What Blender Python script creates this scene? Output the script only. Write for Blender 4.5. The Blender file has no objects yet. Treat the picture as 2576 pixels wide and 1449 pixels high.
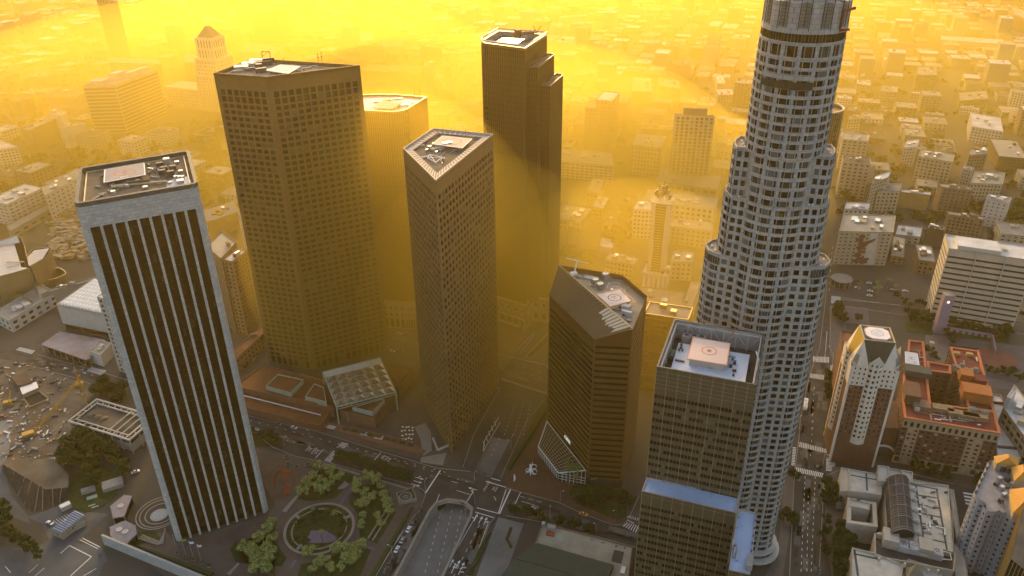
import bpy, math, random
from mathutils import Vector, Matrix
random.seed(7)
R_=math.radians
# ------------------------------------------------ camera, sky, sun, exposure
FOC,CX,CY,VX,VY,HCAM=1970.0,1288.0,724.5,1330.0,4300.0,350.0     # lens and tilt measured in a 2576 px wide picture
scene=bpy.context.scene
col=scene.collection
_d=Vector((VX-CX,VY-CY,FOC)).normalized(); _up=-_d
_y=Vector((0,0,1)); _y=(_y-_y.dot(_up)*_up).normalized(); _x=_y.cross(_up)
# rows of world axes given in picture axes (right, down, forward)
def ray(px,py):
    c=Vector((px-CX,py-CY,FOC)); return Vector((_x.dot(c),_y.dot(c),_up.dot(c)))
def at(px,py,z=0.0):
    r=ray(px,py); t=(z-HCAM)/r.z; return Vector((r.x*t,r.y*t,z))
def proj(p):
    q=Vector((p[0],p[1],p[2]-HCAM)); c=q.x*_x+q.y*_y+q.z*_up
    return CX+FOC*c.x/max(c.z,1e-3),CY+FOC*c.y/max(c.z,1e-3),c.z
cam=bpy.data.cameras.new("camera"); camo=bpy.data.objects.new("camera",cam); col.objects.link(camo)
right=Vector((_x.x,_y.x,_up.x)); down=Vector((_x.y,_y.y,_up.y)); fw=Vector((_x.z,_y.z,_up.z))
m=Matrix((( right.x,-down.x,-fw.x,0),(right.y,-down.y,-fw.y,0),(right.z,-down.z,-fw.z,HCAM),(0,0,0,1)))
camo.matrix_world=m
cam.sensor_width=36; cam.lens=36*FOC/2576; cam.clip_start=1; cam.clip_end=30000
scene.camera=camo
SUN_EL,SUN_AZ=R_(12),R_(-4)
w=bpy.data.worlds.new("World"); scene.world=w; w.use_nodes=True
nt=w.node_tree; bg=nt.nodes["Background"]
sky=nt.nodes.new("ShaderNodeTexSky"); sky.sky_type='NISHITA'; sky.sun_disc=False
sky.sun_elevation=SUN_EL; sky.sun_rotation=SUN_AZ; sky.altitude=100; sky.air_density=1.0; sky.dust_density=6.0; sky.ozone_density=0.3
nt.links.new(sky.outputs[0],bg.inputs[0]); bg.inputs[1].default_value=0.14
sl=bpy.data.lights.new("sun",'SUN'); sl.energy=1.1; sl.angle=R_(0.6); sl.color=(1.0,0.53,0.08)
so=bpy.data.objects.new("sun",sl); col.objects.link(so)
sd=Vector((math.sin(SUN_AZ)*math.cos(SUN_EL),math.cos(SUN_AZ)*math.cos(SUN_EL),math.sin(SUN_EL)))
so.rotation_euler=sd.to_track_quat('Z','Y').to_euler(); so.location=(0,0,900)
scene.view_settings.view_transform='Standard'; scene.view_settings.look='None'
scene.view_settings.exposure=1.6; scene.view_settings.gamma=1.0
scene.cycles.use_denoising=True
scene.cycles.max_bounces=6; scene.cycles.diffuse_bounces=2; scene.cycles.glossy_bounces=3; scene.cycles.volume_bounces=1
scene.cycles.transmission_bounces=2; scene.cycles.transparent_max_bounces=4
# ------------------------------------------------ materials
MT={}
def mat(name,color,rough=0.85,var=0.12,scale=0.25,spec=0.3,metal=0.0,bump=0.0,stretch=None,c2=None,ns=None):
    if name in MT: return MT[name]
    m=bpy.data.materials.new(name); m.use_nodes=True; n=m.node_tree.nodes; l=m.node_tree.links
    b=n["Principled BSDF"]; b.inputs["Roughness"].default_value=rough; b.inputs["Metallic"].default_value=metal
    b.inputs["Specular IOR Level"].default_value=spec
    if var>0 or c2:
        tc=n.new("ShaderNodeTexCoord"); no=n.new("ShaderNodeTexNoise"); no.inputs["Scale"].default_value=scale
        no.inputs["Detail"].default_value=5; no.inputs["Roughness"].default_value=0.62
        mp=n.new("ShaderNodeMapping")
        if stretch: mp.inputs["Scale"].default_value=stretch
        l.new(tc.outputs["Object"],mp.inputs[0]); l.new(mp.outputs[0],no.inputs["Vector"])
        cr=n.new("ShaderNodeValToRGB"); cr.color_ramp.elements[0].position=0.3; cr.color_ramp.elements[1].position=0.7
        if c2: a,c=color,c2
        else:
            a=[max(0,x*(1-var)) for x in color]; c=[x*(1+var) for x in color]
        cr.color_ramp.elements[0].color=(*a,1); cr.color_ramp.elements[1].color=(*c,1)
        l.new(no.outputs["Fac"],cr.inputs[0]); l.new(cr.outputs[0],b.inputs["Base Color"])
        if bump:
            bp=n.new("ShaderNodeBump"); bp.inputs["Strength"].default_value=bump; bp.inputs["Distance"].default_value=0.1
            l.new(no.outputs["Fac"],bp.inputs["Height"]); l.new(bp.outputs[0],b.inputs["Normal"])
    else: b.inputs["Base Color"].default_value=(*color,1)
    MT[name]=m; return m
# ------------------------------------------------ building blocks
Z8={'a1':(0,0),'a2':(1000,0),'a3':(2000,0),'a4':(3000,0),'a5':(0,560),'a6':(1000,560),'a7':(2000,560),'a8':(3000,560),
    'r1':(0,1120),'r2':(1000,1120),'r3':(2000,1120),'r4':(3000,1120),'r5':(0,1684),'r6':(1000,1684),'r7':(2000,1684),'r8':(3000,1684)}
def q(r,x,y,z=0.0):
    ox,oy=Z8[r]; return at((ox+x/2.337)*.62891,(oy+y/2.337)*.62891,z)
def qs(r,pts,z=0.0): return [q(r,x,y,z) for x,y in pts]
def XY(p,z): return Vector((p[0],p[1],z))
def area(poly): return sum(poly[i][0]*poly[(i+1)%len(poly)][1]-poly[(i+1)%len(poly)][0]*poly[i][1] for i in range(len(poly)))/2
def ccw(poly): return list(poly) if area(poly)>0 else list(reversed(poly))
def inset(poly,d):
    n=len(poly); out=[]
    for i in range(n):
        a,b,c=[Vector((poly[(i+k)%n][0],poly[(i+k)%n][1])) for k in (-1,0,1)]
        e1=(b-a).normalized(); e2=(c-b).normalized(); n1=Vector((-e1.y,e1.x)); n2=Vector((-e2.y,e2.x))
        k=n1+n2; den=1+n1.dot(n2)
        if den<0.2: den=0.2
        out.append(b+k*(d/den))
    return out
class MB:
    def __init__(s): s.v=[]; s.f=[]; s.mi=[]
    def face(s,pts,mi=0):
        n=len(s.v); s.v+= [tuple(p) for p in pts]; s.f.append(tuple(range(n,n+len(pts)))); s.mi.append(mi)
    def prism(s,poly,z0,z1,top=True,bottom=False,mi=0,tmi=None):
        P=ccw(poly); n=len(P); b=len(s.v)
        s.v+=[(p[0],p[1],z0) for p in P]+[(p[0],p[1],z1) for p in P]
        for i in range(n): s.f.append((b+i,b+(i+1)%n,b+n+(i+1)%n,b+n+i)); s.mi.append(mi)
        if top: s.f.append(tuple(range(b+n,b+2*n))); s.mi.append(mi if tmi is None else tmi)
        if bottom: s.f.append(tuple(reversed(range(b,b+n)))); s.mi.append(mi)
    def box(s,c,sx,sy,sz,rz=0,mi=0):   # c = centre of the base
        ca,sa=math.cos(rz),math.sin(rz)
        P=[(c[0]+x*ca-y*sa,c[1]+x*sa+y*ca) for x,y in ((-sx/2,-sy/2),(sx/2,-sy/2),(sx/2,sy/2),(-sx/2,sy/2))]
        s.prism(P,c[2],c[2]+sz,bottom=True,mi=mi)
    def ring(s,poly,d,z0,z1,mi=0):      # a parapet or kerb: outer loop poly, inner loop inset d
        P=ccw(poly); I=inset(P,d); n=len(P)
        for i in range(n):
            j=(i+1)%n; a,b=P[i],P[j]; c,e=I[j],I[i]
            s.face([XY(a,z1),XY(b,z1),XY(c,z1),XY(e,z1)],mi)
            s.face([XY(e,z1),XY(c,z1),XY(c,z0),XY(e,z0)],mi)
            s.face([XY(a,z0),XY(b,z0),XY(b,z1),XY(a,z1)],mi)
    def bar(s,a,b,r,n=5,r2=None,mi=0):
        a,b=Vector(a),Vector(b); d=(b-a)
        if d.length<1e-6: return
        d.normalize(); u=d.orthogonal().normalized(); v=d.cross(u); r2=r if r2 is None else r2; k=len(s.v)
        for p,rr in ((a,r),(b,r2)):
            for i in range(n):
                t=2*math.pi*i/n; s.v.append(tuple(p+(u*math.cos(t)+v*math.sin(t))*rr))
        for i in range(n): s.f.append((k+i,k+(i+1)%n,k+n+(i+1)%n,k+n+i)); s.mi.append(mi)
        s.f.append(tuple(reversed(range(k,k+n)))); s.f.append(tuple(range(k+n,k+2*n))); s.mi+=[mi,mi]
    def path(s,pts,r,n=5,mi=0):
        for i in range(len(pts)-1): s.bar(pts[i],pts[i+1],r,n,mi=mi)
    def disc(s,c,r,z,n=24,mi=0,h=0):
        P=[(c[0]+r*math.cos(2*math.pi*i/n),c[1]+r*math.sin(2*math.pi*i/n)) for i in range(n)]
        if h: s.prism(P,z,z+h,mi=mi)
        else: s.face([XY(p,z) for p in P],mi)
    def annulus(s,c,r,r2,z,n=32,mi=0):
        for i in range(n):
            t,u=2*math.pi*i/n,2*math.pi*(i+1)/n
            f=lambda a,k:(c[0]+k*math.cos(a),c[1]+k*math.sin(a),z)
            s.face([f(t,r2),f(t,r),f(u,r),f(u,r2)],mi)
    def build(s,name,mats,parent=None,stuff=False,smooth=False,origin=None):
        if not s.f: return None
        me=bpy.data.meshes.new(name)
        o0=Vector(parent["_o"]) if parent is not None and "_o" in parent else (Vector(origin) if origin is not None else Vector((0,0,0)))
        me.from_pydata([(x-o0.x,y-o0.y,z-o0.z) for x,y,z in s.v],[],s.f)
        if not isinstance(mats,(list,tuple)): mats=[mats]
        for m in mats: me.materials.append(m)
        if len(mats)>1: me.polygons.foreach_set("material_index",s.mi)
        if smooth: me.polygons.foreach_set("use_smooth",[True]*len(me.polygons))
        me.update(); o=bpy.data.objects.new(name,me); col.objects.link(o)
        if parent is not None:
            o.parent=parent
            if parent.type=='MESH': o["_o"]=tuple(o0)
        else: o.location=o0
        if "_o" not in o: o["_o"]=tuple(o0)
        if stuff: o["kind"]="stuff"
        return o
def tag(o,label=None,cat=None,group=None,kind=None):
    if label: o["label"]=label
    if cat: o["category"]=cat
    if group: o["group"]=group
    if kind: o["kind"]=kind
    return o
def thing(name,label,cat,loc,group=None):
    o=bpy.data.objects.new(name,None); col.objects.link(o); o.location=loc; o["_o"]=tuple(loc); o.empty_display_size=2
    return tag(o,label,cat,group)
def copy_tree(o,parent=None):
    c=o.copy(); col.objects.link(c); c.parent=parent
    for ch in o.children: copy_tree(ch,c)
    return c
def text(body,size,c,ang,m,parent,name="lettering",ext=0.03,tilt=0.0,sx=1.0):
    cu=bpy.data.curves.new(name,'FONT'); cu.body=body; cu.size=size; cu.align_x='CENTER'; cu.align_y='CENTER'; cu.extrude=ext
    t=bpy.data.objects.new(name,cu); col.objects.link(t); dg=bpy.context.evaluated_depsgraph_get()
    me=bpy.data.meshes.new_from_object(t.evaluated_get(dg)); bpy.data.objects.remove(t)
    me.materials.clear(); me.materials.append(m); o=bpy.data.objects.new(name,me); col.objects.link(o)
    o.matrix_world=Matrix.Translation(Vector(c)-Vector(parent["_o"]))@Matrix.Rotation(ang,4,'Z')@Matrix.Rotation(tilt,4,'X')@Matrix.Diagonal((sx,1,1,1))
    o.parent=parent; return o
# a wall with real openings: recessed windows are collected in wins
def facade(mb,wins,p0,p1,z0,z1,nf,nb,wf=.6,hf=.55,rec=.35,ml=0.0,mr=0.0,mt=0.0,mbm=0.0,sill=.5,mi=0,arch=False,wm=None):
    p0=Vector((p0[0],p0[1],0)); p1=Vector((p1[0],p1[1],0)); L=(p1-p0).length
    if L<.2: return
    d=(p1-p0)/L; nrm=Vector((d.y,-d.x,0)); X=lambda s,z,r=0: p0+d*s-nrm*r+Vector((0,0,z))
    if mt>0: mb.face([X(0,z1-mt),X(L,z1-mt),X(L,z1),X(0,z1)],mi)
    if mbm>0: mb.face([X(0,z0),X(L,z0),X(L,z0+mbm),X(0,z0+mbm)],mi)
    a,b=z0+mbm,z1-mt; fh=(b-a)/nf; cw=(L-ml-mr)/nb; ww=cw*wf; wh=fh*hf
    lz=a
    for f in range(nf):
        zb=a+f*fh+(fh-wh)*sill; zt=zb+wh
        mb.face([X(0,lz),X(L,lz),X(L,zb),X(0,zb)],mi); lz=zt
        s=0
        for k in range(nb):
            l=ml+k*cw+(cw-ww)/2; r=l+ww
            mb.face([X(s,zb),X(l,zb),X(l,zt),X(s,zt)],mi); s=r
            mb.face([X(l,zb),X(r,zb),X(r,zb,rec),X(l,zb,rec)],mi); mb.face([X(l,zt,rec),X(r,zt,rec),X(r,zt),X(l,zt)],mi)
            mb.face([X(l,zb,rec),X(l,zt,rec),X(l,zt),X(l,zb)],mi); mb.face([X(r,zb),X(r,zt),X(r,zt,rec),X(r,zb,rec)],mi)
            w=[X(l,zb,rec),X(r,zb,rec),X(r,zt,rec),X(l,zt,rec)]
            if arch:
                w=[X(l,zb,rec),X(r,zb,rec)]+[X((l+r)/2+ww/2*math.cos(t),zt-min(ww/2,wh*.6)*(1-math.sin(t)),rec) for t in [math.pi*j/6 for j in range(7)]]
                c1=[X((l+r)/2+ww/2*math.cos(t),zt-min(ww/2,wh*.6)*(1-math.sin(t)),0) for t in [math.pi*j/6 for j in range(7)]]
                mb.face(c1[:4]+[X(r,zt)],mi); mb.face(c1[3:]+[X(l,zt)],mi)
            wins.append((w,nrm))
        mb.face([X(s,zb),X(L,zb),X(L,zt),X(s,zt)],mi)
    mb.face([X(0,lz),X(L,lz),X(L,b),X(0,b)],mi)
def wfac(mb,wins,poly,z0,z1,spec,**kw):   # spec: per edge (nf,nb) or None for a blank wall
    n=len(poly)
    for i in range(n):
        s=spec[i] if i<len(spec) else None
        a,b=poly[i],poly[(i+1)%n]
        if s is None: mb.face([XY(a,z0),XY(b,z0),XY(b,z1),XY(a,z1)],kw.get('mi',0))
        else:
            k=dict(kw); 
            if len(s)>2: k.update(s[2])
            facade(mb,wins,a,b,z0,z1,s[0],s[1],**k)
GL=None
def panes(wins,parent,mats,cap=100,name="window",weights=None):
    cp=Vector((0,0,HCAM)); L=[]
    for w,nrm in wins:
        c=sum((Vector(p) for p in w),Vector())/len(w); v=cp-c; dist=v.length
        A=((Vector(w[1])-Vector(w[0])).length*(Vector(w[2])-Vector(w[1])).length)*max(0,nrm.dot(v)/dist)/dist**2
        px=proj(c); 
        if not(-20<px[0]<2596 and -20<px[1]<1469): A*=1e-3
        L.append((A,w))
    L.sort(key=lambda t:-t[0]); rest=MB()
    pick=lambda: random.choices(range(len(mats)),weights or [1]*len(mats))[0]
    for i,(A,w) in enumerate(L):
        if i<cap and A>0:
            b=MB(); b.face(w); b.build(name,mats[pick()],parent)
        else: rest.face(w,pick())
    if rest.f: rest.build(name+"_glass",mats,parent,stuff=True)
def roofing(parent,poly,z,m_roof,m_par,ph=1.0,pw=.5,zb=None):
    b=MB(); b.face([XY(p,z-(ph if zb is None else zb)) for p in ccw(poly)]); b.build("roof",m_roof,parent)
    if ph>0:
        b=MB(); b.ring(poly,pw,z-ph,z); b.build("parapet",m_par,parent)
def centroid(poly): return Vector((sum(p[0] for p in poly)/len(poly),sum(p[1] for p in poly)/len(poly),0))
def lerp(a,b,t): return Vector(a)*(1-t)+Vector(b)*t
def quadp(P,u,v,z=None):       # a point inside a four-cornered roof, P = left-front, right-front, right-back, left-back
    p=lerp(lerp(P[0],P[1],u),lerp(P[3],P[2],u),v)
    return p if z is None else XY(p,z)
def rooftop_unit(parent,P,u,v,s,z,m,kind="air_handler",fans=0,rz=0.0):
    b=MB(); c=quadp(P,u,v,z); b.box(c,s[0],s[1],s[2],rz); o=b.build(kind,m,parent)
    for k in range(fans):
        f=MB(); cc=(c.x+(k-(fans-1)/2)*s[0]/max(fans,1)*math.cos(rz),c.y+(k-(fans-1)/2)*s[0]/max(fans,1)*math.sin(rz))
        r=min(s[0]/max(fans,1),s[1])*.42; f.annulus(cc,r,r*.8,z+s[2]+.35,16); f.disc(cc,r*.8,z+s[2]+.05,16,mi=1)
        for j in range(6):
            t=j*math.pi/3; f.face([(cc[0]+r*.15*math.cos(t),cc[1]+r*.15*math.sin(t),z+s[2]+.2),(cc[0]+r*.78*math.cos(t-.18),cc[1]+r*.78*math.sin(t-.18),z+s[2]+.2),(cc[0]+r*.78*math.cos(t+.18),cc[1]+r*.78*math.sin(t+.18),z+s[2]+.25)])
        f.build("fan",[MT['metal'],MT['darkmetal']],o)
    return o
def helipad(parent,P,z,h,m,mark="",ringm=None,skirt=.4,rim=None,r=.28,rot=0.0):
    b=MB(); b.prism(P,z+h-skirt,z+h); o=b.build("helipad",m,parent)
    c=centroid(P); s=(Vector(P[1])-Vector(P[0])).length; d=(Vector(P[1])-Vector(P[0])).normalized(); ang=math.atan2(d.y,d.x)
    k=MB(); k.annulus((c.x,c.y),s*r,s*r*.84,z+h+.05); k.build("circle_marking",ringm or MT['redpaint'],o)
    if mark: text(mark,s*r*1.0,(c.x,c.y,z+h+.06),ang+rot,ringm or MT['redpaint'],o,ext=0.01)
    if rim:
        e=MB(); e.ring(inset(ccw(P),-.02),s*.025,z+h+.01,z+h+.06); e.build("edge_stripe",rim,o)
    l=MB()
    for p in inset(ccw(P),s*.12): l.bar((p[0],p[1],z),(p[0],p[1],z+h-skirt),.3)
    l.build("support_leg",MT['darkmetal'],o)
    return o
def clutter(T,P,z,n,seed=1,s=1.0):      # pipes, ducts, hatches and vents scattered over a roof
    rd=random.Random(seed); c0=centroid(P); e=(Vector(P[1][:2])-Vector(P[0][:2])).normalized(); an=math.atan2(e.y,e.x)
    for k in range(n):
        p=c0.copy(); i=rd.randrange(len(P)); p=lerp(c0,XY(P[i],0),rd.uniform(.05,.72)); j=(i+1)%len(P); p=lerp(p,lerp(c0,XY(P[j],0),rd.uniform(.1,.72)),rd.uniform(0,.6)); t=rd.random(); b=MB()
        if t<.3: a=an+rd.choice((0,math.pi/2)); l=rd.uniform(3,9)*s; d=Vector((math.cos(a),math.sin(a),0))*l/2; b.bar(XY(p-d,z+.35),XY(p+d,z+.35),.18*s,5); nm,m=("pipe",rd.choice((MT['metal'],MT['concrete'])))
        elif t<.5: a=an+rd.choice((0,math.pi/2)); b.box(XY(p,z),rd.uniform(3,7)*s,.8*s,.7*s,a); nm,m=("duct",rd.choice((MT['metal'],MT['roofpale'])))
        elif t<.8: b.box(XY(p,z),rd.uniform(.8,2)*s,rd.uniform(.8,1.8)*s,rd.uniform(.5,1.5)*s,an); nm,m=("roof_hatch",rd.choice((MT['darkmetal'],MT['concrete'],MT['metal'])))
        else: b.bar(XY(p,z),XY(p,z+rd.uniform(.7,1.6)*s),.35*s,8); nm,m=("vent_pipe",MT['metal'])
        b.build(nm,m,T)
# ------------------------------------------------ shared materials
mat('metal',(.45,.45,.46),.4,.1,2,.5,.6); mat('darkmetal',(.06,.06,.06),.6,.1,2); mat('redpaint',(.42,.13,.08),.7,.1,2)
mat('greypaint',(.2,.2,.2),.7,.1); mat('whitepaint',(.78,.78,.77),.7,.06,.4); mat('gravel',(.16,.145,.13),.95,.3,.12,c2=(.26,.24,.22))
mat('roofwhite',(.46,.46,.47),.8,.25,.06); mat('roofpale',(.27,.25,.215),.9,.2,.05); mat('roofdark',(.07,.065,.06),.9,.3,.1); mat('roofbrown',(.17,.075,.045),.9,.25,.15)
mat('glassA',(.018,.019,.018),.12,0,spec=.12); mat('glassB',(.05,.052,.045),.2,0,spec=.12); mat('glassC',(.16,.17,.15),.35,0,spec=.12)
mat('concrete',(.30,.28,.25),.9,.15,.3); mat('palewall',(.29,.26,.205),.9,.12,.2); mat('whitewall',(.46,.44,.40),.9,.08,.2)
mat('brick',(.20,.105,.07),.95,.2,.6); mat('tanbrick',(.22,.15,.09),.95,.2,.5)
GLS=[MT['glassA'],MT['glassB'],MT['glassC']]
def zq(r,x,y,a,b):                      # height of a picture point on the upright wall through a and b
    ox,oy=Z8[r] if isinstance(r,str) else (0,0)
    rr=ray((ox+x/2.337)*.62891,(oy+y/2.337)*.62891) if isinstance(r,str) else ray(x,y)
    n=Vector((b[1]-a[1],-(b[0]-a[0]))); return HCAM+rr.z*(Vector((a[0],a[1])).dot(n))/(Vector((rr.x,rr.y)).dot(n))
def chamfer(poly,d,only=None):
    P=ccw(poly); n=len(P); out=[]
    for i in range(n):
        p=Vector((P[i][0],P[i][1])); a=Vector((P[i-1][0],P[i-1][1])); c=Vector((P[(i+1)%n][0],P[(i+1)%n][1]))
        if only is not None and i not in only: out.append(p); continue
        out+= [p+(a-p).normalized()*d,p+(c-p).normalized()*d]
    return out
def roundc(poly,d,idx,n=8):
    P=ccw(poly); out=[]
    for i in range(len(P)):
        p=Vector((P[i][0],P[i][1])); a=Vector((P[i-1][0],P[i-1][1])); c=Vector((P[(i+1)%len(P)][0],P[(i+1)%len(P)][1]))
        if i not in idx: out.append(p); continue
        s,e=p+(a-p).normalized()*d,p+(c-p).normalized()*d
        for k in range(n+1):
            t=k/n; out.append(s*(1-t)**2+p*2*t*(1-t)+e*t*t)
    return out
def parapet_pieces(): pass
# ---- white ribbed tower with dark glass strips
def ribbed_tower():
    mat('granite',(.50,.485,.45),.8,.12,.5); mat('stripglass',(.012,.010,.006),.18,.0,spec=.12); mat('stripglass2',(.022,.018,.010),.25,0,spec=.12); mat('stripglass3',(.035,.03,.02),.3,0,spec=.12)
    H=214; C=[q('a5',692,597,H),q('a5',1848,402,H),q('a5',1768,92,H),q('a5',735,260,H)]
    C=[Vector((c.x,c.y)) for c in C]; P=chamfer(C,1.7)
    T=thing("office_tower","square white granite tower with dark glass strips between thin ribs, nearest the plaza","tower",centroid(P))
    wall=MB(); ztop=201.3; n=len(P); nb=9
    for i in range(n):
        a,b=Vector(P[i]),Vector(P[(i+1)%n]); L=(b-a).length; d=(b-a)/L; nr=Vector((d.y,-d.x))
        if L<6: wall.face([XY(a,0),XY(b,0),XY(b,H),XY(a,H)]); continue
        X=lambda s,z,r=0: XY(a+d*s-nr*r,z)
        m=(L*.034); g=(L-2*m)*.0873; pr=((L-2*m)-9*g)/8
        wall.face([X(0,ztop),X(L,ztop),X(L,H),X(0,H)]); wall.face([X(0,0),X(m,0),X(m,ztop),X(0,ztop)]); wall.face([X(L-m,0),X(L,0),X(L,ztop),X(L-m,ztop)])
        dp=2.0
        for k in range(9):
            s=m+k*(g+pr); e=s+g
            wall.face([X(s,0),X(s,0,dp),X(s,ztop,dp),X(s,ztop)]); wall.face([X(e,0,dp),X(e,0),X(e,ztop),X(e,ztop,dp)]); wall.face([X(s,ztop,dp),X(e,ztop,dp),X(e,ztop),X(s,ztop)])
            st=MB(); nf=50; fh=ztop/nf
            for f in range(nf):
                for j in range(3):
                    x0=s+g*j/3; x1=x0+g/3; st.face([X(x0,f*fh,dp-.02*j),X(x1,f*fh,dp-.02*j),X(x1,f*fh+fh*.93,dp-.02*j),X(x0,f*fh+fh*.93,dp-.02*j)],random.choices((0,1,2),(30,6,1))[0])
                st.face([X(s,f*fh+fh*.93,dp-.1),X(e,f*fh+fh*.93,dp-.1),X(e,(f+1)*fh,dp-.1),X(s,(f+1)*fh,dp-.1)],1)
            st.build("window_strip",[MT['stripglass'],MT['stripglass2'],MT['stripglass3']],T)
            if k<8:
                pm=MB(); pm.face([X(e,0),X(e+pr,0),X(e+pr,ztop),X(e,ztop)]); pm.face([X(e,ztop+.01),X(e+pr,ztop+.01),X(e+pr,ztop+.02,.1),X(e,ztop+.02,.1)]); pm.build("rib",gran,T)
    wall.build("wall",gran,T)
    roofing(T,P,H,MT['roofbrown2'],MT['darkmetal'],2.2,1.6)
    z=H-2.2
    b=MB(); b.ring(inset(P,3.2),.5,z,z+.6); b.build("window_washing_rail",MT['tanmetal'],T)
    hp=[q('a5',968,398,z+1.6),q('a5',1360,325,z+1.6),q('a5',1350,214,z+1.6),q('a5',975,278,z+1.6)]
    o=helipad(T,hp,z,1.6,mat('padblue',(.20,.22,.27),.8,.25,.12,c2=(.32,.27,.24)),"0",MT['redpaint'],rim=MT['whitepaint'])
    cc=lerp(hp[0],hp[1],.5); d=(hp[1]-hp[0]).normalized(); text("PVT",2.4,(cc.x+(hp[3]-hp[0]).x*.13,cc.y+(hp[3]-hp[0]).y*.13,z+1.68),math.atan2(d.y,d.x),MT['whitepaint'],o,ext=.01)
    b=MB(); b.bar(q('a5',1040,440,z+1),q('a5',1175,425,z+1),1.0,8); b.bar(q('a5',1165,420,z+.7),q('a5',1560,385,z+.7),.45,5); b.build("exhaust_pipe",MT['tanmetal'],T)
    b=MB(); b.bar(q('a5',1170,405,z+1.2),q('a5',1400,380,z+1.2),.9,6); b.build("pipe",MT['darkmetal'],T)
    for x,y,s,h in ((1360,450,2.2,1.0),(1065,515,2.0,2.2),(1190,440,2.0,1),(1690,400,3.2,1.6),(1655,215,2.2,1),(1565,225,3,3.2),(1690,300,2,1)):
        c=q('a5',x,y,z); b=MB(); b.box(c,s,s,h,.4); b.build("roof_hatch",MT['metal'],T)
    for x,y in ((1500,250),(1540,290),(1620,280),(1520,320),(1600,330)):
        c=q('a5',x,y,z); b=MB(); b.box(c,3.4,2.2,2.4,.35); b.build("roof_machine",MT['darkmetal'],T)
    b=MB(); b.face(qs('a5',[(1560,450),(1790,400),(1760,338),(1555,385)],z+.06)); b.build("pale_roof_patch",MT['roofwhite'],T)
    for x in (1645,1680,1712):
        c=q('a5',x,370,z); b=MB(); b.disc(c,.9,z,12,h=2.0); b.build("vent_pipe",MT['metal'],T)
    clutter(T,P,z,34,3)
    b=MB(); c=q('a5',1410,370,z); b.bar(c,c+Vector((0,0,6)),.12); b.build("antenna_mast",MT['darkmetal'],T)
gran=mat('granite',(.50,.485,.45),.8,.12,.5)
def add_blocks(m,sx,sz,mort,amt=.5):   # masonry courses drawn with the brick texture in the wall's own metres
    nt=m.node_tree; n=nt.nodes; l=nt.links; b=n["Principled BSDF"]; src=b.inputs["Base Color"].links[0].from_socket
    tc=n.new("ShaderNodeTexCoord"); sp=n.new("ShaderNodeSeparateXYZ"); l.new(tc.outputs["Object"],sp.inputs[0])
    ad=n.new("ShaderNodeMath"); ad.operation='ADD'; l.new(sp.outputs[0],ad.inputs[0]); 
    mu=n.new("ShaderNodeMath"); mu.operation='MULTIPLY'; mu.inputs[1].default_value=.55; l.new(sp.outputs[1],mu.inputs[0]); l.new(mu.outputs[0],ad.inputs[1])
    cb=n.new("ShaderNodeCombineXYZ"); l.new(ad.outputs[0],cb.inputs[0]); l.new(sp.outputs[2],cb.inputs[1])
    br=n.new("ShaderNodeTexBrick"); br.inputs["Scale"].default_value=1; br.inputs["Brick Width"].default_value=sx; br.inputs["Row Height"].default_value=sz
    br.inputs["Mortar Size"].default_value=mort; br.inputs["Color1"].default_value=(1,1,1,1); br.inputs["Color2"].default_value=(.8,.8,.8,1); br.inputs["Mortar"].default_value=(amt,amt,amt,1)
    l.new(cb.outputs[0],br.inputs["Vector"]); mx=n.new("ShaderNodeMix"); mx.data_type='RGBA'; mx.blend_type='MULTIPLY'; mx.inputs[0].default_value=1
    l.new(src,mx.inputs[6]); l.new(br.outputs[0],mx.inputs[7]); l.new(mx.outputs[2],b.inputs["Base Color"])
add_blocks(gran,3.4,1.7,.07,.55)
mat('roofbrown2',(.09,.075,.06),.95,.35,.08); mat('tanmetal',(.45,.36,.2),.5,.2,.5,.5,.3)
ribbed_tower()
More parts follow.
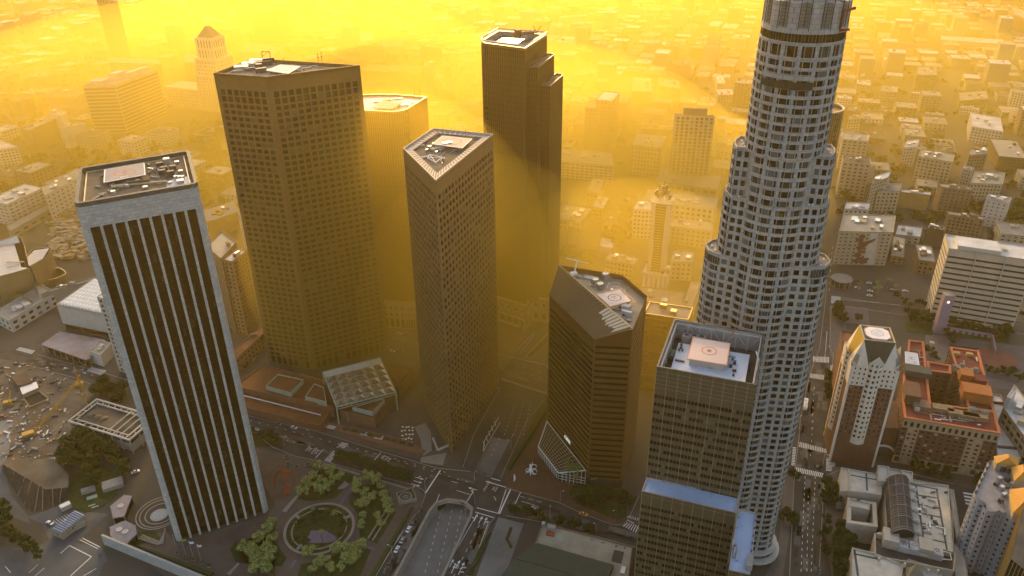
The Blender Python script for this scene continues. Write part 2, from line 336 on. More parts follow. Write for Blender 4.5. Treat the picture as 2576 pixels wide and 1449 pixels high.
# ---- tall brown gridded tower with a parallelogram plan
def grid_tower():
    H=228; w=lambda x,y:at((820+x/3.677)*.62891,(200+y/3.677)*.62891,H)
    Fr,Rt,Bk,Lf=w(905,392),w(2277,222),w(708,118),w(122,338); P=[Vector((p.x,p.y)) for p in (Fr,Rt,Bk,Lf)]
    m=mat('redgranite',(.17,.10,.035),.75,.12,.35,.35)
    T=thing("office_tower","tallest brown granite tower, square windows all over, white helipad on its four-cornered roof","tower",centroid(P))
    wall=MB(); wins=[]; P=ccw(P)
    specs=[]
    for i in range(4):
        a,b=P[i],P[(i+1)%4]; L=(b-a).length; nb={0:11,1:14,2:9,3:8}[i] if False else max(7,round(L/5.35))
        k=dict(wf=.70,rec=.7,ml=2.2,mr=2.2)
        facade(wall,wins,a,b,209,H,2,nb,hf=.82,mt=9.8,mbm=0,**k)
        facade(wall,wins,a,b,7.5,209,47,nb,hf=.62,sill=.45,**k)
        facade(wall,wins,a,b,0,7.5,1,nb,hf=.9,**k)
    wall.build("wall",m,T); panes(wins,T,[mat('glW1',(.02,.02,.012),.15,0,spec=.12),mat('glW2',(.035,.035,.022),.2,0,spec=.12),mat('glW3',(.11,.09,.05),.3,0,spec=.12)],weights=[7,4,1.2])
    roofing(T,P,H,MT['gravel'],m,2.4,.9); z=H-2.4
    b=MB(); b.ring(inset(P,3.5),1.2,z,z+.5); b.build("roof_walkway",MT['concrete'],T)
    v=lambda x,y,zz:at((820+x/3.677)*.62891,(200+y/3.677)*.62891,zz)
    hp=[v(895,300,z+2),v(1225,348,z+2),v(1410,238,z+2),v(1105,215,z+2)]
    helipad(T,hp,z,2,mat('padpale',(.50,.49,.53),.7,.12,.2),"",mat('faintred',(.55,.36,.3),.8,.1),rim=MT['whitepaint'])
    for x,y in ((540,290),(650,240),(760,195)):
        c=v(x,y,z); bb=MB(); bb.box(c,9,5.5,2.6,.2); o=bb.build("cooling_unit",MT['metal'],T); f=MB(); f.annulus((c.x,c.y),2.2,1.8,z+2.9,14); f.disc(c,1.8,z+2.7,14,mi=1); f.build("fan",[MT['metal'],MT['darkmetal']],o)
    for x,y,s in ((830,330,(7,3.5,3)),(800,290,(4,4,4)),(1600,245,(5,3,.8)),(1490,275,(7,3,.7)),(700,300,(10,2,2)),(860,230,(12,2.4,3)),(940,205,(8,1.6,4)),(1540,215,(3,2,1)),(480,330,(6,3,1.5))):
        bb=MB(); bb.box(v(x,y,z),*s,.5); bb.build("roof_machine",MT['concrete'] if s[2]<2 else MT['darkmetal'],T)
    for x,y,h in ((1670,190,7),(1725,190,8),(1165,200,4)):
        bb=MB(); c=v(x,y,z); bb.bar(c,c+Vector((0,0,h)),.16); bb.bar(c+Vector((-1,0,h*.8)),c+Vector((1,0,h*.8)),.1); bb.bar(c+Vector((-.7,0,h*.55)),c+Vector((.7,0,h*.55)),.25); bb.build("antenna_mast",MT['darkmetal'],T)
    g=MB(); a=v(848,130,z);a2=v(965,130,z)
    g.bar(a,a+Vector((0,0,5)),.25); g.bar(a2,a2+Vector((0,0,5)),.25); g.bar(a+Vector((0,0,5)),a2+Vector((0,0,5)),.3); g.bar(a+Vector((0,0,2)),a2+Vector((0,0,5)),.15); g.build("window_washing_frame",MT['darkmetal'],T)
    clutter(T,P,z,40,4)
    return T
grid_tower()
# ---- wedge-shaped gridded tower
def wedge_tower():
    H=195; P=[q('a6',1735,375,H),q('a2',2275,1250,H),q('a2',1712,1195,H),q('a6',1430,75,H)]; P=[Vector((p.x,p.y)) for p in P]
    m=mat('tangranite',(.20,.12,.047),.75,.12,.35,.35)
    T=thing("office_tower","wedge-shaped brown tower with diagonal-looking window grid, pointed corner toward the crossroads","tower",centroid(P))
    wall=MB(); wins=[]; P=ccw(P)
    for i in range(4):
        a,b=P[i],P[(i+1)%4]; L=(b-a).length; nb=max(6,round(L/4.9))
        facade(wall,wins,a,b,5,H,38,nb,wf=.66,hf=.66,rec=.7,ml=1.6,mr=1.6,mt=9)
        facade(wall,wins,a,b,0,5,1,nb,wf=.66,hf=.9,rec=.8,ml=1.6,mr=1.6)
    wall.build("wall",m,T); panes(wins,T,[MT['glW1'],MT['glW2'],MT['glW3']],weights=[6,3,1])
    roofing(T,P,H,MT['roofbrown2'],mat('coping',(.5,.42,.33),.7,.1),1.2,.5,zb=2.4); z=H-2.4
    led=MB(); I=inset(P,.5); J=inset(P,5.5)
    for i in range(4):
        j=(i+1)%4; n=max(6,int((I[j]-I[i]).length/4))
        for k in range(n):
            t0,t1=k/n,(k+1)/n; a,b=lerp(I[i],I[j],t0),lerp(I[i],I[j],t1); c,e=lerp(J[i],J[j],t1),lerp(J[i],J[j],t0)
            led.face([XY(a,z+1.2),XY(b,z+1.2),XY(c,z+1.2),XY(e,z+1.2)],0)
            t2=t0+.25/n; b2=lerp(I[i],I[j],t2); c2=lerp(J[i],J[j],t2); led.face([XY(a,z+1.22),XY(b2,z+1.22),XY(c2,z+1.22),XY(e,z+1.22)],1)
    for i in range(4): led.face([XY(J[i],z+1.2),XY(J[(i+1)%4],z+1.2),XY(J[(i+1)%4],z),XY(J[i],z)],0)
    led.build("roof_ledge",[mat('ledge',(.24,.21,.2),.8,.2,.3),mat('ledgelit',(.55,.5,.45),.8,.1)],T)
    hp=[q('a2',1700,1345,z+2.2),q('a2',1985,1385,z+2.2),q('a2',2080,1297,z+2.2),q('a2',1800,1268,z+2.2)]
    helipad(T,hp,z,2.2,mat('padpink',(.62,.47,.38),.8,.3,.09,c2=(.5,.36,.28)),"",mat('faintred2',(.5,.3,.22),.8,.1),rim=MT['whitepaint'],r=.3)
    for x,y,s in ((1845,20,(6,3,2.8)),(1750,45,(9,5,1.2)),(1722,12,(1.8,1.8,1.8)),(1680,40,(1.8,1.8,1.8)),(1590,20,(6,2.5,.8)),(1650,120,(7,2.5,.6)),(1930,55,(5,1.5,.8))):
        bb=MB(); bb.box(q('a6',x,y+40,z),*s,.5); bb.build("roof_machine",MT['metal'] if s[2]>1.5 else MT['concrete'],T)
    clutter(T,inset(P,6),z,26,5)
    fr=MB(); K=[q('a6',x,y,z+.9) for x,y in ((1660,165),(1735,210),(1800,160),(1680,135))]
    for i in range(4): fr.bar(K[i],K[(i+1)%4],.25); fr.bar(K[i]-Vector((0,0,.9)),K[i],.3)
    fr.bar(K[0],K[2],.2); fr.bar(K[1],K[3],.2); fr.build("steel_frame",MT['whitepaint'],T)
    for x,y in ((1620,60),(1800,-30),(2015,-20)):
        c=q('a6',x,y,z); bb=MB(); bb.bar(c,c+Vector((0,0,6)),.12); bb.build("antenna_mast",MT['darkmetal'],T)
wedge_tower()
# ---- glass towers with vertical mullions
def mullion_walls(T,P,z0,z1,glass,mull,step=1.5,depth=.25,fh=4.0,edges=None):
    n=len(P)
    for i in range(n):
        if edges is not None and i not in edges: continue
        a,b=Vector(P[i]),Vector(P[(i+1)%n]); L=(b-a).length
        if L<.05: continue
        d=(b-a)/L; nr=Vector((d.y,-d.x)); g=MB(); g.face([XY(a,z0),XY(b,z0),XY(b,z1),XY(a,z1)])
        yield i,a,b,L,d,nr,g
def glass_tower(T,P,z0,z1,gm,mm,step=1.6,proud=.22,fh=4.0,band=.25,rnd=(1,)):
    wall=MB(); mul=MB(); P=ccw(P); n=len(P)
    for i in range(n):
        a,b=Vector((P[i][0],P[i][1])),Vector((P[(i+1)%n][0],P[(i+1)%n][1])); L=(b-a).length
        if L<.1: continue
        d=(b-a)/L; nr=Vector((d.y,-d.x)); nf=max(1,int((z1-z0)/fh)); k=(z1-z0)/nf
        for f in range(nf):
            zz=z0+f*k; wall.face([XY(a,zz),XY(b,zz),XY(b,zz+k*(1-band)),XY(a,zz+k*(1-band))],random.choice(rnd) if rnd else 0)
            wall.face([XY(a,zz+k*(1-band)),XY(b,zz+k*(1-band)),XY(b,zz+k),XY(a,zz+k)],0)
        m=max(1,round(L/step))
        for j in range(m+1):
            c=a+d*(L*j/m); w=.09
            mul.face([XY(c-d*w,z0),XY(c-d*w+nr*proud,z0),XY(c-d*w+nr*proud,z1),XY(c-d*w,z1)]); mul.face([XY(c-d*w+nr*proud,z0),XY(c+d*w+nr*proud,z0),XY(c+d*w+nr*proud,z1),XY(c-d*w+nr*proud,z1)]); mul.face([XY(c+d*w+nr*proud,z0),XY(c+d*w,z0),XY(c+d*w,z1),XY(c+d*w+nr*proud,z1)])
    wall.build("glass_wall",gm,T); mul.build("mullions",mm,T)
def tall_glass():
    H=232; v=lambda x,y,z=H:at((1880+x/6.133)*.62891,(100+y/6.133)*.62891,z)
    C,L,K,B=v(1360,570),v(205,420),v(1885,225),v(680,130)
    c2=[Vector((p.x,p.y)) for p in (C,K,B,L)]; P=ccw(c2)
    iL=min(range(4),key=lambda i:(P[i]-Vector((L.x,L.y))).length); iK=min(range(4),key=lambda i:(P[i]-Vector((K.x,K.y))).length)
    P=roundc(P,9,[iL],9) ; 
    T=thing("office_tower","tall dark bronze glass tower with two rounded steps on its right side","tower",centroid(P))
    g=[mat('bronzeglass',(.03,.02,.01),.12,0,spec=.5,metal=.1),mat('bronzeglass2',(.055,.038,.02),.16,0,spec=.5,metal=.15)]; mm=mat('bronzemull',(.15,.10,.05),.4,.1,1,.5,.4)
    zb=24
    glass_tower(T,P,zb,H-2,g,mm,1.9,.2,4.1,.3)
    rim=MB(); rim.ring(P,1.6,H-2,H); rim.build("parapet",mm,T)
    rail=MB(); O=[XY(p,H+1.6) for p in P]
    for i in range(len(O)): rail.bar(O[i],O[(i+1)%len(O)],.55,6)
    for i in range(len(P)):
        a,b=Vector(P[i]),Vector(P[(i+1)%len(P)]); k=max(1,int((b-a).length/4))
        for j in range(k): p=lerp(a,b,j/k); rail.bar(XY(p,H),XY(p,H+1.6),.12,4)
    rail.build("roof_rail",mat('railmetal',(.75,.62,.48),.35,.1,1,.5,.6),T,smooth=True)
    r=MB(); r.face([XY(p,H-3.5) for p in inset(P,1.6)]); r.build("roof",MT['roofdark'],T)
    z=H-3.5; rn=MB(); rn.ring(inset(P,1.65),.2,z,z+3.3); rn.build("inner_wall",mat('innerwall',(.3,.28,.25),.9,.1),T)
    hp=[v(620,425,z+4),v(1170,465,z+4),v(1350,335,z+4),v(800,305,z+4)]
    helipad(T,hp,z,4,mat('padgold',(.5,.3,.12),.35,.5,.3,.6,.2,c2=(.2,.12,.06)),"",mat('padcircle',(.75,.6,.35),.4,.2),r=.28)
    for x,y,s in ((1445,330,(7,4,5)),(1330,370,(5,3,3)),(1300,300,(4,3,2)),(700,270,(4,3,3)),(590,330,(6,3,2))):
        b=MB(); b.box(v(x,y,z),*s,.45); b.build("roof_machine",MT['concrete'],T)
    b=MB(); a=v(1170,250,z+2); e=v(1640,185,z+6)
    for k in range(9): b.bar(lerp(a,e,k/9)+Vector((0,0,0 if k%2 else 2.2)),lerp(a,e,(k+1)/9)+Vector((0,0,2.2 if k%2 else 0)),.25)
    b.bar(a,e,.4); b.bar(a+Vector((0,0,2.4)),e,.4); b.box((a.x,a.y,z),4,4,6,.4); b.bar(e,e+Vector((3,0,5)),.25); b.bar(e,e+Vector((-3,0,5)),.25); b.build("window_washing_crane",mat('rust',(.2,.08,.04),.8,.2),T)
    # the lower steps on the right: each is a strip along the right-hand wall, rounded at its far corner
    Cv,Kv=Vector((C.x,C.y)),Vector((K.x,K.y)); d=(Kv-Cv).normalized(); nr=Vector((d.y,-d.x)); Lk=(Kv-Cv).length
    for idx,(zt,out,s0,ext) in enumerate(((218,7.0,.14,1.0),(203,14.0,.30,2.0))):
        a=Cv+d*(Lk*s0)+nr*(out-7.0); b_=a+nr*7.0; c_=Cv+d*(Lk+ext)+nr*out; e_=Cv+d*(Lk+ext)+nr*(out-7.0)
        S=ccw([a,b_,c_,e_]); ic=min(range(4),key=lambda i:(Vector((S[i][0],S[i][1]))-c_).length); S=roundc(S,6,[ic],8)
        glass_tower(T,S,zb,zt-1,g,mm,1.9,.2,4.1,.3); rr=MB(); rr.ring(S,.5,zt-1,zt); rr.build("parapet",mm,T); r=MB(); r.face([XY(p,zt-1) for p in S]); r.build("roof",MT['roofdark'],T)
    # stone base with round windows
    allp=ccw([Vector((L.x,L.y)),Cv,Cv+d*(Lk*.30)+nr*0,Cv+d*(Lk*.30)+nr*14,Cv+d*(Lk+2)+nr*14,Vector((B.x,B.y))+d*2]); base=inset(allp,-.6)
    wb=MB(); wins=[]; n=len(base)
    for i in range(n):
        a,b=base[i],base[(i+1)%n]; LL=(b-a).length; facade(wb,wins,a,b,0,zb,2,max(2,round(LL/7)),wf=.5,hf=.5,rec=.5,mt=2)
    wb.build("base_wall",mat('basestone',(.30,.21,.12),.8,.15,.4),T); panes(wins,T,[MT['glassA'],MT['glassB']],cap=40)
    t=MB(); t.face([XY(p,zb) for p in base]); t.build("base_roof",MT['coping'],T); t=MB(); t.ring(inset(base,-.35),.3,zb-1.2,zb+.3); t.build("cornice",mat('goldtrim',(.6,.42,.2),.5,.1),T)
    for i in range(n):
        a,b=base[i],base[(i+1)%n]; LL=(b-a).length; dd=(b-a)/max(LL,.01); nn=Vector((dd.y,-dd.x)); k=max(2,round(LL/7))
        for j in range(k):
            c=a+dd*(LL*(j+.5)/k)+nn*.35; rg=MB()
            for t in range(20):
                t0,t1=2*math.pi*t/20,2*math.pi*(t+1)/20
                f=lambda r,t:(c.x+dd.x*r*math.cos(t),c.y+dd.y*r*math.cos(t),17+r*math.sin(t)); rg.bar(f(2.2,t0),f(2.2,t1),.38,4)
            rg.bar((c.x,c.y,14.9),(c.x,c.y,12.2),.4,4); rg.build("round_window_surround",MT['whitewall'],T)
    cn=MB(); a,b=[Vector((p.x,p.y)) for p in (L,Cv)]; dd=(b-a).normalized(); nn=Vector((dd.y,-dd.x))
    if nn.dot(Vector((0,-1)))<0: nn=-nn
    p0,p1=b-dd*26+nn*3,b+nn*3; cn.bar(XY(p0,10.5),XY(p1,10.5),.7,4); cn.bar(XY(p1,10.5),XY(p1,0),.6,4); cn.bar(XY(p0+nn*5+dd*2,6),XY(p1+nn*5-dd,6),.8,4); cn.build("entrance_canopy",MT['whitewall'],T)
tall_glass()
def round_glass():
    H=186; P=[q('a2',1075,1045,H),q('a2',1420,1062,H),q('a2',1655,918,H),q('a2',1290,888,H),q('a2',1060,955,H)]
    P=[Vector((p.x,p.y)) for p in P]; P[0]=P[1]+(P[0]-P[1]).normalized()*34; P=[P[0],P[1],P[2],P[3],P[0]+(P[3]-P[1])*.8]
    P=ccw(P); i1=min(range(5),key=lambda i:(P[i]-Vector(q('a2',1420,1062,H)[:2])).length); i3=min(range(5),key=lambda i:(P[i]-Vector(q('a2',1290,888,H)[:2])).length)
    P=roundc(P,11,[i1,i3],10)
    T=thing("office_tower","curved-corner amber glass tower between the two brown towers, silvery flat roof","tower",centroid(P))
    g=[mat('amberglass',(.16,.095,.03),.08,0,spec=1,metal=.6),mat('amberglass2',(.22,.14,.05),.12,0,spec=1,metal=.6)]
    glass_tower(T,P,26,H,g,mat('ambermull',(.3,.2,.07),.3,0,metal=.5),1.7,.12,4.1,.3)
    roofing(T,P,H+1.2,mat('roofsilver',(.42,.42,.45),.6,.25,.08),MT['ambermull'],1.4,.7,zb=1.6)
    z=H-.3; hp=[q('a2',1135,1005,z+2),q('a2',1325,1020,z+2),q('a2',1420,960,z+2),q('a2',1240,940,z+2)]
    helipad(T,hp,z,2,mat('padtan',(.42,.34,.27),.8,.1,.2),"",mat('faintred3',(.46,.34,.26),.8,.1))
    for x,y,s in ((1440,990,(7,3,1.2)),(1360,930,(12,1,.8)),(1530,965,(2,2,1)),(1180,955,(4,2,1))):
        b=MB(); b.box(q('a2',x,y,z),*s,.3); b.build("roof_machine",MT['metal'],T)
    clutter(T,P,z,16,6)
    for x in (1540,1588):
        c=q('a2',x,925,z); b=MB(); b.bar(c,c+Vector((0,0,7)),.15); b.build("antenna_mast",MT['darkmetal'],T)
    base=inset(P,-1.5); wb=MB(); wins=[]
    for i in range(len(base)):
        a,b=base[i],base[(i+1)%len(base)]; LL=(b-a).length; facade(wb,wins,a,b,10,26,2,max(1,round(LL/5)),wf=.4,hf=.45,rec=.6,mt=3); facade(wb,wins,a,b,0,10,1,max(1,round(LL/5)),wf=.6,hf=.85,rec=1)
    wb.build("base_wall",mat('basestone2',(.36,.29,.19),.8,.12,.4),T); panes(wins,T,[MT['glassA'],MT['glassB']],cap=60)
    t=MB(); t.face([XY(p,26.2) for p in inset(base,-.5)]); t.ring(inset(base,-.5),.4,25,26.2); t.build("cornice",MT['basestone2'],T)
round_glass()
def band_wall(mb,bands,a,b,z0,ztop,fh=4.2,gf=.38,rec=.25,zskip=0.0,ztopb=None,mi=0,m0=.8,m1=.8):
    # spandrels with one long ribbon window on each floor; ztop,ztopb = wall height at a and at b (sloping top allowed)
    a,b=Vector((a[0],a[1])),Vector((b[0],b[1])); L=(b-a).length; d=(b-a)/L; nr=Vector((d.y,-d.x)); ztopb=ztop if ztopb is None else ztopb
    X=lambda s,z,r=0: XY(a+d*s-nr*r,z); zt=min(ztop,ztopb)-zskip; nf=int((zt-z0)/fh); lz=z0
    for f in range(nf):
        zb=z0+f*fh+fh*(1-gf)*.6; zh=zb+fh*gf
        mb.face([X(0,lz),X(L,lz),X(L,zb),X(0,zb)],mi); lz=zh
        mb.face([X(0,zb),X(m0,zb),X(m0,zh),X(0,zh)],mi); mb.face([X(L-m1,zb),X(L,zb),X(L,zh),X(L-m1,zh)],mi)
        mb.face([X(m0,zb),X(L-m1,zb),X(L-m1,zb,rec),X(m0,zb,rec)],mi); mb.face([X(m0,zh,rec),X(L-m1,zh,rec),X(L-m1,zh),X(m0,zh)],mi)
        bands.append(([X(m0,zb,rec),X(L-m1,zb,rec),X(L-m1,zh,rec),X(m0,zh,rec)],Vector((nr.x,nr.y,0))))
    mb.face([X(0,lz),X(L,lz),X(L,ztopb),X(0,ztop)],mi)
def banded_tower():
    F,R,L,A=q('r3',883,555,110),q('r3',1240,460,118),q('r3',460,140,110),q('a7',550,1170,118); BR,B=q('r3',1375,150,118),q('a7',1145,1262,118)
    T=thing("office_tower","bronze tower with dark horizontal window bands and a sliced slanting top","tower",centroid([F,R,BR,B,A,L]))
    m=mat('bronzepanel',(.16,.085,.025),.45,.12,.25,.4,.25); wall=MB(); bands=[]
    for a,b,za,zb in ((L,F,110,110),(F,R,110,118),(R,BR,118,118),(BR,B,118,118),(B,A,118,118),(A,L,118,110)):
        band_wall(wall,bands,a,b,6,za,4.2,.42,.3,3.5 if za==zb else 2,zb); 
        wall.face([XY(a,0),XY(b,0),XY(b,6),XY(a,6)],1)
    wall.build("wall",[m,MT['roofdark']],T)
    for w,n in bands: b=MB(); b.face(w); b.build("ribbon_window",random.choice([MT['stripglass2'],MT['stripglass'],MT['stripglass2']]),T)
    # slanted face, split so it stays flat
    s=MB(); s.face([L,F,R,A]); s.build("slanted_face",mat('slantbronze',(.06,.04,.016),.55,.15,.3,.3,.1),T)
    g=MB()
    for k in range(8):
        t=.03+k*.036; a=lerp(R,A,t); e=lerp(F,L,t*1.02); c=lerp(a,e,.30+.32*random.random()*(1-k/9)); c2=lerp(lerp(R,A,t+.027),lerp(F,L,t+.027),.30+.1*random.random()); up=Vector((0,0,.12))
        g.face([a+up,lerp(R,A,t+.027)+up,c2+up,c+up])
    g.build("skylight_panes",mat('skypane',(.34,.31,.24),.3,.1,1,.5,.3),T,stuff=True)
    z=114.5; P=[R,BR,B,A]; r=MB(); r.face([XY(p,z) for p in (R,BR,B,A)]); r.build("roof",mat('rooftan',(.30,.25,.2),.9,.3,.1),T)
    i=MB()
    for a,b in ((R,BR),(BR,B),(B,A),(A,R)): i.face([XY(b,z),XY(a,z),XY(a,117.9),XY(b,117.9)])
    i.build("parapet",mat('parapettan',(.33,.26,.17),.8,.1),T)
    rl=MB()
    for k in range(26):
        p=lerp(R,A,k/25)+Vector((0,0,0)); rl.bar(p,p+Vector((0,0,.1))+ (F-R).normalized()*1.4,.15,4)
    rl.bar(R+Vector((0,0,.3)),A+Vector((0,0,.3)),.22,4); rl.build("window_washing_rail",MT['tanmetal'],T)
    hp=[q('r3',1028,250,z+3),q('r3',1235,195,z+3),q('r3',1120,85,z+3),q('r3',900,135,z+3)]
    helipad(T,hp,z,3,mat('padwhitepink',(.66,.56,.52),.7,.15,.15),"10",MT['redpaint'],rim=mat('redrim',(.5,.2,.12),.8,.1),r=.27,rot=math.pi/2)
    st=MB(); h2=inset(ccw(hp),-1.6)
    for k in range(4):
        a,b=h2[k],h2[(k+1)%4]; n=14
        for j in range(n): p=lerp(a,b,j/n); p2=lerp(inset(ccw(hp),-.1)[k],inset(ccw(hp),-.1)[(k+1)%4],j/n); st.bar(XY(p,z+2.6),XY(p2,z+2.9),.09,4)
        st.bar(XY(a,z+2.6),XY(b,z+2.6),.12,4)
    st.build("safety_net",MT['tanmetal'],T)
    for x,y,rg in ((890,35,'r3'),(935,75,'r3'),(985,1290,'a7')):
        c=q(rg,x,y,z); b=MB(); b.box(c,4.2,4.2,3.2,.5); o=b.build("cooling_unit",MT['concrete'],T); f=MB(); f.annulus((c.x,c.y),1.7,1.4,z+3.5,16); f.disc(c,1.4,z+3.3,16,mi=1)
        for j in range(6):
            t=j*math.pi/3; f.face([(c.x,c.y,z+3.4),(c.x+1.3*math.cos(t),c.y+1.3*math.sin(t),z+3.4),(c.x+1.3*math.cos(t+.4),c.y+1.3*math.sin(t+.4),z+3.4)])
        f.build("fan",[MT['metal'],MT['darkmetal']],o)
    for rg,x,y,s in (('r3',1180,270,(5,3.6,2.6)),('r3',1090,285,(4,2,1.4)),('r3',1225,300,(1.4,1.4,1.6)),('r3',1205,390,(2.4,1.6,1.2)),('r3',1185,330,(6,2,3.0)),('a7',850,1300,(9,4,1.2)),('a7',740,1285,(3,2,1))):
        b=MB(); b.box(q(rg,x,y,z),*s,-.5); b.build("roof_machine",MT['roofwhite'] if s[0]>4 else MT['concrete'],T)
    d=MB(); c=q('a7',690,1255,117.5); t=c+Vector((2.2,3,8)); d.bar(c,t,.45,6); d.bar(t+Vector((-7,2,1)),t+Vector((7,-2,-.8)),.25,5); d.box(c,4,3,1.4,.3); d.build("window_washing_crane",MT['whitepaint'],T)
    clutter(T,[Vector((p.x,p.y)) for p in (R,BR,B,A)],z,30,7)
    # glazed lobby leaning on the left wall
    G=[q('r7',357,312,0),q('r7',545,560,0),q('r7',792,608,0)]; e1,e2=q('r7',357,240,9),q('r7',545,495,9); e1=XY(G[0],zq('r7',357,240,G[0],G[1])); e2=XY(G[1],e1.z)
    t0z=zq('r7',440,5,L,F); t1z=zq('r7',800,462,L,F)
    def onwall(px,py,z):
        rr=ray((2000+px/2.337)*.62891,(1684+py/2.337)*.62891); n=Vector(((F-L).y,-(F-L).x)); t=(Vector((L.x,L.y)).dot(n))/(Vector((rr.x,rr.y)).dot(n)); return Vector((rr.x*t,rr.y*t,HCAM+rr.z*t))
    w0,w1=onwall(440,5,0),onwall(800,462,0); w1=XY(w1,max(w1.z,8)); w0.z=w1.z=(w0.z+w1.z)/2
    AT=thing("glass_lobby","slanting glass lobby in a white steel frame, leaning against the banded bronze tower","lobby",centroid(G))
    gl=MB(); gl.face([e1,e2,w1,w0]); gl.face([XY(G[0],0),XY(G[1],0),e2,e1]); gl.face([XY(G[1],0),XY(G[2],0),XY(w1,w1.z),e2]); gl.face([XY(w0,0),XY(G[0],0),e1,w0]); gl.build("glazing",mat('lobbyglass',(.03,.02,.012),.1,.0,spec=.12),AT)
    fr=MB(); up=Vector((0,0,.15))
    for k in range(15): fr.bar(lerp(e1,e2,k/14)+up,lerp(w0,w1,k/14)+up,.13,4)
    for k in range(1,10): fr.bar(lerp(e1,w0,k/10)+up,lerp(e2,w1,k/10)+up,.13,4)
    fr.build("glazing_bars",mat('goldbars',(.5,.42,.28),.5,.1,1,.5,.3),AT)
    f2=MB()
    for a,b in ((e1,e2),(e2,w1),(w1,w0),(w0,e1)): f2.bar(a+up,b+up,.42,4)
    for k in range(13): a=lerp(G[0],G[1],k/12); f2.bar(XY(a,0),lerp(e1,e2,k/12),.2,4)
    for k in range(8): a=lerp(G[1],G[2],k/7); f2.bar(XY(a,0),lerp(e2,w1,k/7),.2,4)
    for h in (.33,.66,1): f2.bar(XY(G[0],e1.z*h),XY(G[1],e1.z*h),.16,4); f2.bar(XY(G[1],e1.z*h),XY(G[2],e1.z*h),.16,4)
    f2.build("frame",MT['whitepaint'],AT)
    # the lit letters on the left wall
    c=onwall(632,172,0); dd=(F-L); ang=math.atan2(dd.y,dd.x); nr=Vector((dd.y,-dd.x,0)).normalized(); c=c+nr*.3
    lt=mat('letters',(.85,.85,.82),.5,0); lt.node_tree.nodes["Principled BSDF"].inputs["Emission Color"].default_value=(1,1,.95,1); lt.node_tree.nodes["Principled BSDF"].inputs["Emission Strength"].default_value=.12
    text("CBRE",3.4,c,ang,lt,T,"sign_letters",.2,math.pi/2)
    rr=ray((2000+880/2.337)*.62891,(1684+537/2.337)*.62891); n=Vector(((R-F).y,-(R-F).x)); t=Vector((F.x,F.y)).dot(n)/Vector((rr.x,rr.y)).dot(n); c=Vector((rr.x*t,rr.y*t,HCAM+rr.z*t)); dd=R-F
    u=dd.normalized(); nn=Vector((dd.y,-dd.x,0)).normalized()*.3
    for k in range(5): b=MB(); p=c+nn+u*(k*.95-2); b.prism([p-u*.3,p+u*.3,p+u*.3+nn*.3,p-u*.3+nn*.3],p.z-.5,p.z+.5); b.build("faint_sign_block",mat('faintsign',(.5,.42,.3),.8,0),T)
banded_tower()
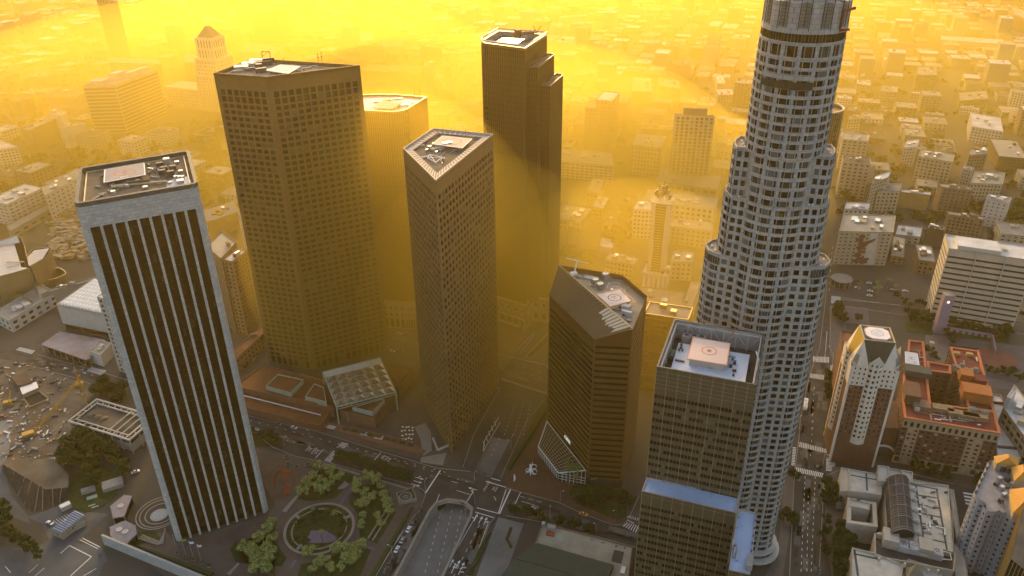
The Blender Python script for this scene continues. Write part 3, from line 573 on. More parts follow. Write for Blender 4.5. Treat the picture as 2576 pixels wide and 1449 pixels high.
def open_top_tower():
    H=165; P=[q('r3',1462,815,H),q('r3',2400,990,H),q('r3',2482,510,H),q('r3',1628,368,H)]
    T=thing("office_tower","olive-brown tower with an open sunken roof, pink helipad and blue lower roofs","tower",centroid(P))
    m=mat('olivegranite',(.105,.078,.042),.55,.12,.35,.4); pm=mat('paleframe',(.5,.42,.26),.5,.1)
    wall=MB(); wins=[]; V=[Vector((p.x,p.y)) for p in P]; V=ccw(V)
    def blk(V,z0,z1,top,nfh=4.12,fr=True):
        lines=MB()
        for i in range(len(V)):
            a,b=V[i],V[(i+1)%len(V)]; L=(b-a).length; nb=max(4,round(L/1.52)); nf=int((z1-z0-top)/nfh)
            facade(wall,wins,a,b,z0,z1,nf,nb,wf=.86,hf=.47,rec=.22,mt=(z1-z0)-nf*nfh,ml=.15,mr=.15)
            d=(b-a)/L; nr=Vector((d.y,-d.x))
            for k in range(0,nb+1,3 if top>4 else 3):
                c=a+d*(.15+(L-.3)*k/nb)+nr*.05; lines.face([XY(c-d*.05,z0),XY(c+d*.05,z0),XY(c+d*.05,z1),XY(c-d*.05,z1)])
            nt=int(top/2.0)
            for k in range(1,nt): zz=z1-k*2.0; lines.face([XY(a+nr*.05,zz),XY(b+nr*.05,zz),XY(b+nr*.05,zz+.08),XY(a+nr*.05,zz+.08)])
        lines.build("facade_joints",pm,T)
    blk(V,0,H,12.5)
    # lower front block with blue roof, and the right-hand one
    FRs,FLs=P[1],P[0]; zb=105.5; 
    B0,B1,F1,F0=q('r7',1370,530,zb),q('r7',2235,705,zb),q('r7',2210,860,zb),q('r7',1325,655,zb)
    LB=ccw([Vector((p.x,p.y)) for p in (B0+(B0-F0)*.02,B1+(B1-F1)*.02,F1,F0)]); blk(LB,0,zb,4)
    s=lambda x,y,z:at((2600+x/3.587)*.62891,(1900+y/3.587)*.62891,z); z2=101.5
    RB=ccw([Vector((p.x,p.y)) for p in (s(1262,487,z2),s(1535,547,z2),s(1437,1430,z2),s(1128,1365,z2))]); blk(RB,0,z2,4)
    wall.build("wall",m,T); panes(wins,T,[mat('paneA',(.014,.012,.008),.12,0,spec=.12),mat('paneB',(.04,.036,.024),.2,0,spec=.12),mat('paneC',(.13,.12,.085),.3,0,spec=.12)],weights=[10,3,1.3])
    rb=mat('roofblue',(.34,.42,.58),.7,.12,.09)
    for poly,z in ((LB,zb),(RB,z2)):
        r=MB(); r.face([XY(p,z-.5) for p in inset(poly,.3)]); r.build("lower_roof",rb,T); r=MB(); r.ring(poly,.35,z-.5,z+.25); r.build("parapet",mat('pinkcoping',(.42,.33,.29),.7,.1),T)
    for x,y,sz in ((1190,1000,(.8,3,1.5)),(1215,1090,(.6,5,1)),(1240,1200,(.6,3,1)),(1225,1020,(.5,2.5,1)),(1205,1150,(.5,3,.8)),(1250,1100,(.5,4,.8)),(1420,1290,(2.5,6,2.6)),(1280,600,(1,1,.5)),(1250,760,(.6,.6,.8)),(1320,740,(.4,.4,.5))):
        b=MB(); b.box(s(x,y,z2-.4),*sz,-.35); b.build("roof_equipment",MT['metal'] if sz[0]<2 else MT['concrete'],T)
    for k in range(7):
        b=MB(); b.box(s(1525-k*14,560+k*108,z2-.4),.5,.5,1.0); b.build("roof_vent",MT['darkmetal'],T)
    for x,y,sz in ((1535,575,(1.2,1.2,.8)),(1605,598,(.5,.5,.6)),(1700,610,(3.5,.5,.7)),(1790,632,(4,.8,1)),(1850,650,(2,.5,.8)),(1600,630,(.6,.4,.3)),(1975,685,(.5,.5,.6)),(1970,715,(.5,.5,.6))):
        b=MB(); b.box(q('r7',x,y,zb-.4),*sz,-.35); b.build("roof_equipment",MT['metal'],T)
    # sunken roof: parapet rim, inner walls with trusses, deck, platform, helipad
    rim=MB(); rim.ring(V,.7,H,H+.4); rim.build("parapet",MT['darkmetal'],T)
    I=inset(V,.7); n=4; zi=H-9; iw=MB()
    for i in range(4): a,b=I[i],I[(i+1)%4]; iw.face([XY(b,zi),XY(a,zi),XY(a,H),XY(b,H)])
    iw.face([XY(p,zi) for p in I],1); iw.build("well_wall",[mat('wellgrey',(.30,.29,.28),.8,.15,.3),MT['roofdark']],T)
    J=inset(V,1.5)
    for i in range(4):
        a,b=J[i],J[(i+1)%4]; L=(b-a).length; k=max(3,int(L/5)); tr=MB()
        for j in range(k+1):
            p=lerp(a,b,j/k); tr.bar(XY(p,zi),XY(p,H-.8),.32,4)
            if j<k:
                p2=lerp(a,b,(j+1)/k); mid=lerp(a,b,(j+.5)/k); tr.bar(XY(p,zi+1) if j%2 else XY(p,H-1),XY(p2,H-1) if j%2 else XY(p2,zi+1),.2,4)
        tr.bar(XY(a,H-1),XY(b,H-1),.4,4); tr.build("truss",mat('trussgrey',(.42,.41,.39),.6,.1),T)
    zd=H-6; D=[q('r3',1595,835,zd),q('r3',2290,965,zd),q('r3',2335,700,zd),q('r3',1670,585,zd)]; b=MB(); b.prism(D,zi,zd); b.build("roof_deck",mat('deckwhite',(.56,.60,.68),.7,.1,.15),T)
    z=H-2.5; U=[q('r3',1765,790,zd),q('r3',2090,850,zd),q('r3',2120,640,zd),q('r3',1810,590,zd)]; b=MB(); b.prism(U,zd,z-.6); b.build("penthouse",MT['whitewall'],T)
    hp=[q('r3',1745,735,z),q('r3',2120,795,z),q('r3',2155,592,z),q('r3',1803,532,z)]
    o=helipad(T,hp,zd,z-zd,mat('padrose',(.60,.46,.43),.7,.15,.1,c2=(.52,.42,.42)),"",mat('rosering',(.55,.27,.17),.8,.1),rim=MT['rosering'] if 'rosering' in MT else None,r=.2)
    c=centroid(hp); b=MB(); b.disc(c,1.0,z+.07,10); b.build("centre_mark",mat('browmark',(.3,.2,.17),.9,.1),o)
    for x,y in ((1745,515),(1815,520),(1885,530)):
        c=q('r3',x,y,zi+5); bb=MB(); bb.box((c.x,c.y,zi),3.6,3.4,5,-.35); oo=bb.build("cooling_unit",MT['concrete'],T); f=MB(); f.annulus((c.x,c.y),1.5,1.2,zi+5.3,16); f.disc(c,1.2,zi+5.1,16,mi=1); f.build("fan",[MT['metal'],MT['darkmetal']],oo)
    for x,y,s_ in ((1695,620,(1,1,1.4)),(1690,640,(1,1,1.2)),(1672,660,(.8,.8,1)),(1705,662,(.8,.8,1)),(2155,815,(1.4,1.2,1.2)),(2190,785,(1.4,1.2,1.6)),(2190,855,(1.6,1,1)),(2175,750,(.8,.8,1)),(1680,760,(4,.8,.6))):
        b=MB(); b.box(q('r3',x,y,zd),*s_,-.35); b.build("roof_machine",MT['darkmetal'],T)
    clutter(T,[Vector((p.x,p.y)) for p in D],zd,16,8,.7)
    l=MB(); l.bar(q('r3',2395,670,H-3),q('r3',2420,740,H-4),.35,6); l.bar(q('r3',2420,740,H-4),q('r3',2395,860,H-6),.35,6); l.bar(q('r3',2395,860,H-6),q('r3',2375,960,H-8),.3,6); l.build("duct_pipe",MT['whitepaint'],T)
    l=MB(); c=q('r3',1610,700,zi+2); l.bar(c-Vector((1,2,0)),c+Vector((1,3,0)),1.1,8); l.build("green_tank",mat('greentank',(.12,.2,.12),.6,.1),T)
    l=MB(); l.box(q('r3',2178,505,H+.4),.5,.5,1.6); l.build("red_beacon",mat('redcloth',(.55,.05,.03),.7,.1),T)
open_top_tower()
# ---- round stepped tower, the tallest
def round_tower():
    c0=Vector((118.8,326.7)); d0=c0.normalized(); rt=Vector((d0.y,-d0.x)); W=lambda u,w:c0+rt*u-d0*w
    T=thing("office_tower","round pale stone skyscraper with stepped shoulders, tallest building of all","skyscraper",XY(c0,0))
    m=mat('palegranite',(.42,.40,.37),.7,.08,.4,.35); add_blocks(m,2.6,1.95,.09,.5); wall=MB(); wins=[]
    FH=4.02
    def arc(a,b,cw,R,n,sgn=1):     # polyline of n chords from a to b on a circle about (0|cx)
        t0=math.atan2(a[1]-cw[1],a[0]-cw[0]); t1=math.atan2(b[1]-cw[1],b[0]-cw[0])
        if t1>t0 and sgn>0: t1-=2*math.pi
        return [(cw[0]+R*math.cos(t0+(t1-t0)*k/n),cw[1]+R*math.sin(t0+(t1-t0)*k/n)) for k in range(n+1)]
    def bay(a,b,z0,z1,nf,out=.6,hf=.64):
        a,b=Vector(a),Vector(b); L=(b-a).length; d=(b-a)/L; nr=Vector((-d.y,d.x))   # u to the right, w toward the viewer
        if nr.dot((a+b)/2-Vector((0,0)))<0 and False: nr=-nr
        s=[0,.10,.27,.73,.90,1]; o=[0,0,out,out,0,0]; pts=[a+d*(L*s[k])+nr*o[k] for k in range(6)]
        for k in range(5):
            p,r=pts[k],pts[k+1]; P,R=W(*p),W(*r)
            if k in (0,4): wall.face([XY(P,z0),XY(R,z0),XY(R,z1),XY(P,z1)])
            else: facade(wall,wins,P,R,z0,z1,nf,1,wf=(.93 if k==2 else .82),hf=hf,rec=.3,sill=.5)
    def flat(a,b,z0,z1,nf,nb): facade(wall,wins,W(*a),W(*b),z0,z1,nf,nb,wf=.62,hf=.62,rec=.35)
    R1=16.4; cw=math.degrees(math.atan2(11.2,12))
    def plan(zt):                   # list of ('bay'|'flat', a, b) going left to right round the plan, viewer side first
        fr=arc((-12,11.2),(12,11.2),(0,0),R1,4); bk=arc((12,-11.2),(-12,-11.2),(0,0),R1,4)
        out=[('bay',fr[k],fr[k+1],1) for k in range(4)]
        if zt==3:
            rr=arc((20,9.5),(20,-9.5),(18.4,0),9.63,4); out+=[('flat',(12,11.2),(20,9.5),2)]+[('bay',rr[k],rr[k+1],1) for k in range(4)]+[('flat',(20,-9.5),(12,-11.2),2)]
        elif zt==2:
            rr=arc((18.4,9.9),(18.4,-9.9),(9.1,0),13.5,3); out+=[('flat',(12,11.2),(18.4,9.9),2)]+[('bay',rr[k],rr[k+1],1) for k in range(3)]+[('flat',(18.4,-9.9),(12,-11.2),2)]
        elif zt==1.5:
            rr=arc((18.4,7.6),(18.4,-7.6),(9.1,0),12.0,3); rr[0]=(19.2,7.8);rr[-1]=(19.2,-7.8); out+=[('step',(12,11.2),(13.2,8.0),0),('flat',(13.2,8.0),(19.2,7.8),2)]+[('bay',rr[k],rr[k+1],1) for k in range(3)]+[('flat',(19.2,-7.8),(13.2,-8.0),2),('step',(13.2,-8.0),(12,-11.2),0)]
        else:
            rr=arc((12,11.2),(12,-11.2),(0,0),R1,4); out+=[('bay',rr[k],rr[k+1],1) for k in range(4)]
        out+=[('bay',bk[k],bk[k+1],1) for k in range(4)]
        nR=len(out)-8
        out+=[(t,(-b[0],b[1]),(-a[0],a[1]),n) for t,a,b,n in reversed(out[4:4+nR])]
        return out
    def tier(zt,z0,z1,nf):
        pl=plan(zt); poly=[W(*a) for _,a,b,_ in pl]
        for t,a,b,n in pl:
            # walk clockwise in (u,w): outward is to the left of travel, so swap for the facade helper
            if t=='bay': bay(a,b,z0,z1,nf)
            elif t=='flat': flat(a,b,z0,z1,nf,n)
            else: wall.face([XY(W(*a),z0),XY(W(*b),z0),XY(W(*b),z1),XY(W(*a),z1)])
        return poly
    # the facade helper wants the outward side on the right of travel; (u,w) with w toward the viewer gives exactly that
    t3=tier(3,9,182,43); t2=tier(2,187,216,7); t15=tier(1.5,216,238,5)
    # shaft: storeys above, with taller windows under the belt
    t1=tier(1,238,279,11); 
    pl=plan(1)
    for t,a,b,n in pl: bay(a,b,279,285,1,out=.45,hf=.72)
    # glazed belt storeys where the side drums end
    def curtain(pl,z0,z1,mi_mat,name,only=None):
        g=MB(); f=MB()
        for t,a,b,n in pl:
            A,B=W(*a),W(*b); g.face([XY(A,z0),XY(B,z0),XY(B,z1),XY(A,z1)])
            k=max(2,int((B-A).length/1.2))
            for j in range(k+1): p=lerp(A,B,j/k); f.bar(XY(p,z0),XY(p,z1),.07,4)
        g.build(name,mi_mat,T); f.build("glazing_bars",MT['trussgrey'],T)
    gb=mat('beltglass',(.03,.045,.035),.12,0,spec=.12)
    drum=[x for x in plan(3) if min(abs(x[1][0]),abs(x[2][0]))>19.9]
    curtain([x for x in drum if x[1][0]>0],182,186,gb,"glazed_belt"); curtain([x for x in drum if x[1][0]<0],182,186,gb,"glazed_belt")
    for t,a,b,n in plan(3):
        if min(abs(a[0]),abs(b[0]))<=19.9:
            if t=='bay': bay(a,b,182,187,1)
            else: flat(a,b,182,187,1,n); curtain(plan(1),285.4,288.6,gb,"glazed_belt")
    wall.build("wall",m,T)
    panes(wins,T,[mat('usA',(.008,.007,.006),.12,0,spec=.12),mat('usB',(.02,.02,.017),.2,0,spec=.12),mat('usC',(.10,.12,.11),.3,0,spec=.12),mat('usD',(.045,.06,.055),.3,0)],weights=[6,3,2,2])
    rs=mat('rooftaupe',(.22,.18,.16),.9,.2,.15)
    def cap(poly,z,h=.8):
        r=MB(); r.face([XY(p,z) for p in ccw(poly)]); r.build("roof",rs,T); r=MB(); r.ring(poly,.4,z-1,z+h); r.build("parapet",m,T)
    cap(t3,186.6,.9); cap(t2,216.6,.5); cap(t15,238.3,.8)
    fl=MB(); fl.ring(inset(ccw([W(*a) for _,a,b,_ in plan(1)]),-.35),1.0,284.9,285.5); fl.ring(inset(ccw([W(*a) for _,a,b,_ in plan(1)]),-.35),1.0,288.6,290.8); fl.build("cornice",m,T)
    # crown of folded stone panels with lit glass strips between
    n=12; cr=MB(); z0,z1=290.8,300
    for k in range(n):
        t=2*math.pi*(k+.5)/n; hw=math.pi/n
        P=[(15.2,t-hw*.98),(15.9,t-hw*.62),(16.5,t),(15.9,t+hw*.62),(15.2,t+hw*.98)]
        pts=[W(r*math.sin(a),r*math.cos(a)) for r,a in P]
        pn=MB()
        for j in (1,2): pn.face([XY(pts[j],z0),XY(pts[j+1],z0),XY(pts[j+1],z1),XY(pts[j],z1)])
        inn=[W(13.6*math.sin(a),13.6*math.cos(a)) for r,a in P]; pn.face([XY(pts[1],z1),XY(pts[2],z1),XY(pts[3],z1),XY(inn[3],z1),XY(inn[1],z1)])
        pn.build("crown_panel",m,T)
        gs=MB(); fr=MB(); t2_=2*math.pi*k/n; dk=MB(); e0,e1=[W(16.35*math.sin(t2_+s_),16.35*math.cos(t2_+s_)) for s_ in (-hw*.46,hw*.46)]; e2,e3=[W(15.7*math.sin(t2_+s_),15.7*math.cos(t2_+s_)) for s_ in (-hw*.42,hw*.42)]; dk.bar(XY(e0,z0-1),XY(e0,z1+1.5),.22,4); dk.bar(XY(e1,z0-1),XY(e1,z1+1.5),.22,4); dk.build('strip_fin',MT['darkmetal'],T); 
        a0,a1,a2=[W(r*math.sin(a),r*math.cos(a)) for r,a in ((15.9,t2_-hw*.38),(14.9,t2_),(15.9,t2_+hw*.38))]
        nn=7
        for j in range(nn):
            za=z0+(z1-z0)*j/nn; zb=za+(z1-z0)/nn*.86
            for u,v in ((a0,a1),(a1,a2)):
                uu,vv=lerp(u,v,.12),lerp(u,v,.9); gs.face([XY(uu,za),XY(vv,za),XY(vv,zb),XY(uu,zb)])
        for u,v in ((a0,a1),(a1,a2)): fr.face([XY(u*1.0-(u-c0)*.006,z0),XY(v-(v-c0)*.006,z0),XY(v-(v-c0)*.006,z1),XY(u-(u-c0)*.006,z1)])
        fr.build("strip_frame",MT['darkmetal'],T); 
        go=gs.build("crown_glass",mat('crownglass',(.20,.21,.17),.3,.25,.3,.3),T)
    top=MB(); top.face([XY(W(14*math.sin(2*math.pi*k/24),14*math.cos(2*math.pi*k/24)),298) for k in range(24)]); top.build("crown_roof",MT['roofdark'],T)
    up=MB(); up.prism([W(12*math.sin(2*math.pi*k/24),12*math.cos(2*math.pi*k/24)) for k in range(24)],297,312); up.build("upper_drum",m,T)
    # maintenance balcony band seen on the viewer's left
    bl=MB(); A=arc((-12,11.2),(12,11.2),(0,0),R1+1.4,8)
    for k in range(0,6): a,b=W(*A[k]),W(*A[k+1]); bl.bar(XY(a,273.4),XY(b,273.4),.15,4); bl.face([XY(a,271.3),XY(b,271.3),XY(b,273.2),XY(a,273.2)]); bl.face([XY(a,271.3),XY(W(A[k][0]*.88,A[k][1]*.88),271.3),XY(W(A[k+1][0]*.88,A[k+1][1]*.88),271.3),XY(b,271.3)])
    bl.build("balcony",m,T)
    gg=MB()
    for k in range(0,6): a,b=W(*A[k]),W(*A[k+1]); gg.face([XY(a,267.6),XY(b,267.6),XY(b,270.6),XY(a,270.6)])
    gg.build("balcony_glazing",gb,T)
    for k in range(8):
        t=-.7+k*.2; p=W(15.6*math.sin(t),15.6*math.cos(t)) ; f=MB(); f.box(XY(p,271.6),.9,.6,.9,t); f.build("planter",MT['darkmetal'],T)
    rd=MB(); p=W(15.6,6); 
    K=[XY(W(13.5,10.8),297),XY(W(17.5,8),298),XY(W(17.8,8),295)]; rd.bar(K[0],K[1],.7,4); rd.bar(XY(W(13.5,10.8),297),XY(W(13.5,10.8),290),.35,4); rd.bar(XY(W(13.5,10.8),290),XY(W(16.8,8.2),290),.6,4); rd.build("red_bracket",mat('redsteel',(.22,.03,.02),.6,.15,1),T)
    for u,w,z in ((22,3,186.6),(24,5,186.6),(25,-2,186.6),(-23,4,186.6),(-25,0,186.6),(16,3,238.3),(18,-1,238.3),(19,3,238.3),(-17,2,238.3),(-18,-2,238.3),(-16,5,238.3),(15.5,9.2,216.6),(-15.5,9.4,216.6),(14,9.8,216.6)):
        b=MB(); b.box(XY(W(u,w),z),.7,.7,.7); b.build("roof_vent",MT['whitepaint'],T)
    # entrance drums at the foot
    e=MB(); P9=[W(*a) for _,a,b,_ in plan(3)]; e.prism(inset(ccw(P9),.6),0,9); e.build("base_wall",m,T)
    cn=MB()
    for z,R in ((8,30.5),(3.2,32.5)):
        pts=[W(18.4+(R-18.4)*math.sin(t),(R-18.4)*math.cos(t)) for t in [i*math.pi/12-.2 for i in range(0,13)]]
        for k in range(12):
            a,b=pts[k],pts[k+1]; cc=W(18.4,0); cn.face([XY(a,z),XY(b,z),XY(b,z+2.2),XY(a,z+2.2)]); cn.face([XY(lerp(cc,a,.8),z+2),XY(lerp(cc,b,.8),z+2),XY(b,z+2.2),XY(a,z+2.2)])
    cn.build("curved_canopy",MT['whitewall'],T)
round_tower()
# ------------------------------------------------ other buildings, each from the corners of its roof
OCC=[]                                   # footprints already taken, for the fill of the far city
def hgt(base,top):
    b=q(*base) if isinstance(base[0],str) else at(*base)
    px=((Z8[top[0]][0]+top[1]/2.337)*.62891,(Z8[top[0]][1]+top[2]/2.337)*.62891) if isinstance(top[0],str) else top
    r=ray(*px); t=Vector((r.x,r.y)).dot(Vector((b.x,b.y)))/Vector((r.x,r.y)).length_squared; return HCAM+t*r.z
def occ(poly,m=-1):
    c=centroid(poly); OCC.append((c.x,c.y,max((Vector((p[0],p[1],0))-c).length for p in poly)+m))
def bldg(name,label,h,A,B,C,wm,rm='roofpale',fh=4.0,bw=4.5,wf=.5,hf=.5,cap=24,gl=None,style='grid',par=.9,units=2,cat='building',group=None,blank=(),rec=.3,hbase=None,seed=None,D=None,arch=False,taper=0):
    rnd=random.Random(sum(ord(ch)*(k+1) for k,ch in enumerate(label))%9999 if seed is None else seed)
    if isinstance(h,tuple): h=hgt(*h)
    P3=[q(*A,h),q(*B,h),q(*C,h)]; P3.append(q(*D,h) if D else P3[0]+P3[2]-P3[1]); P=ccw([Vector((p.x,p.y)) for p in P3]); occ(P)
    T=thing(name,label,cat,centroid(P),group); wall=MB(); wins=[]
    wmm=MT[wm] if isinstance(wm,str) else wm
    nf=max(1,round((h-1.5)/fh))
    for i in range(4):
        a,b=P[i],P[(i+1)%4]; L=(b-a).length
        if i in blank or style=='blank': wall.face([XY(a,0),XY(b,0),XY(b,h),XY(a,h)])
        elif style=='band': band_wall(wall,wins,a,b,0,h,fh,hf,rec,1.5)
        else: facade(wall,wins,a,b,0,h,nf,max(1,round(L/bw)),wf=wf,hf=hf,rec=rec,mt=1.5,ml=.8,mr=.8,arch=arch)
    wall.build("wall",wmm,T); 
    if wins: panes(wins,T,gl or GLS,cap=cap,weights=[6,3,1] if not gl else None,name='ribbon_window' if style=='band' else 'window')
    roofing(T,P,h,MT[rm],wmm,par,.45)
    for k in range(units):
        u,v=rnd.uniform(.2,.8),rnd.uniform(.2,.8); e=P[1]-P[0]; e2=P[2]-P[1]; s=(min(e.length*.25,rnd.uniform(2,8)),min(e2.length*.25,rnd.uniform(2,6)),rnd.uniform(1.2,3.4))
        c=P[0]+e*u+e2*v; b=MB(); b.box(XY(c,h-par),*s,math.atan2(e.y,e.x)); b.build("rooftop_unit",MT['metal'] if rnd.random()<.4 else wmm,T)
    return T,P,h
def stack(T,P,u0,u1,v0,v1,z,h,m,name="penthouse",rm=None):
    Q=[lerp(lerp(P[0],P[1],u),lerp(P[3],P[2],u),v) for u,v in ((u0,v0),(u1,v0),(u1,v1),(u0,v1))]
    b=MB(); b.prism(Q,z,z+h,tmi=1); b.build(name,[m,rm or MT['roofpale']],T); return Q
mat('ochre',(.36,.22,.08),.9,.15,.3); mat('cream',(.37,.31,.22),.9,.1,.3); mat('darkbrown',(.10,.065,.045),.9,.2,.3); mat('lilac',(.30,.22,.26),.9,.08,.3); mat('steelskin',(.5,.47,.42),.28,.15,.05,.6,.9)
# -- civic centre, upper left
T,P,h=bldg("office_block","square office block banded with pale ledges on every floor, four white boxes on its roof",71,('a1',770,800),('a1',1075,790),('a1',1470,648),'cream',fh=5.2,style='band',hf=.62,cap=60,units=0,gl=[MT['glassB']])
for u0,u1,v0,v1,hh in ((.08,.25,.1,.3,5),(.3,.5,.08,.3,5),(.3,.55,.38,.62,9),(.62,.8,.5,.7,7),(.62,.82,.75,.95,7)): stack(T,P,u0,u1,v0,v1,h-1,hh,MT['whitewall'],"plant_room",MT['roofwhite'])
bldg("courthouse","pale courthouse with a tall row of narrow columns, behind the banded office block",46,('a1',1015,583),('a1',1505,598),('a1',1480,545),'palewall',bw=4,wf=.45,hf=.8,fh=22,cap=40,units=3)
bldg("courthouse","dark-roofed stone courthouse with columns, left of the banded office block",34,('a1',425,885),('a1',735,898),('a1',855,830),'palewall','roofdark',bw=3.5,wf=.45,hf=.7,fh=15,cap=30,units=2)
T,P,h=bldg("office_block","blank dark slab with a white end wall, left of the banded office block",(('a1',345,1430),('a1',285,1215)),('a1',190,1205),('a1',285,1215),('a1',560,1085),'tanbrick','roofpale',style='blank',units=2)
bldg("office_block","plain white block standing beside the blank dark slab",(('a1',610,1390),('a1',585,1190)),('a1',553,1185),('a1',600,1195),('a1',800,1150),'whitewall','roofpale',style='blank',units=3)
bldg("office_block","tall white lift block rising behind the blank dark slab",(('a1',640,1290),('a1',625,1040)),('a1',455,1055),('a1',570,1085),('a1',625,1042),'whitewall','roofpale',style='blank',units=1)
bldg("office_block","long white office building with deep roof terraces at the left picture edge, under the hillside",26,('a5',-120,560),('a5',60,600),('a5',400,445),'whitewall','roofwhite',fh=4.2,bw=7,wf=.6,hf=.3,cap=40,units=5)
bldg("office_block","white wing with square windows next to the long office at the left",30,('a5',390,440),('a5',420,520),('a5',760,330),'whitewall','roofpale',fh=5,bw=8,wf=.45,hf=.3,cap=40,units=5)
bldg("office_block","small white block with sawtooth windows at the left picture edge",24,('a5',-200,20),('a5',-20,90),('a5',165,60),'whitewall','roofwhite',fh=4,bw=5,wf=.6,hf=.45,cap=30,units=2)
bldg("garage","low long white garage with slots near the ground, below the left offices",9,('a5',60,800),('a5',100,850),('a5',500,625),'palewall','roofpale',fh=7,bw=12,wf=.5,hf=.25,cap=20,units=0)
def city_hall():
    b=q('a1',2085,1010); T=thing("city_hall","slim white tower with stepped shoulders and a small dark pyramid top","tower",b); rz=-.36
    hs=hgt(('a1',2085,1010),('a1',2005,335)); ht=hgt(('a1',2085,1010),('a1',1990,240))
    def sq(s): return [Vector((b.x,b.y))+Vector((x*math.cos(rz)-y*math.sin(rz),x*math.sin(rz)+y*math.cos(rz)))*s/2 for x,y in ((-1,-1),(1,-1),(1,1),(-1,1))]
    wl=MB(); wins=[]; 
    for s,z0,z1 in ((46,0,hs*.5),(40,hs*.5,hs*.72),(31,hs*.72,hs)):
        V=sq(s)
        for i in range(4): facade(wl,wins,V[i],V[(i+1)%4],z0,z1,max(1,int((z1-z0)/ (12 if z0>hs*.7 else 5))),7 if s>35 else 5,wf=.4,hf=.75 if z0>hs*.7 else .5,ml=2,mr=2,mt=2)
        wl.face([XY(p,z1) for p in V])
    for s,x in ((110,-1),(110,1)):
        c=Vector((b.x+math.cos(rz)*x*50,b.y+math.sin(rz)*x*50)); V=[c+Vector((u*math.cos(rz)-v*math.sin(rz),u*math.sin(rz)+v*math.cos(rz))) for u,v in ((-42,-20),(42,-20),(42,20),(-42,20))]
        for i in range(4): facade(wl,wins,V[i],V[(i+1)%4],0,32,6,14 if i%2==0 else 7,wf=.4,hf=.5,ml=2,mr=2,mt=2)
        wl.face([XY(p,32) for p in V])
    wl.build("wall",MT['whitewall'],T); panes(wins,T,GLS,cap=30)
    V=sq(25); r=MB(); 
    for k in range(3):
        V0,V1=sq(26-k*7),sq(26-(k+1)*7+.5); z0,z1=hs+(ht-hs)*k/3,hs+(ht-hs)*(k+1)/3
        for i in range(4): r.face([XY(V0[i],z0),XY(V0[(i+1)%4],z0),XY(V1[(i+1)%4],z1),XY(V1[i],z1)])
    r.face([XY(p,ht) for p in sq(5.5)]); r.build("pyramid_roof",mat('slate',(.12,.12,.10),.8,.1),T); occ(sq(120))
city_hall()
bldg("office_block","broad hazy block with tall thin ribs, just left of the slim white tower",38,('a1',1715,580),('a1',1950,590),('a1',1960,500),'palewall',bw=5,wf=.4,hf=.8,fh=17,cap=10,units=2)
bldg("office_block","white block with window grid at the foot of the slim white tower",(('a1',1880,960),('a1',1850,800)),('a1',1840,800),('a1',1860,812),('a1',2010,820),'whitewall',bw=5,cap=20,units=2)
bldg("tower_block","tall hazy slab beyond the city hall, cut by the picture top",120,('a1',895,-20),('a1',1100,10),('a1',1090,-40),'tanbrick',bw=7,wf=.4,hf=.7,fh=8,cap=10,units=0,cat='tower')
bldg("tower_block","pale hazy tower with vertical ribs left of the slim white tower",(('a1',1650,480),('a1',1545,240)),('a1',1530,230),('a1',1700,240),('a1',1730,210),'palewall',bw=6,wf=.35,hf=.8,fh=14,cap=10,units=1,cat='tower')
bldg("tower_block","wide dark hazy slab behind the tallest brown tower",(('a2',40,420),('a2',10,110)),('a1',2330,95),('a2',0,110),('a2',350,95),'tanbrick',bw=7,wf=.4,hf=.4,fh=6,cap=10,units=0,cat='tower')
bldg("courthouse","long white low courthouse in the haze behind the brown tower roof",26,('a2',-120,470),('a2',200,520),('a2',305,440),'whitewall',bw=5,cap=16,units=3)
bldg("station","pale mission-style hall with round arches beyond the freeway",14,('a1',770,505),('a1',1030,512),('a1',1060,470),'cream','roofbrown',bw=10,wf=.6,hf=.6,fh=12,cap=10,arch=True,units=0)
bldg("apartment_block","white window-gridded apartment tower edge behind the ribbed granite tower",(('r1',1125,850),('r1',905,155)),('r1',905,155),('r1',1030,190),('r1',1180,60),'whitewall','roofwhite',fh=4.2,bw=4,wf=.72,hf=.7,cap=80,units=1,cat='tower',rec=1.0)
# -- museums
def ribbed_museum():
    h=24; FL,FR,BR=q('r1',527,225,h),q('r1',1000,322,h),q('r1',1010,20,h); BL=q('r1',880,-20,h); BR=FR+(BL-FL); P=[FL,FR,BR,BL]; occ(P)
    T=thing("museum","white box museum with a ribbed white roof and dark base, beside the street","museum",centroid(P))
    w=MB(); V=ccw([Vector((p.x,p.y)) for p in P]); w.prism(V,5,h,top=False); w.build("wall",MT['whitewall'],T); b=MB(); b.prism(inset(V,1.2),0,5); b.build("dark_base",MT['glassA'],T)
    r=MB(); r.face([XY(p,h-1.5) for p in V]); r.build("roof",MT['roofpale'],T); r=MB(); r.ring(V,.4,h-1.5,h); r.build("parapet",MT['whitewall'],T)
    n=15
    for k in range(n):
        a=lerp(FL,FR,(k+.8)/(n+.6)); d=(BL-FL)*.93; a=a+(BL-FL)*.04; rib=MB(); wd=(FR-FL)*(.42/n)
        prev=None
        for j in range(17):
            p=a+d*(j/16); z=h-1.5
            ring=[XY(p-wd,z),XY(p-wd*.9,z+1.6),XY(p,z+2.4),XY(p+wd*.9,z+1.6),XY(p+wd,z)]
            if j%2==0: ring=[XY(p-wd*.8,z),XY(p-wd*.75,z+1.3),XY(p,z+2.0),XY(p+wd*.75,z+1.3),XY(p+wd*.8,z)]
            if prev:
                for i in range(4): rib.face([prev[i],prev[i+1],ring[i+1],ring[i]])
            else: rib.face(ring)
            prev=ring
        rib.build("roof_rib",MT['whitepaint'],T)
ribbed_museum()
bldg("school","white L-shaped building with two rows of square dark windows along the street",(('r1',100,500),('r1',85,378)),('r1',-60,300),('r1',85,378),('r1',530,110),'whitewall','roofpale',fh=6,bw=9,wf=.5,hf=.5,cap=40,units=5)
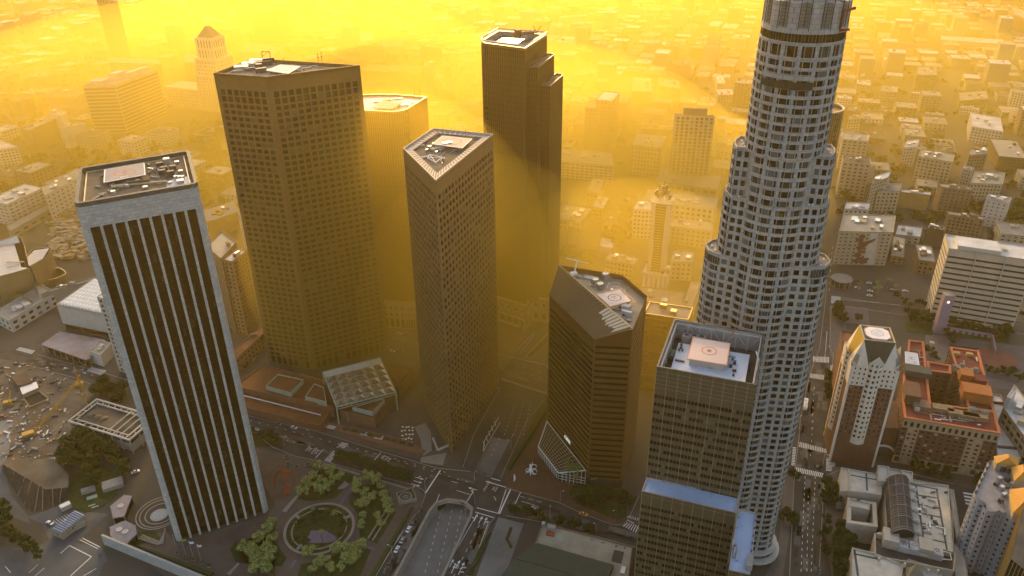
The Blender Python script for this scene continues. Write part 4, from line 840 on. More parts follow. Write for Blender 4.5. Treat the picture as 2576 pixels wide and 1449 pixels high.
bldg("school","lower roofed wing behind the two-row white building with a skylight slot",15,('a5',380,1440),('r1',470,80),('a5',1020,1240),'palewall','roofpale',style='blank',units=3)
def restaurant():
    pts=[('r1',383,600),('r1',560,480),('r1',985,560),('r1',840,735),('r1',800,745)]; z=8; P=[q(*p,z) for p in pts]; occ(P)
    T=thing("restaurant","low pavilion with a stained lavender-grey flat roof below the white box museum","pavilion",centroid(P)); b=MB(); b.prism(P,z-1,z,bottom=True); b.build("roof",mat('rooflav',(.36,.31,.33),.85,.3,.06,c2=(.2,.15,.13)),T); g=MB(); g.prism(inset(ccw(P),2.5),0,z-1,top=False); g.build("glazing",MT['glassA'],T)
    for k in range(9): a=lerp(P[0],P[3],k/8); c=MB(); c.bar(XY(a,0),XY(a,z-1),.2,5); c.build("column",MT['tanmetal'],T)
restaurant()
bldg("kiosk_building","small white-walled building with ochre side on the street corner by the pavilion",(('r1',975,810),('r1',940,700)),('r1',830,665),('r1',940,702),('r1',1045,590),'whitewall','roofpale',style='blank',units=2)
# -- concert hall of curved metal sheets
def concert_hall():
    T=thing("concert_hall","concert hall of curved golden metal sheets with white sloping roofs","concert hall",q('a5',150,1300))
    k=mat('goldskin',(.46,.36,.2),.32,.2,.03,.6,.75)
    def sheet(top,zt,zb=0,th=1.0,smooth=True):
        s=MB(); P=[q('a5',x,y,zt) for x,y in top]
        for i in range(len(P)-1): s.face([XY(P[i],zb),XY(P[i+1],zb),P[i+1],P[i]])
        c=centroid(P); I=[p+(c-p).normalized()*th for p in P]
        for i in range(len(P)-1): s.face([P[i],P[i+1],XY(I[i+1],zt),XY(I[i],zt)]); s.face([XY(I[i],zt-6),XY(I[i+1],zt-6),XY(I[i+1],zt),XY(I[i],zt)])
        s.build("curved_wall",k,T,smooth=False)
    def cv(pts,n=8):
        out=[]
        for i in range(len(pts)-1):
            p0,p1,p2,p3=pts[max(i-1,0)],pts[i],pts[i+1],pts[min(i+2,len(pts)-1)]
            for j in range(n):
                t=j/n; out.append(tuple(.5*((2*p1[a])+(-p0[a]+p2[a])*t+(2*p0[a]-5*p1[a]+4*p2[a]-p3[a])*t*t+(-p0[a]+3*p1[a]-3*p2[a]+p3[a])*t**3) for a in (0,1)))
        return out+[pts[-1]]
    sheet(cv([(-60,970),(60,920),(160,890),(215,950),(245,1080)]),36)
    sheet(cv([(-60,1290),(120,1240),(275,1192)]),32)
    sheet(cv([(290,1175),(400,1120),(450,1060),(472,1000)]),32); sheet(cv([(250,1090),(310,1020),(472,1000)]),30)
    sheet(cv([(275,1192),(310,1260),(350,1400)]),20)
    sheet(cv([(490,1200),(560,1195),(615,1245),(520,1290),(390,1320)]),12)
    sheet(cv([(0,1449),(100,1430),(220,1449),(300,1500)]),14); sheet(cv([(330,1400),(420,1380),(480,1420),(560,1330)]),8)
    r=MB(); r.face(qs('a5',[(-80,1000),(130,960),(200,1190),(270,1195),(120,1240),(-80,1290)],33)); r.face(qs('a5',[(270,1180),(400,1110),(460,1010),(320,1030),(250,1100)],30)); r.build("roof",mat('roofcream',(.5,.46,.42),.85,.1),T)
    r=MB(); r.face([q('a5',-80,975,35),q('a5',160,895,38),q('a5',185,960,35),q('a5',-80,1010,33)]); r.build("upper_roof",MT['roofcream'],T)
    c=MB(); a=q('a5',60,1140,34); b=q('a5',230,1140,34); c.bar(a,b,.5,5); c.bar(q('a5',60,1195,34),q('a5',180,1170,34),.4,5); c.build("roof_gantry",MT['tanmetal'],T)
    occ([q('a5',-80,1300),q('a5',500,1300),q('a5',300,1050)])
concert_hall()
# -- behind the ribbed tower
s2=lambda x,y:('r1',(780+x/2.264)*2.337,(800+y/2.264-1120)*2.337)
T,P,h=bldg("apartment_tower","tan apartment tower with stacked balconies between the ribbed tower and brown tower",(s2(460,1228),s2(335,553)),s2(248,538),s2(340,556),s2(470,455),'tanbrick','roofwhite',fh=3.6,bw=4.2,wf=.5,hf=.5,cap=80,units=2,cat='tower')
bal=MB()
for f in range(int(h/3.6)):
    a,b=lerp(P[1],P[2],.25),lerp(P[1],P[2],.75)
    for i in range(4):
        a,b=P[i],P[(i+1)%4]; d=(b-a).normalized(); n=Vector((d.y,-d.x)); L=(b-a).length
        if L<20: continue
        A,B=a+d*L*.2,a+d*L*.75; z=f*3.6+3
        bal.face([XY(A,z),XY(B,z),XY(B+n*1.2,z),XY(A+n*1.2,z)]); bal.face([XY(A+n*1.2,z),XY(B+n*1.2,z),XY(B+n*1.2,z+1),XY(A+n*1.2,z+1)])
bal.build("balconies",MT['tanbrick'],T)
bldg("apartment_tower","tan tower with a sunken roof court, half hidden by the ribbed granite tower",h+2,s2(100,420),s2(235,530),s2(375,380),'tanbrick','roofpale',fh=3.6,bw=4.2,cap=30,units=1,cat='tower')
bldg("office_block","plain orange-brown block with cluttered roof behind the tan apartment towers",(s2(160,360),s2(110,210)),s2(60,90),s2(110,200),s2(410,100),'ochre','roofpale',style='blank',units=7)
bldg("apartment_tower","narrow white gridded tower edge right against the brown tower",(s2(445,440),s2(390,125)),s2(388,122),s2(410,128),s2(560,60),'whitewall','roofwhite',fh=3.4,bw=4,wf=.7,hf=.6,cap=30,units=0,cat='tower')
bldg("podium","low brick podium with red-brown arches at the foot of the tan apartment towers",14,s2(350,1360),s2(365,1440),s2(650,1180),'tanbrick','roofbrown',fh=4.5,bw=5,cap=40,units=1)
# -- centre, behind the glass towers
def mast_tower():
    b=q('r3',1450,60); T=thing("radio_tower","tapering white concrete radio tower with dark horn antennas at the top","radio tower",b); hb=hgt(('r3',1450,120),('a7',1470,1265)); ht=hgt(('r3',1450,120),('a7',1525,620)); rz=-.36
    sq=lambda s,sy=None:[Vector((b.x,b.y))+Vector((x*math.cos(rz)-y*math.sin(rz),x*math.sin(rz)+y*math.cos(rz)))/2 for x,y in ((-s,-(sy or s)),(s,-(sy or s)),(s,sy or s),(-s,sy or s))]
    w=MB(); V=sq(22); w.prism(V,0,hb); w.build("base_block",MT['whitewall'],T)
    for k in range(5):
        a,c=V[0],V[1]; p=lerp(a,c,(k+.5)/5); d=(c-a)/5; nr=Vector((d.y,-d.x)).normalized()*.25; t=MB(); t.face([XY(p-d*.45+nr,0),XY(p+d*.45+nr,0),XY(p+nr*4,hb)]); t.build("buttress",MT['whitepaint'],T)
    s=MB(); lv=[(hb,15.5),(hb+(ht-hb)*.33,14.6),(hb+(ht-hb)*.75,15.4),(ht,16.5)]
    for k in range(3):
        for sx in (-1,1):
            for sy in (-1,1):
                def cr(s_,z,i):
                    o=s_/2; i_=o-3.2; pts=[(sx*o,sy*o),(sx*i_,sy*o),(sx*i_,sy*i_),(sx*o,sy*i_)]
                    return [XY((b.x+x*math.cos(rz)-y*math.sin(rz),b.y+x*math.sin(rz)+y*math.cos(rz)),z) for x,y in pts]
                A,B=cr(lv[k][1],lv[k][0],0),cr(lv[k+1][1],lv[k+1][0],0)
                for i in range(4): s.face([A[i],A[(i+1)%4],B[(i+1)%4],B[i]])
    s.build("tapered_legs",MT['whitewall'],T)
    c=MB()
    for k in range(3):
        A,B=sq(lv[k][1]-4),sq(lv[k+1][1]-4)
        for i in range(4): c.face([XY(A[i],lv[k][0]),XY(A[(i+1)%4],lv[k][0]),XY(B[(i+1)%4],lv[k+1][0]),XY(B[i],lv[k+1][0])])
    c.build("core",MT['stripglass3'],T)
    g=MB()
    for j in range(26):
        t=j/26; z=hb+(ht-hb)*t; k=0 if t<.33 else (1 if t<.75 else 2); lo,hi=((0,.33),(.33,.75),(.75,1))[k]; ss=lv[k][1]+(lv[k+1][1]-lv[k][1])*(t-lo)/(hi-lo)-3.6; A=sq(ss)
        for i in range(4): g.bar(XY(A[i],z),XY(A[(i+1)%4],z),.25,4)
    g.build("floor_rings",MT['concrete'],T); p=MB(); p.prism(sq(18),ht,ht+1); p.build("platform",MT['concrete'],T)
    for k in range(9):
        t=k*.7; r=5.6 if k<6 else 2.6; z=ht+1+(k%3)*3.2+(3.5 if k>5 else 0); c=Vector((b.x+r*math.cos(t),b.y+r*math.sin(t),z)); h=MB(); h.bar(c,c+Vector((math.cos(t)*.9,math.sin(t)*.9,4)),1.2,8,1.9); h.build("horn_antenna",MT['darkmetal'],T)
    m=MB()
    for x,y in ((-3,-3),(3,-3),(3,3),(-3,3)): m.bar((b.x+x,b.y+y,ht+1),(b.x+x,b.y+y,ht+13),.35,4)
    m.bar((b.x,b.y,ht+1),(b.x,b.y,ht+18),.3,4)
    for z in (5,9,13): m.bar((b.x-3,b.y-3,ht+z),(b.x+3,b.y+3,ht+z),.25,4); m.bar((b.x+3,b.y-3,ht+z),(b.x-3,b.y+3,ht+z),.25,4)
    m.build("mast_frame",MT['darkmetal'],T)
    for k in range(4):
        c=q('a7',(1375,1385,1520,1565)[k],(1150,1210,1250,1245)[k],hb); h=MB(); h.bar(c,c+Vector((0,-1,4)),1,8,2.2); h.build("horn_antenna",MT['darkmetal'],T)
    occ(sq(30))
mast_tower()
TF,PF,hF=bldg("office_tower","hazy white tower with thin vertical fins standing on a broad white podium",(('a7',1615,415),('a3',1640,1060)),('a3',1630,1060),('a3',1640,1075),('a3',2010,1090),'palewall','roofdark',fh=4,bw=5.5,wf=.62,hf=.72,cap=60,units=0,cat='tower')
stack(TF,PF,.25,.85,.2,.8,hF-1,9,MT['tanbrick'],"penthouse",MT['roofdark'])
T0,P0,h0=bldg("podium","broad hazy podium with a light cornice under the finned white tower",16,('a7',1520,265),('a7',1450,385),('a7',2030,460),'palewall','roofpale',bw=8,wf=.8,hf=.6,fh=8,cap=20,units=2)
bldg("department_store","white eight-storey block with square windows, left of the radio tower",(('a7',1235,915),('a7',1245,640)),('a7',1290,560),('a7',1245,640),('a7',1440,655),'whitewall','roofwhite',bw=4.2,fh=4.4,wf=.5,hf=.5,cap=50,units=4)
bldg("department_store","large pale store building with stepped roof wells behind the radio tower",24,('a7',1390,455),('a7',1330,555),('a7',2000,640),'whitewall','roofpale',fh=5,bw=6,cap=30,units=9)
bldg("department_store","long pale roof with a white cornice, right of the radio tower shaft",20,('a7',1610,720),('a7',1590,800),('a7',1985,850),'palewall','roofpale',fh=4.5,bw=5,wf=.4,cap=40,units=5)
bldg("apartment_block","long white slab with window rows glowing in the haze right of the tall glass tower",(('a7',1090,410),('a7',1060,235)),('a7',480,70),('a7',480,190),('a7',1065,240),'whitewall','roofpale',fh=4,bw=6,wf=.7,hf=.5,cap=50,units=6)
bldg("warehouse","plain hazy block in front of the long white slab",14,('a7',870,350),('a7',800,480),('a7',920,495),'palewall','roofpale',fh=6,bw=6,cap=10,units=1)
bldg("warehouse","brown flat-roofed shed with small windows next to the tall glass tower",12,('a7',620,600),('a7',500,730),('a7',760,760),'palewall','rooftan',fh=5,bw=5,cap=16,units=5)
bldg("warehouse","narrow block with white skylights on its roof, amber side wall",16,('a7',920,515),('a7',855,620),('a7',965,640),'ochre','roofwhite',fh=5,bw=5,cap=10,units=4)
bldg("market_hall","brown roofed market hall with a pale curved front canopy",11,('a7',1040,660),('a7',950,765),('a7',1180,790),'cream','roofbrown',fh=8,bw=8,cap=10,units=1)
bldg("warehouse","dark hazy block with a white square roof monitor, beyond the market hall",14,('a7',1160,510),('a7',1115,600),('a7',1240,620),'tanbrick','roofdark',fh=5,bw=5,cap=10,units=2)
bldg("warehouse","low white shed beside the big dark tree mass",8,('a7',960,890),('a7',925,990),('a7',1050,1010),'whitewall','roofwhite',style='blank',units=0)
bldg("hotel","cream corner building with white cornices, behind the banded bronze tower",24,('a7',1035,1050),('a7',985,1110),('a7',1250,1160),'cream','roofpale',fh=4.5,bw=4,cap=40,units=5)
bldg("office_block","cream block with orange roof edge right of the radio tower foot",20,('a7',1620,1030),('a7',1600,1130),('a7',1800,1140),'cream','rooftan',fh=4.5,bw=4.5,cap=20,units=4)
bldg("garage","flat grey-brown parking roof below the radio tower",10,('r3',1330,60),('r3',1290,190),('r3',1700,240),'palewall','rooftan',fh=5,bw=6,cap=10,units=4)
bldg("theatre_block","narrow flat tan roof with a light rim, left of the round stone tower",17,('r3',1790,10),('r3',1700,240),('r3',1790,255),'cream','rooftan',style='blank',units=1)
mat('goldreflect',(.55,.38,.15),.12,.25,.15,.8,.85)
bldg("office_tower","golden mirror-glass building seen between the bronze tower and open-roofed tower",(('r3',1290,1010),('r3',1370,300)),('r3',1400,200),('r3',1345,310),('r3',1760,370),'goldreflect','rooftan',fh=4,bw=5,wf=.86,hf=.2,gl=[MT['amberglass2']],cap=60,units=2,cat='tower')
bldg("church","hazy ornate block with a small central lantern behind the long white slab",(('a7',1260,330),('a3',1240,1360)),('a3',1290,1240),('a3',1225,1350),('a3',1510,1380),'cream','roofpale',fh=5,bw=4,cap=20,units=6)
bldg("office_tower","hazy slab tower with a white roof deck, right of the tall glass tower",(('a3',850,1440),('a3',895,930)),('a3',970,850),('a3',895,930),('a3',1050,945),'tanbrick','roofwhite',fh=5,bw=6,wf=.4,hf=.4,cap=20,units=0,cat='tower')
bldg("office_tower","lower hazy slab with dark window columns beside the slab with a white deck",(('a3',800,1440),('a3',810,1010)),('a3',860,930),('a3',795,1000),('a3',900,1010),'tanbrick','roofpale',fh=5,bw=6,wf=.5,hf=.4,cap=20,units=0,cat='tower')
for k,(lab,h,A,B,C,wm,rm) in enumerate((
 ("hazy office block with a raised stair tower, beyond the finned tower",20,(1240,715),(1235,850),(1420,860),'tanbrick','roofpale'),
 ("hazy wide block with dark roof beside the block with a raised stair tower",18,(1480,720),(1490,800),(1690,830),'tanbrick','rooftan'),
 ("hazy pale block with two glaring white roof squares",14,(2010,700),(2030,780),(2110,780),'palewall','roofwhite'),
 ("hazy low block with a glaring white roof strip, left of the round stone tower",14,(2010,830),(2040,885),(2200,885),'palewall','roofwhite'),
 ("hazy block with white stripes of skylights near the finned tower",16,(1120,890),(1110,940),(1190,950),'palewall','roofwhite'),
 ("pale hazy block with a white edge immediately right of the finned tower",26,(2040,1075),(2030,1110),(2110,1120),'palewall','roofwhite'),
 ("hazy block of clustered white roof plant left of the finned tower",18,(1330,1180),(1320,1200),(1620,1215),'tanbrick','roofpale'),
 ("hazy cluttered roof with white ducts below the white roof plant",22,(1290,1240),(1230,1340),(1500,1370),'cream','roofpale'),
 ("faint long building with a striped front deep in the haze",12,(560,150),(550,165),(800,145),'whitewall','roofwhite'))):
    bldg("office_block",lab,h,('a3',*A),('a3',*B),('a3',*C),wm,rm,cap=8,units=3)
for k,(lab,h,A,B,C,wm,rm) in enumerate((
 ("faint white warehouse roof gleaming far off, right of the tall brown tower",8,(1235,400),(1245,440),(1440,425),'whitewall','roofwhite'),
 ("faint stepped white roof far off near the tall glass tower",8,(1470,290),(1510,330),(1560,325),'whitewall','roofwhite'),
 ("faint bright roof grid of skylights far off",8,(1030,300),(1020,380),(1150,375),'whitewall','roofwhite'),
 ("hazy tiered tower with louvred floors behind the round-cornered glass tower",50,(1590,420),(1600,430),(1790,440),'palewall','roofpale'),
 ("hazy low courthouse with a columned gallery behind the round-cornered glass tower",16,(1390,560),(1400,570),(1640,560),'palewall','rooftan'),
 ("hazy wide roof with scattered white panels right of the brown tower",20,(1100,590),(1040,660),(1600,690),'tanbrick','rooftan'),
 ("hazy slab with many tiny windows right of the wide roof",55,(1640,560),(1620,620),(1710,640),'palewall','roofpale'),
 ("hazy dark domed block between the glass towers",18,(1720,770),(1700,820),(1910,840),'tanbrick','rooftan'))):
    bldg("office_block",lab,h,('a2',*A),('a2',*B),('a2',*C),wm,rm,cap=8,units=3)
# -- right-hand side
def mural_hotel():
    h=hgt(('a8',790,1165),('a8',835,850)); A,B,C,D=('a8',832,850),('a8',1340,862),('a8',1370,700),('a8',880,700)
    T,P,h=bldg("hotel","beige hotel block with a dark branching mural on its street face and a rooftop pool",h,('a8',880,690),A,B,'cream','roofpale',fh=4,bw=5,wf=.45,hf=.35,cap=60,units=8)
    b=MB(); b.prism([q('a8',x,y,h) for x,y in ((945,745),(1015,752),(1010,712),(955,708))],h-.9,h-.2); b.build("pool",mat('poolwater',(.12,.3,.36),.1,.0,spec=.8),T)
    a,c=q(*A,h),q(*B,h); d=(c-a); n=Vector((d.y,-d.x,0)).normalized()*.12
    X=lambda u,v: XY(lerp(a,c,u)+n,h*v); rnd=random.Random(3)
    w=MB(); w.face([X(.57,.02),X(.78,.02),X(.74,.95),X(.60,.97)]); w.build("mural_ground",MT['whitewall'],T)
    mu=MB(); n2=n*1.4
    X2=lambda u,v: XY(lerp(a,c,u)+n2,h*v)
    def blob(u,v,ru,rv,k=9): mu.face([X2(u+ru*math.cos(t)*rnd.uniform(.7,1.2),v+rv*math.sin(t)*rnd.uniform(.7,1.2)) for t in [2*math.pi*i/k for i in range(k)]])
    for u,v,ru,rv in ((.45,.86,.07,.06),(.42,.76,.08,.06),(.47,.64,.08,.07),(.46,.52,.09,.07),(.5,.4,.08,.07),(.44,.3,.08,.07),(.5,.2,.09,.07),(.42,.12,.07,.06),(.56,.1,.1,.06),(.62,.18,.06,.05),(.6,.7,.05,.03)): blob(u,v,ru,rv)
    mu.face([X2(.48,.6),X2(.52,.7),X2(.72,.82),X2(.70,.74),X2(.56,.6)]); mu.build("mural",mat('muralbrown',(.13,.06,.05),.9,.3,.3),T)
mural_hotel()
BR=[("office_block","tall beige block with pale cornice bands, behind the mural hotel",(('a8',1380,690),('a8',1405,475)),(1215,400),(1195,475),(1405,478),'cream','roofpale',dict(bw=4.5,cap=60,units=5)),
 ("office_block","older beige slab joined to the left side of the corniced block",38,(1180,330),(1140,400),(1290,350),'cream','roofwhite',dict(bw=5,cap=30)),
 ("garage","block with a glowing ochre wall and white roof, right of the corniced block",(('a8',1410,640),('a8',1408,487)),(1420,455),(1408,485),(1688,512),'ochre','roofwhite',dict(style='blank',units=5)),
 ("office_block","dark brown tower block with an orange sunlit left edge",(('a8',1790,670),('a8',1800,440)),(1760,398),(1800,440),(2085,470),'tanbrick','roofpale',dict(bw=5,hf=.4,wf=.35,cap=50,units=4)),
 ("office_block","slim white slab with windows on its narrow side, above the dark brown block",(('a8',1955,410),('a8',1990,258)),(2010,235),(1990,258),(2078,280),'whitewall','roofwhite',dict(bw=4,cap=20,units=1)),
 ("hotel","block with an ornate pale cornice and cluttered roof, right of the slim white slab",22,(2100,290),(2060,400),(2362,412),'cream','roofpale',dict(bw=4,cap=30,units=9)),
 ("office_block","tall dark brown block with orange-lit left wall at the right picture edge",(('a8',2240,270),('a8',2330,150)),(2240,-20),(2325,150),(2600,175),'darkbrown','roofpale',dict(bw=5,cap=40,units=3,gl=[MT['glassB']])),
 ("office_block","white building with scattered windows and a zigzag sunlit pattern",(('a8',2185,800),('a8',2210,548)),(2240,500),(2205,548),(2418,588),'whitewall','roofpale',dict(bw=5,wf=.3,hf=.35,cap=40,units=4)),
 ("office_block","tan arcade-windowed block with an ochre left wall, above the banded white block",(('a8',1828,860),('a8',1860,692)),(1845,660),(1858,692),(2192,745),'tanbrick','roofpale',dict(bw=4.2,wf=.6,hf=.6,arch=True,cap=80,units=7)),
 ("office_block","small dark brown tower with a lone white wall mark",(('a8',1635,1000),('a8',1657,825)),(1672,780),(1655,822),(1818,842),'darkbrown','roofpale',dict(style='blank',units=6)),
 ("warehouse","low white-roofed building with saw-edged parapet beside the small dark tower",9,(1385,790),(1360,880),(1595,905),'palewall','roofwhite',dict(bw=6,cap=10,units=2)),
 ("office_block","small square block with a spotted pale roof in front of the dark tower",(('a8',1535,1240),('a8',1575,1115)),(1548,968),(1578,1118),(1735,1140),'tanbrick','roofpale',dict(bw=5,cap=24,units=9)),
 ("warehouse","ragged brown roofs of a low row right of the mural hotel",8,(1340,890),(1320,1080),(1440,1100),'tanbrick','rooftan',dict(bw=6,cap=10,units=5)),
 ("office_block","white roofed block with small vents at the left of the mural hotel roofs",20,(905,580),(880,640),(1105,650),'whitewall','roofwhite',dict(bw=5,cap=20,units=5)),
 ("office_block","long pale block with arched top windows beside the round stone tower",22,(900,215),(850,235),(1130,255),'cream','roofpale',dict(bw=4,cap=40,units=6,arch=True)),
 ("office_block","white block with an L-shaped roof and square window bays in the light haze",26,(1470,0),(1440,70),(1560,60),'whitewall','roofwhite',dict(bw=5,cap=30,units=3)),
 ("hotel","pale block with a plume of steam over its cluttered roof",30,(1600,80),(1570,150),(1895,205),'cream','roofpale',dict(bw=4.5,cap=50,units=9)),
 ("office_block","narrow ochre-edged block beyond the plume-topped one",34,(2060,70),(2050,140),(2220,130),'tanbrick','roofpale',dict(bw=4,cap=30,units=4)),
 ]
for nm,lab,h,A,B,C,wm,rm,kw in BR: bldg(nm,lab,h,('a8',*A),('a8',*B),('a8',*C),wm,rm,**kw)
for lab,h,A,B,C,wm,rm in (("white apartment cluster with stepped roofs in thin haze",22,(2060,1050),(2075,1180),(2370,1230),'whitewall','roofwhite'),
 ("tan block with tan sunlit left wall above the white apartment cluster",30,(1565,620),(1560,700),(1750,700),'tanbrick','roofpale'),
 ("long low white building with a gabled left end, far right haze",10,(1790,330),(1780,370),(2370,410),'whitewall','roofwhite'),
 ("square pale roof in the trees right of the car park",8,(1640,1040),(1640,1060),(1820,1080),'palewall','roofwhite'),
 ("small white two-storey house cluster right of the square pale roof",10,(1975,985),(1965,1000),(2140,1025),'whitewall','roofwhite'),
 ("dark long block with a white cross wall near the car park",14,(1950,860),(1960,940),(2230,920),'tanbrick','rooftan'),
 ("hazy white block left of the car park, next to the amber drum",16,(820,885),(815,910),(950,925),'whitewall','roofwhite'),
 ("faint pale sheds with a glaring roof near the right top corner",8,(1530,170),(1540,190),(1630,200),'whitewall','roofwhite'),
 ("hazy three-storey block with window grid near the centre right",14,(1230,800),(1220,850),(1380,860),'palewall','roofpale'),
 ("hazy white-roofed block at the head of the centre right street",12,(1000,740),(1000,780),(1130,800),'palewall','roofwhite'),
 ("hazy stepped block with tanks beside the amber drum",18,(930,1085),(920,1110),(1035,1100),'cream','roofpale'),
 ("pale block with scaffold-like roof frames, right of the amber drum",18,(860,1230),(840,1270),(1105,1300),'whitewall','roofwhite'),
 ("tall hazy block with an ochre edge at the far right, top corner",30,(2450,60),(2470,140),(2600,180),'tanbrick','roofpale'),
 ("white punched-window block at the right edge above the dark brown one",24,(2440,830),(2450,850),(2600,880),'whitewall','roofpale'),
 ("long hazy shed row across the right-hand haze",9,(1510,850),(1505,870),(1770,890),'palewall','roofwhite')):
    bldg("office_block" if 'block' in lab else 'warehouse',lab,h,('a4',*A),('a4',*B),('a4',*C),wm,rm,cap=12,units=3)
T,P,h=bldg("office_building","huge white building with long dark window bands on a zigzag front",(('r4',1735,400),('a8',1860,1012)),('a8',1822,878),('a8',1860,1012),('a8',2680,1130),mat('bandcream',(.44,.385,.31),.85,.1,.3),'roofwhite',fh=4.9,style='band',hf=.36,cap=60,units=2,gl=[MT['glassA']])
stack(T,P,.28,.95,.1,.6,h-1,4,MT['whitewall'],"penthouse",MT['roofwhite'])
for k in range(1,3):
    pz=MB()
    # shallow folded bays stand proud of the front
    a,b=[Vector((q('a8',x,y,h).x,q('a8',x,y,h).y)) for x,y in ((1860,1012),(2680,1130))]; d=(b-a)/3; n=Vector((d.y,-d.x)).normalized()
    p=a+d*k; pz.prism([p-d*.012,p-d*.012+n*1.2,p+d*.012+n*1.2,p+d*.012],2,h); pz.build("pier",MT['whitewall'],T)
def drum_tower():
    hb=hgt(('a8',560,1050),('a4',750,1330)); b=q('a8',395,1090); T=thing("office_tower","amber glass drum on a dark banded tower, half hidden behind the round stone tower","tower",b)
    R=21; zt=hgt(('a8',395,1090),('a4',700,1010)); V=[Vector((b.x+R*math.cos(2*math.pi*k/28),b.y+R*math.sin(2*math.pi*k/28))) for k in range(28)]
    glass_tower(T,V,hb,zt,[MT['amberglass'],MT['amberglass2']],MT['tanmetal'],3,.15,5,.2); r=MB(); r.ring(V,1.2,zt-.5,zt+1.2); r.build("parapet",MT['tanmetal'],T); r=MB(); r.face([XY(p,zt-2) for p in V]); r.build("roof",MT['ochre'],T)
    rz=-.36; s=21; S=[Vector((b.x,b.y))+Vector((x*math.cos(rz)-y*math.sin(rz),x*math.sin(rz)+y*math.cos(rz))) for x,y in ((-s,-s),(s,-s),(s,s),(-s,s))]
    w=MB(); bd=[]
    for i in range(4): band_wall(w,bd,S[i],S[(i+1)%4],0,hb,4.6,.55,.9)
    w.face([XY(p,hb) for p in S]); w.build("wall",mat('mauvestone',(.26,.21,.2),.8,.1),T)
    for x,n in bd: k=MB(); k.face(x); k.build("ribbon_window",MT['stripglass'],T)
    occ(S)
drum_tower()
def campanile():
    z=hgt(('r4',1770,505),('r4',1850,150)); A,B,C=q('r4',1720,498),q('r4',1800,518),q('r4',1815,505); T=thing("bell_tower","slim lilac bell tower with a round opening near its top, on the paved square","tower",A)
    a,b=Vector((A.x,A.y)),Vector((C.x,C.y)); d=(b-a); n=Vector((-d.y,d.x)); P=[a,b,b+n*.8,a+n*.8]; w=MB(); w.prism(P,0,z); w.build("shaft",MT['lilac'],T)
    o=MB(); c=(a+b)/2; u=d.normalized(); nr=Vector((u.y,-u.x))*.12
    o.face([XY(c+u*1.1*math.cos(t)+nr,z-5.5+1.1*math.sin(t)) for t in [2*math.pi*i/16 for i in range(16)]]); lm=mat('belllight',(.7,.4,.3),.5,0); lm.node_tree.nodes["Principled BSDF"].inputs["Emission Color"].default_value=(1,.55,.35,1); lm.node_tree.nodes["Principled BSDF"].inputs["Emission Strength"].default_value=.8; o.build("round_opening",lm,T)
    f=MB(); f.prism(inset(P,-.3),z,z+.5); f.build("cap",MT['palewall'],T)
campanile()
W=tag(MB().build("x",[]) or thing("garden_wall","low lilac wall of niches running from the bell tower across the square","wall",q('r4',1830,480)))
wb=MB(); a,b=q('r4',1815,478),q('r4',2250,545); wb.prism([a,b,b+Vector((.8,1.2,0)),a+Vector((.8,1.2,0))],0,4); c=q('r4',2280,690); wb.prism([b,c,c+Vector((1.2,0,0)),b+Vector((1.2,0,0))],0,4); wb.build("wall",MT['lilac'],W)
nb=MB()
for k in range(7):
    p=lerp(a,b,(k+.6)/7.5); d=(b-a).normalized(); n=Vector((d.y,-d.x,0))*.05; nb=MB(); nb.face([p+n-d*1.1,p+n+d*1.1,p+n+d*1.1+Vector((0,0,2.6)),p+n-d*1.1+Vector((0,0,2.6))]); nb.build("niche",MT['darkbrown'],W)
rp=thing("round_pavilion","grey disc-roofed round pavilion on the corner left of the parking lot","pavilion",q('a8',860,1300)); c=q('a8',860,1290,7); b=MB(); b.disc(c,9.5,6.4,36,h=.6); b.build("disc_roof",mat('discgrey',(.2,.19,.17),.8,.15,.3),rp); b=MB(); b.disc(c,7.5,0,24,h=6.4); b.build("drum",MT['glassB'],rp)
for k in range(12): t=k*math.pi/6; b=MB(); b.bar((c.x+9*math.cos(t),c.y+9*math.sin(t),0),(c.x+9*math.cos(t),c.y+9*math.sin(t),6.4),.25,5); b.build("column",MT['palewall'],rp)
occ([c+Vector((10,0,0)),c-Vector((10,0,0)),c+Vector((0,10,0))])
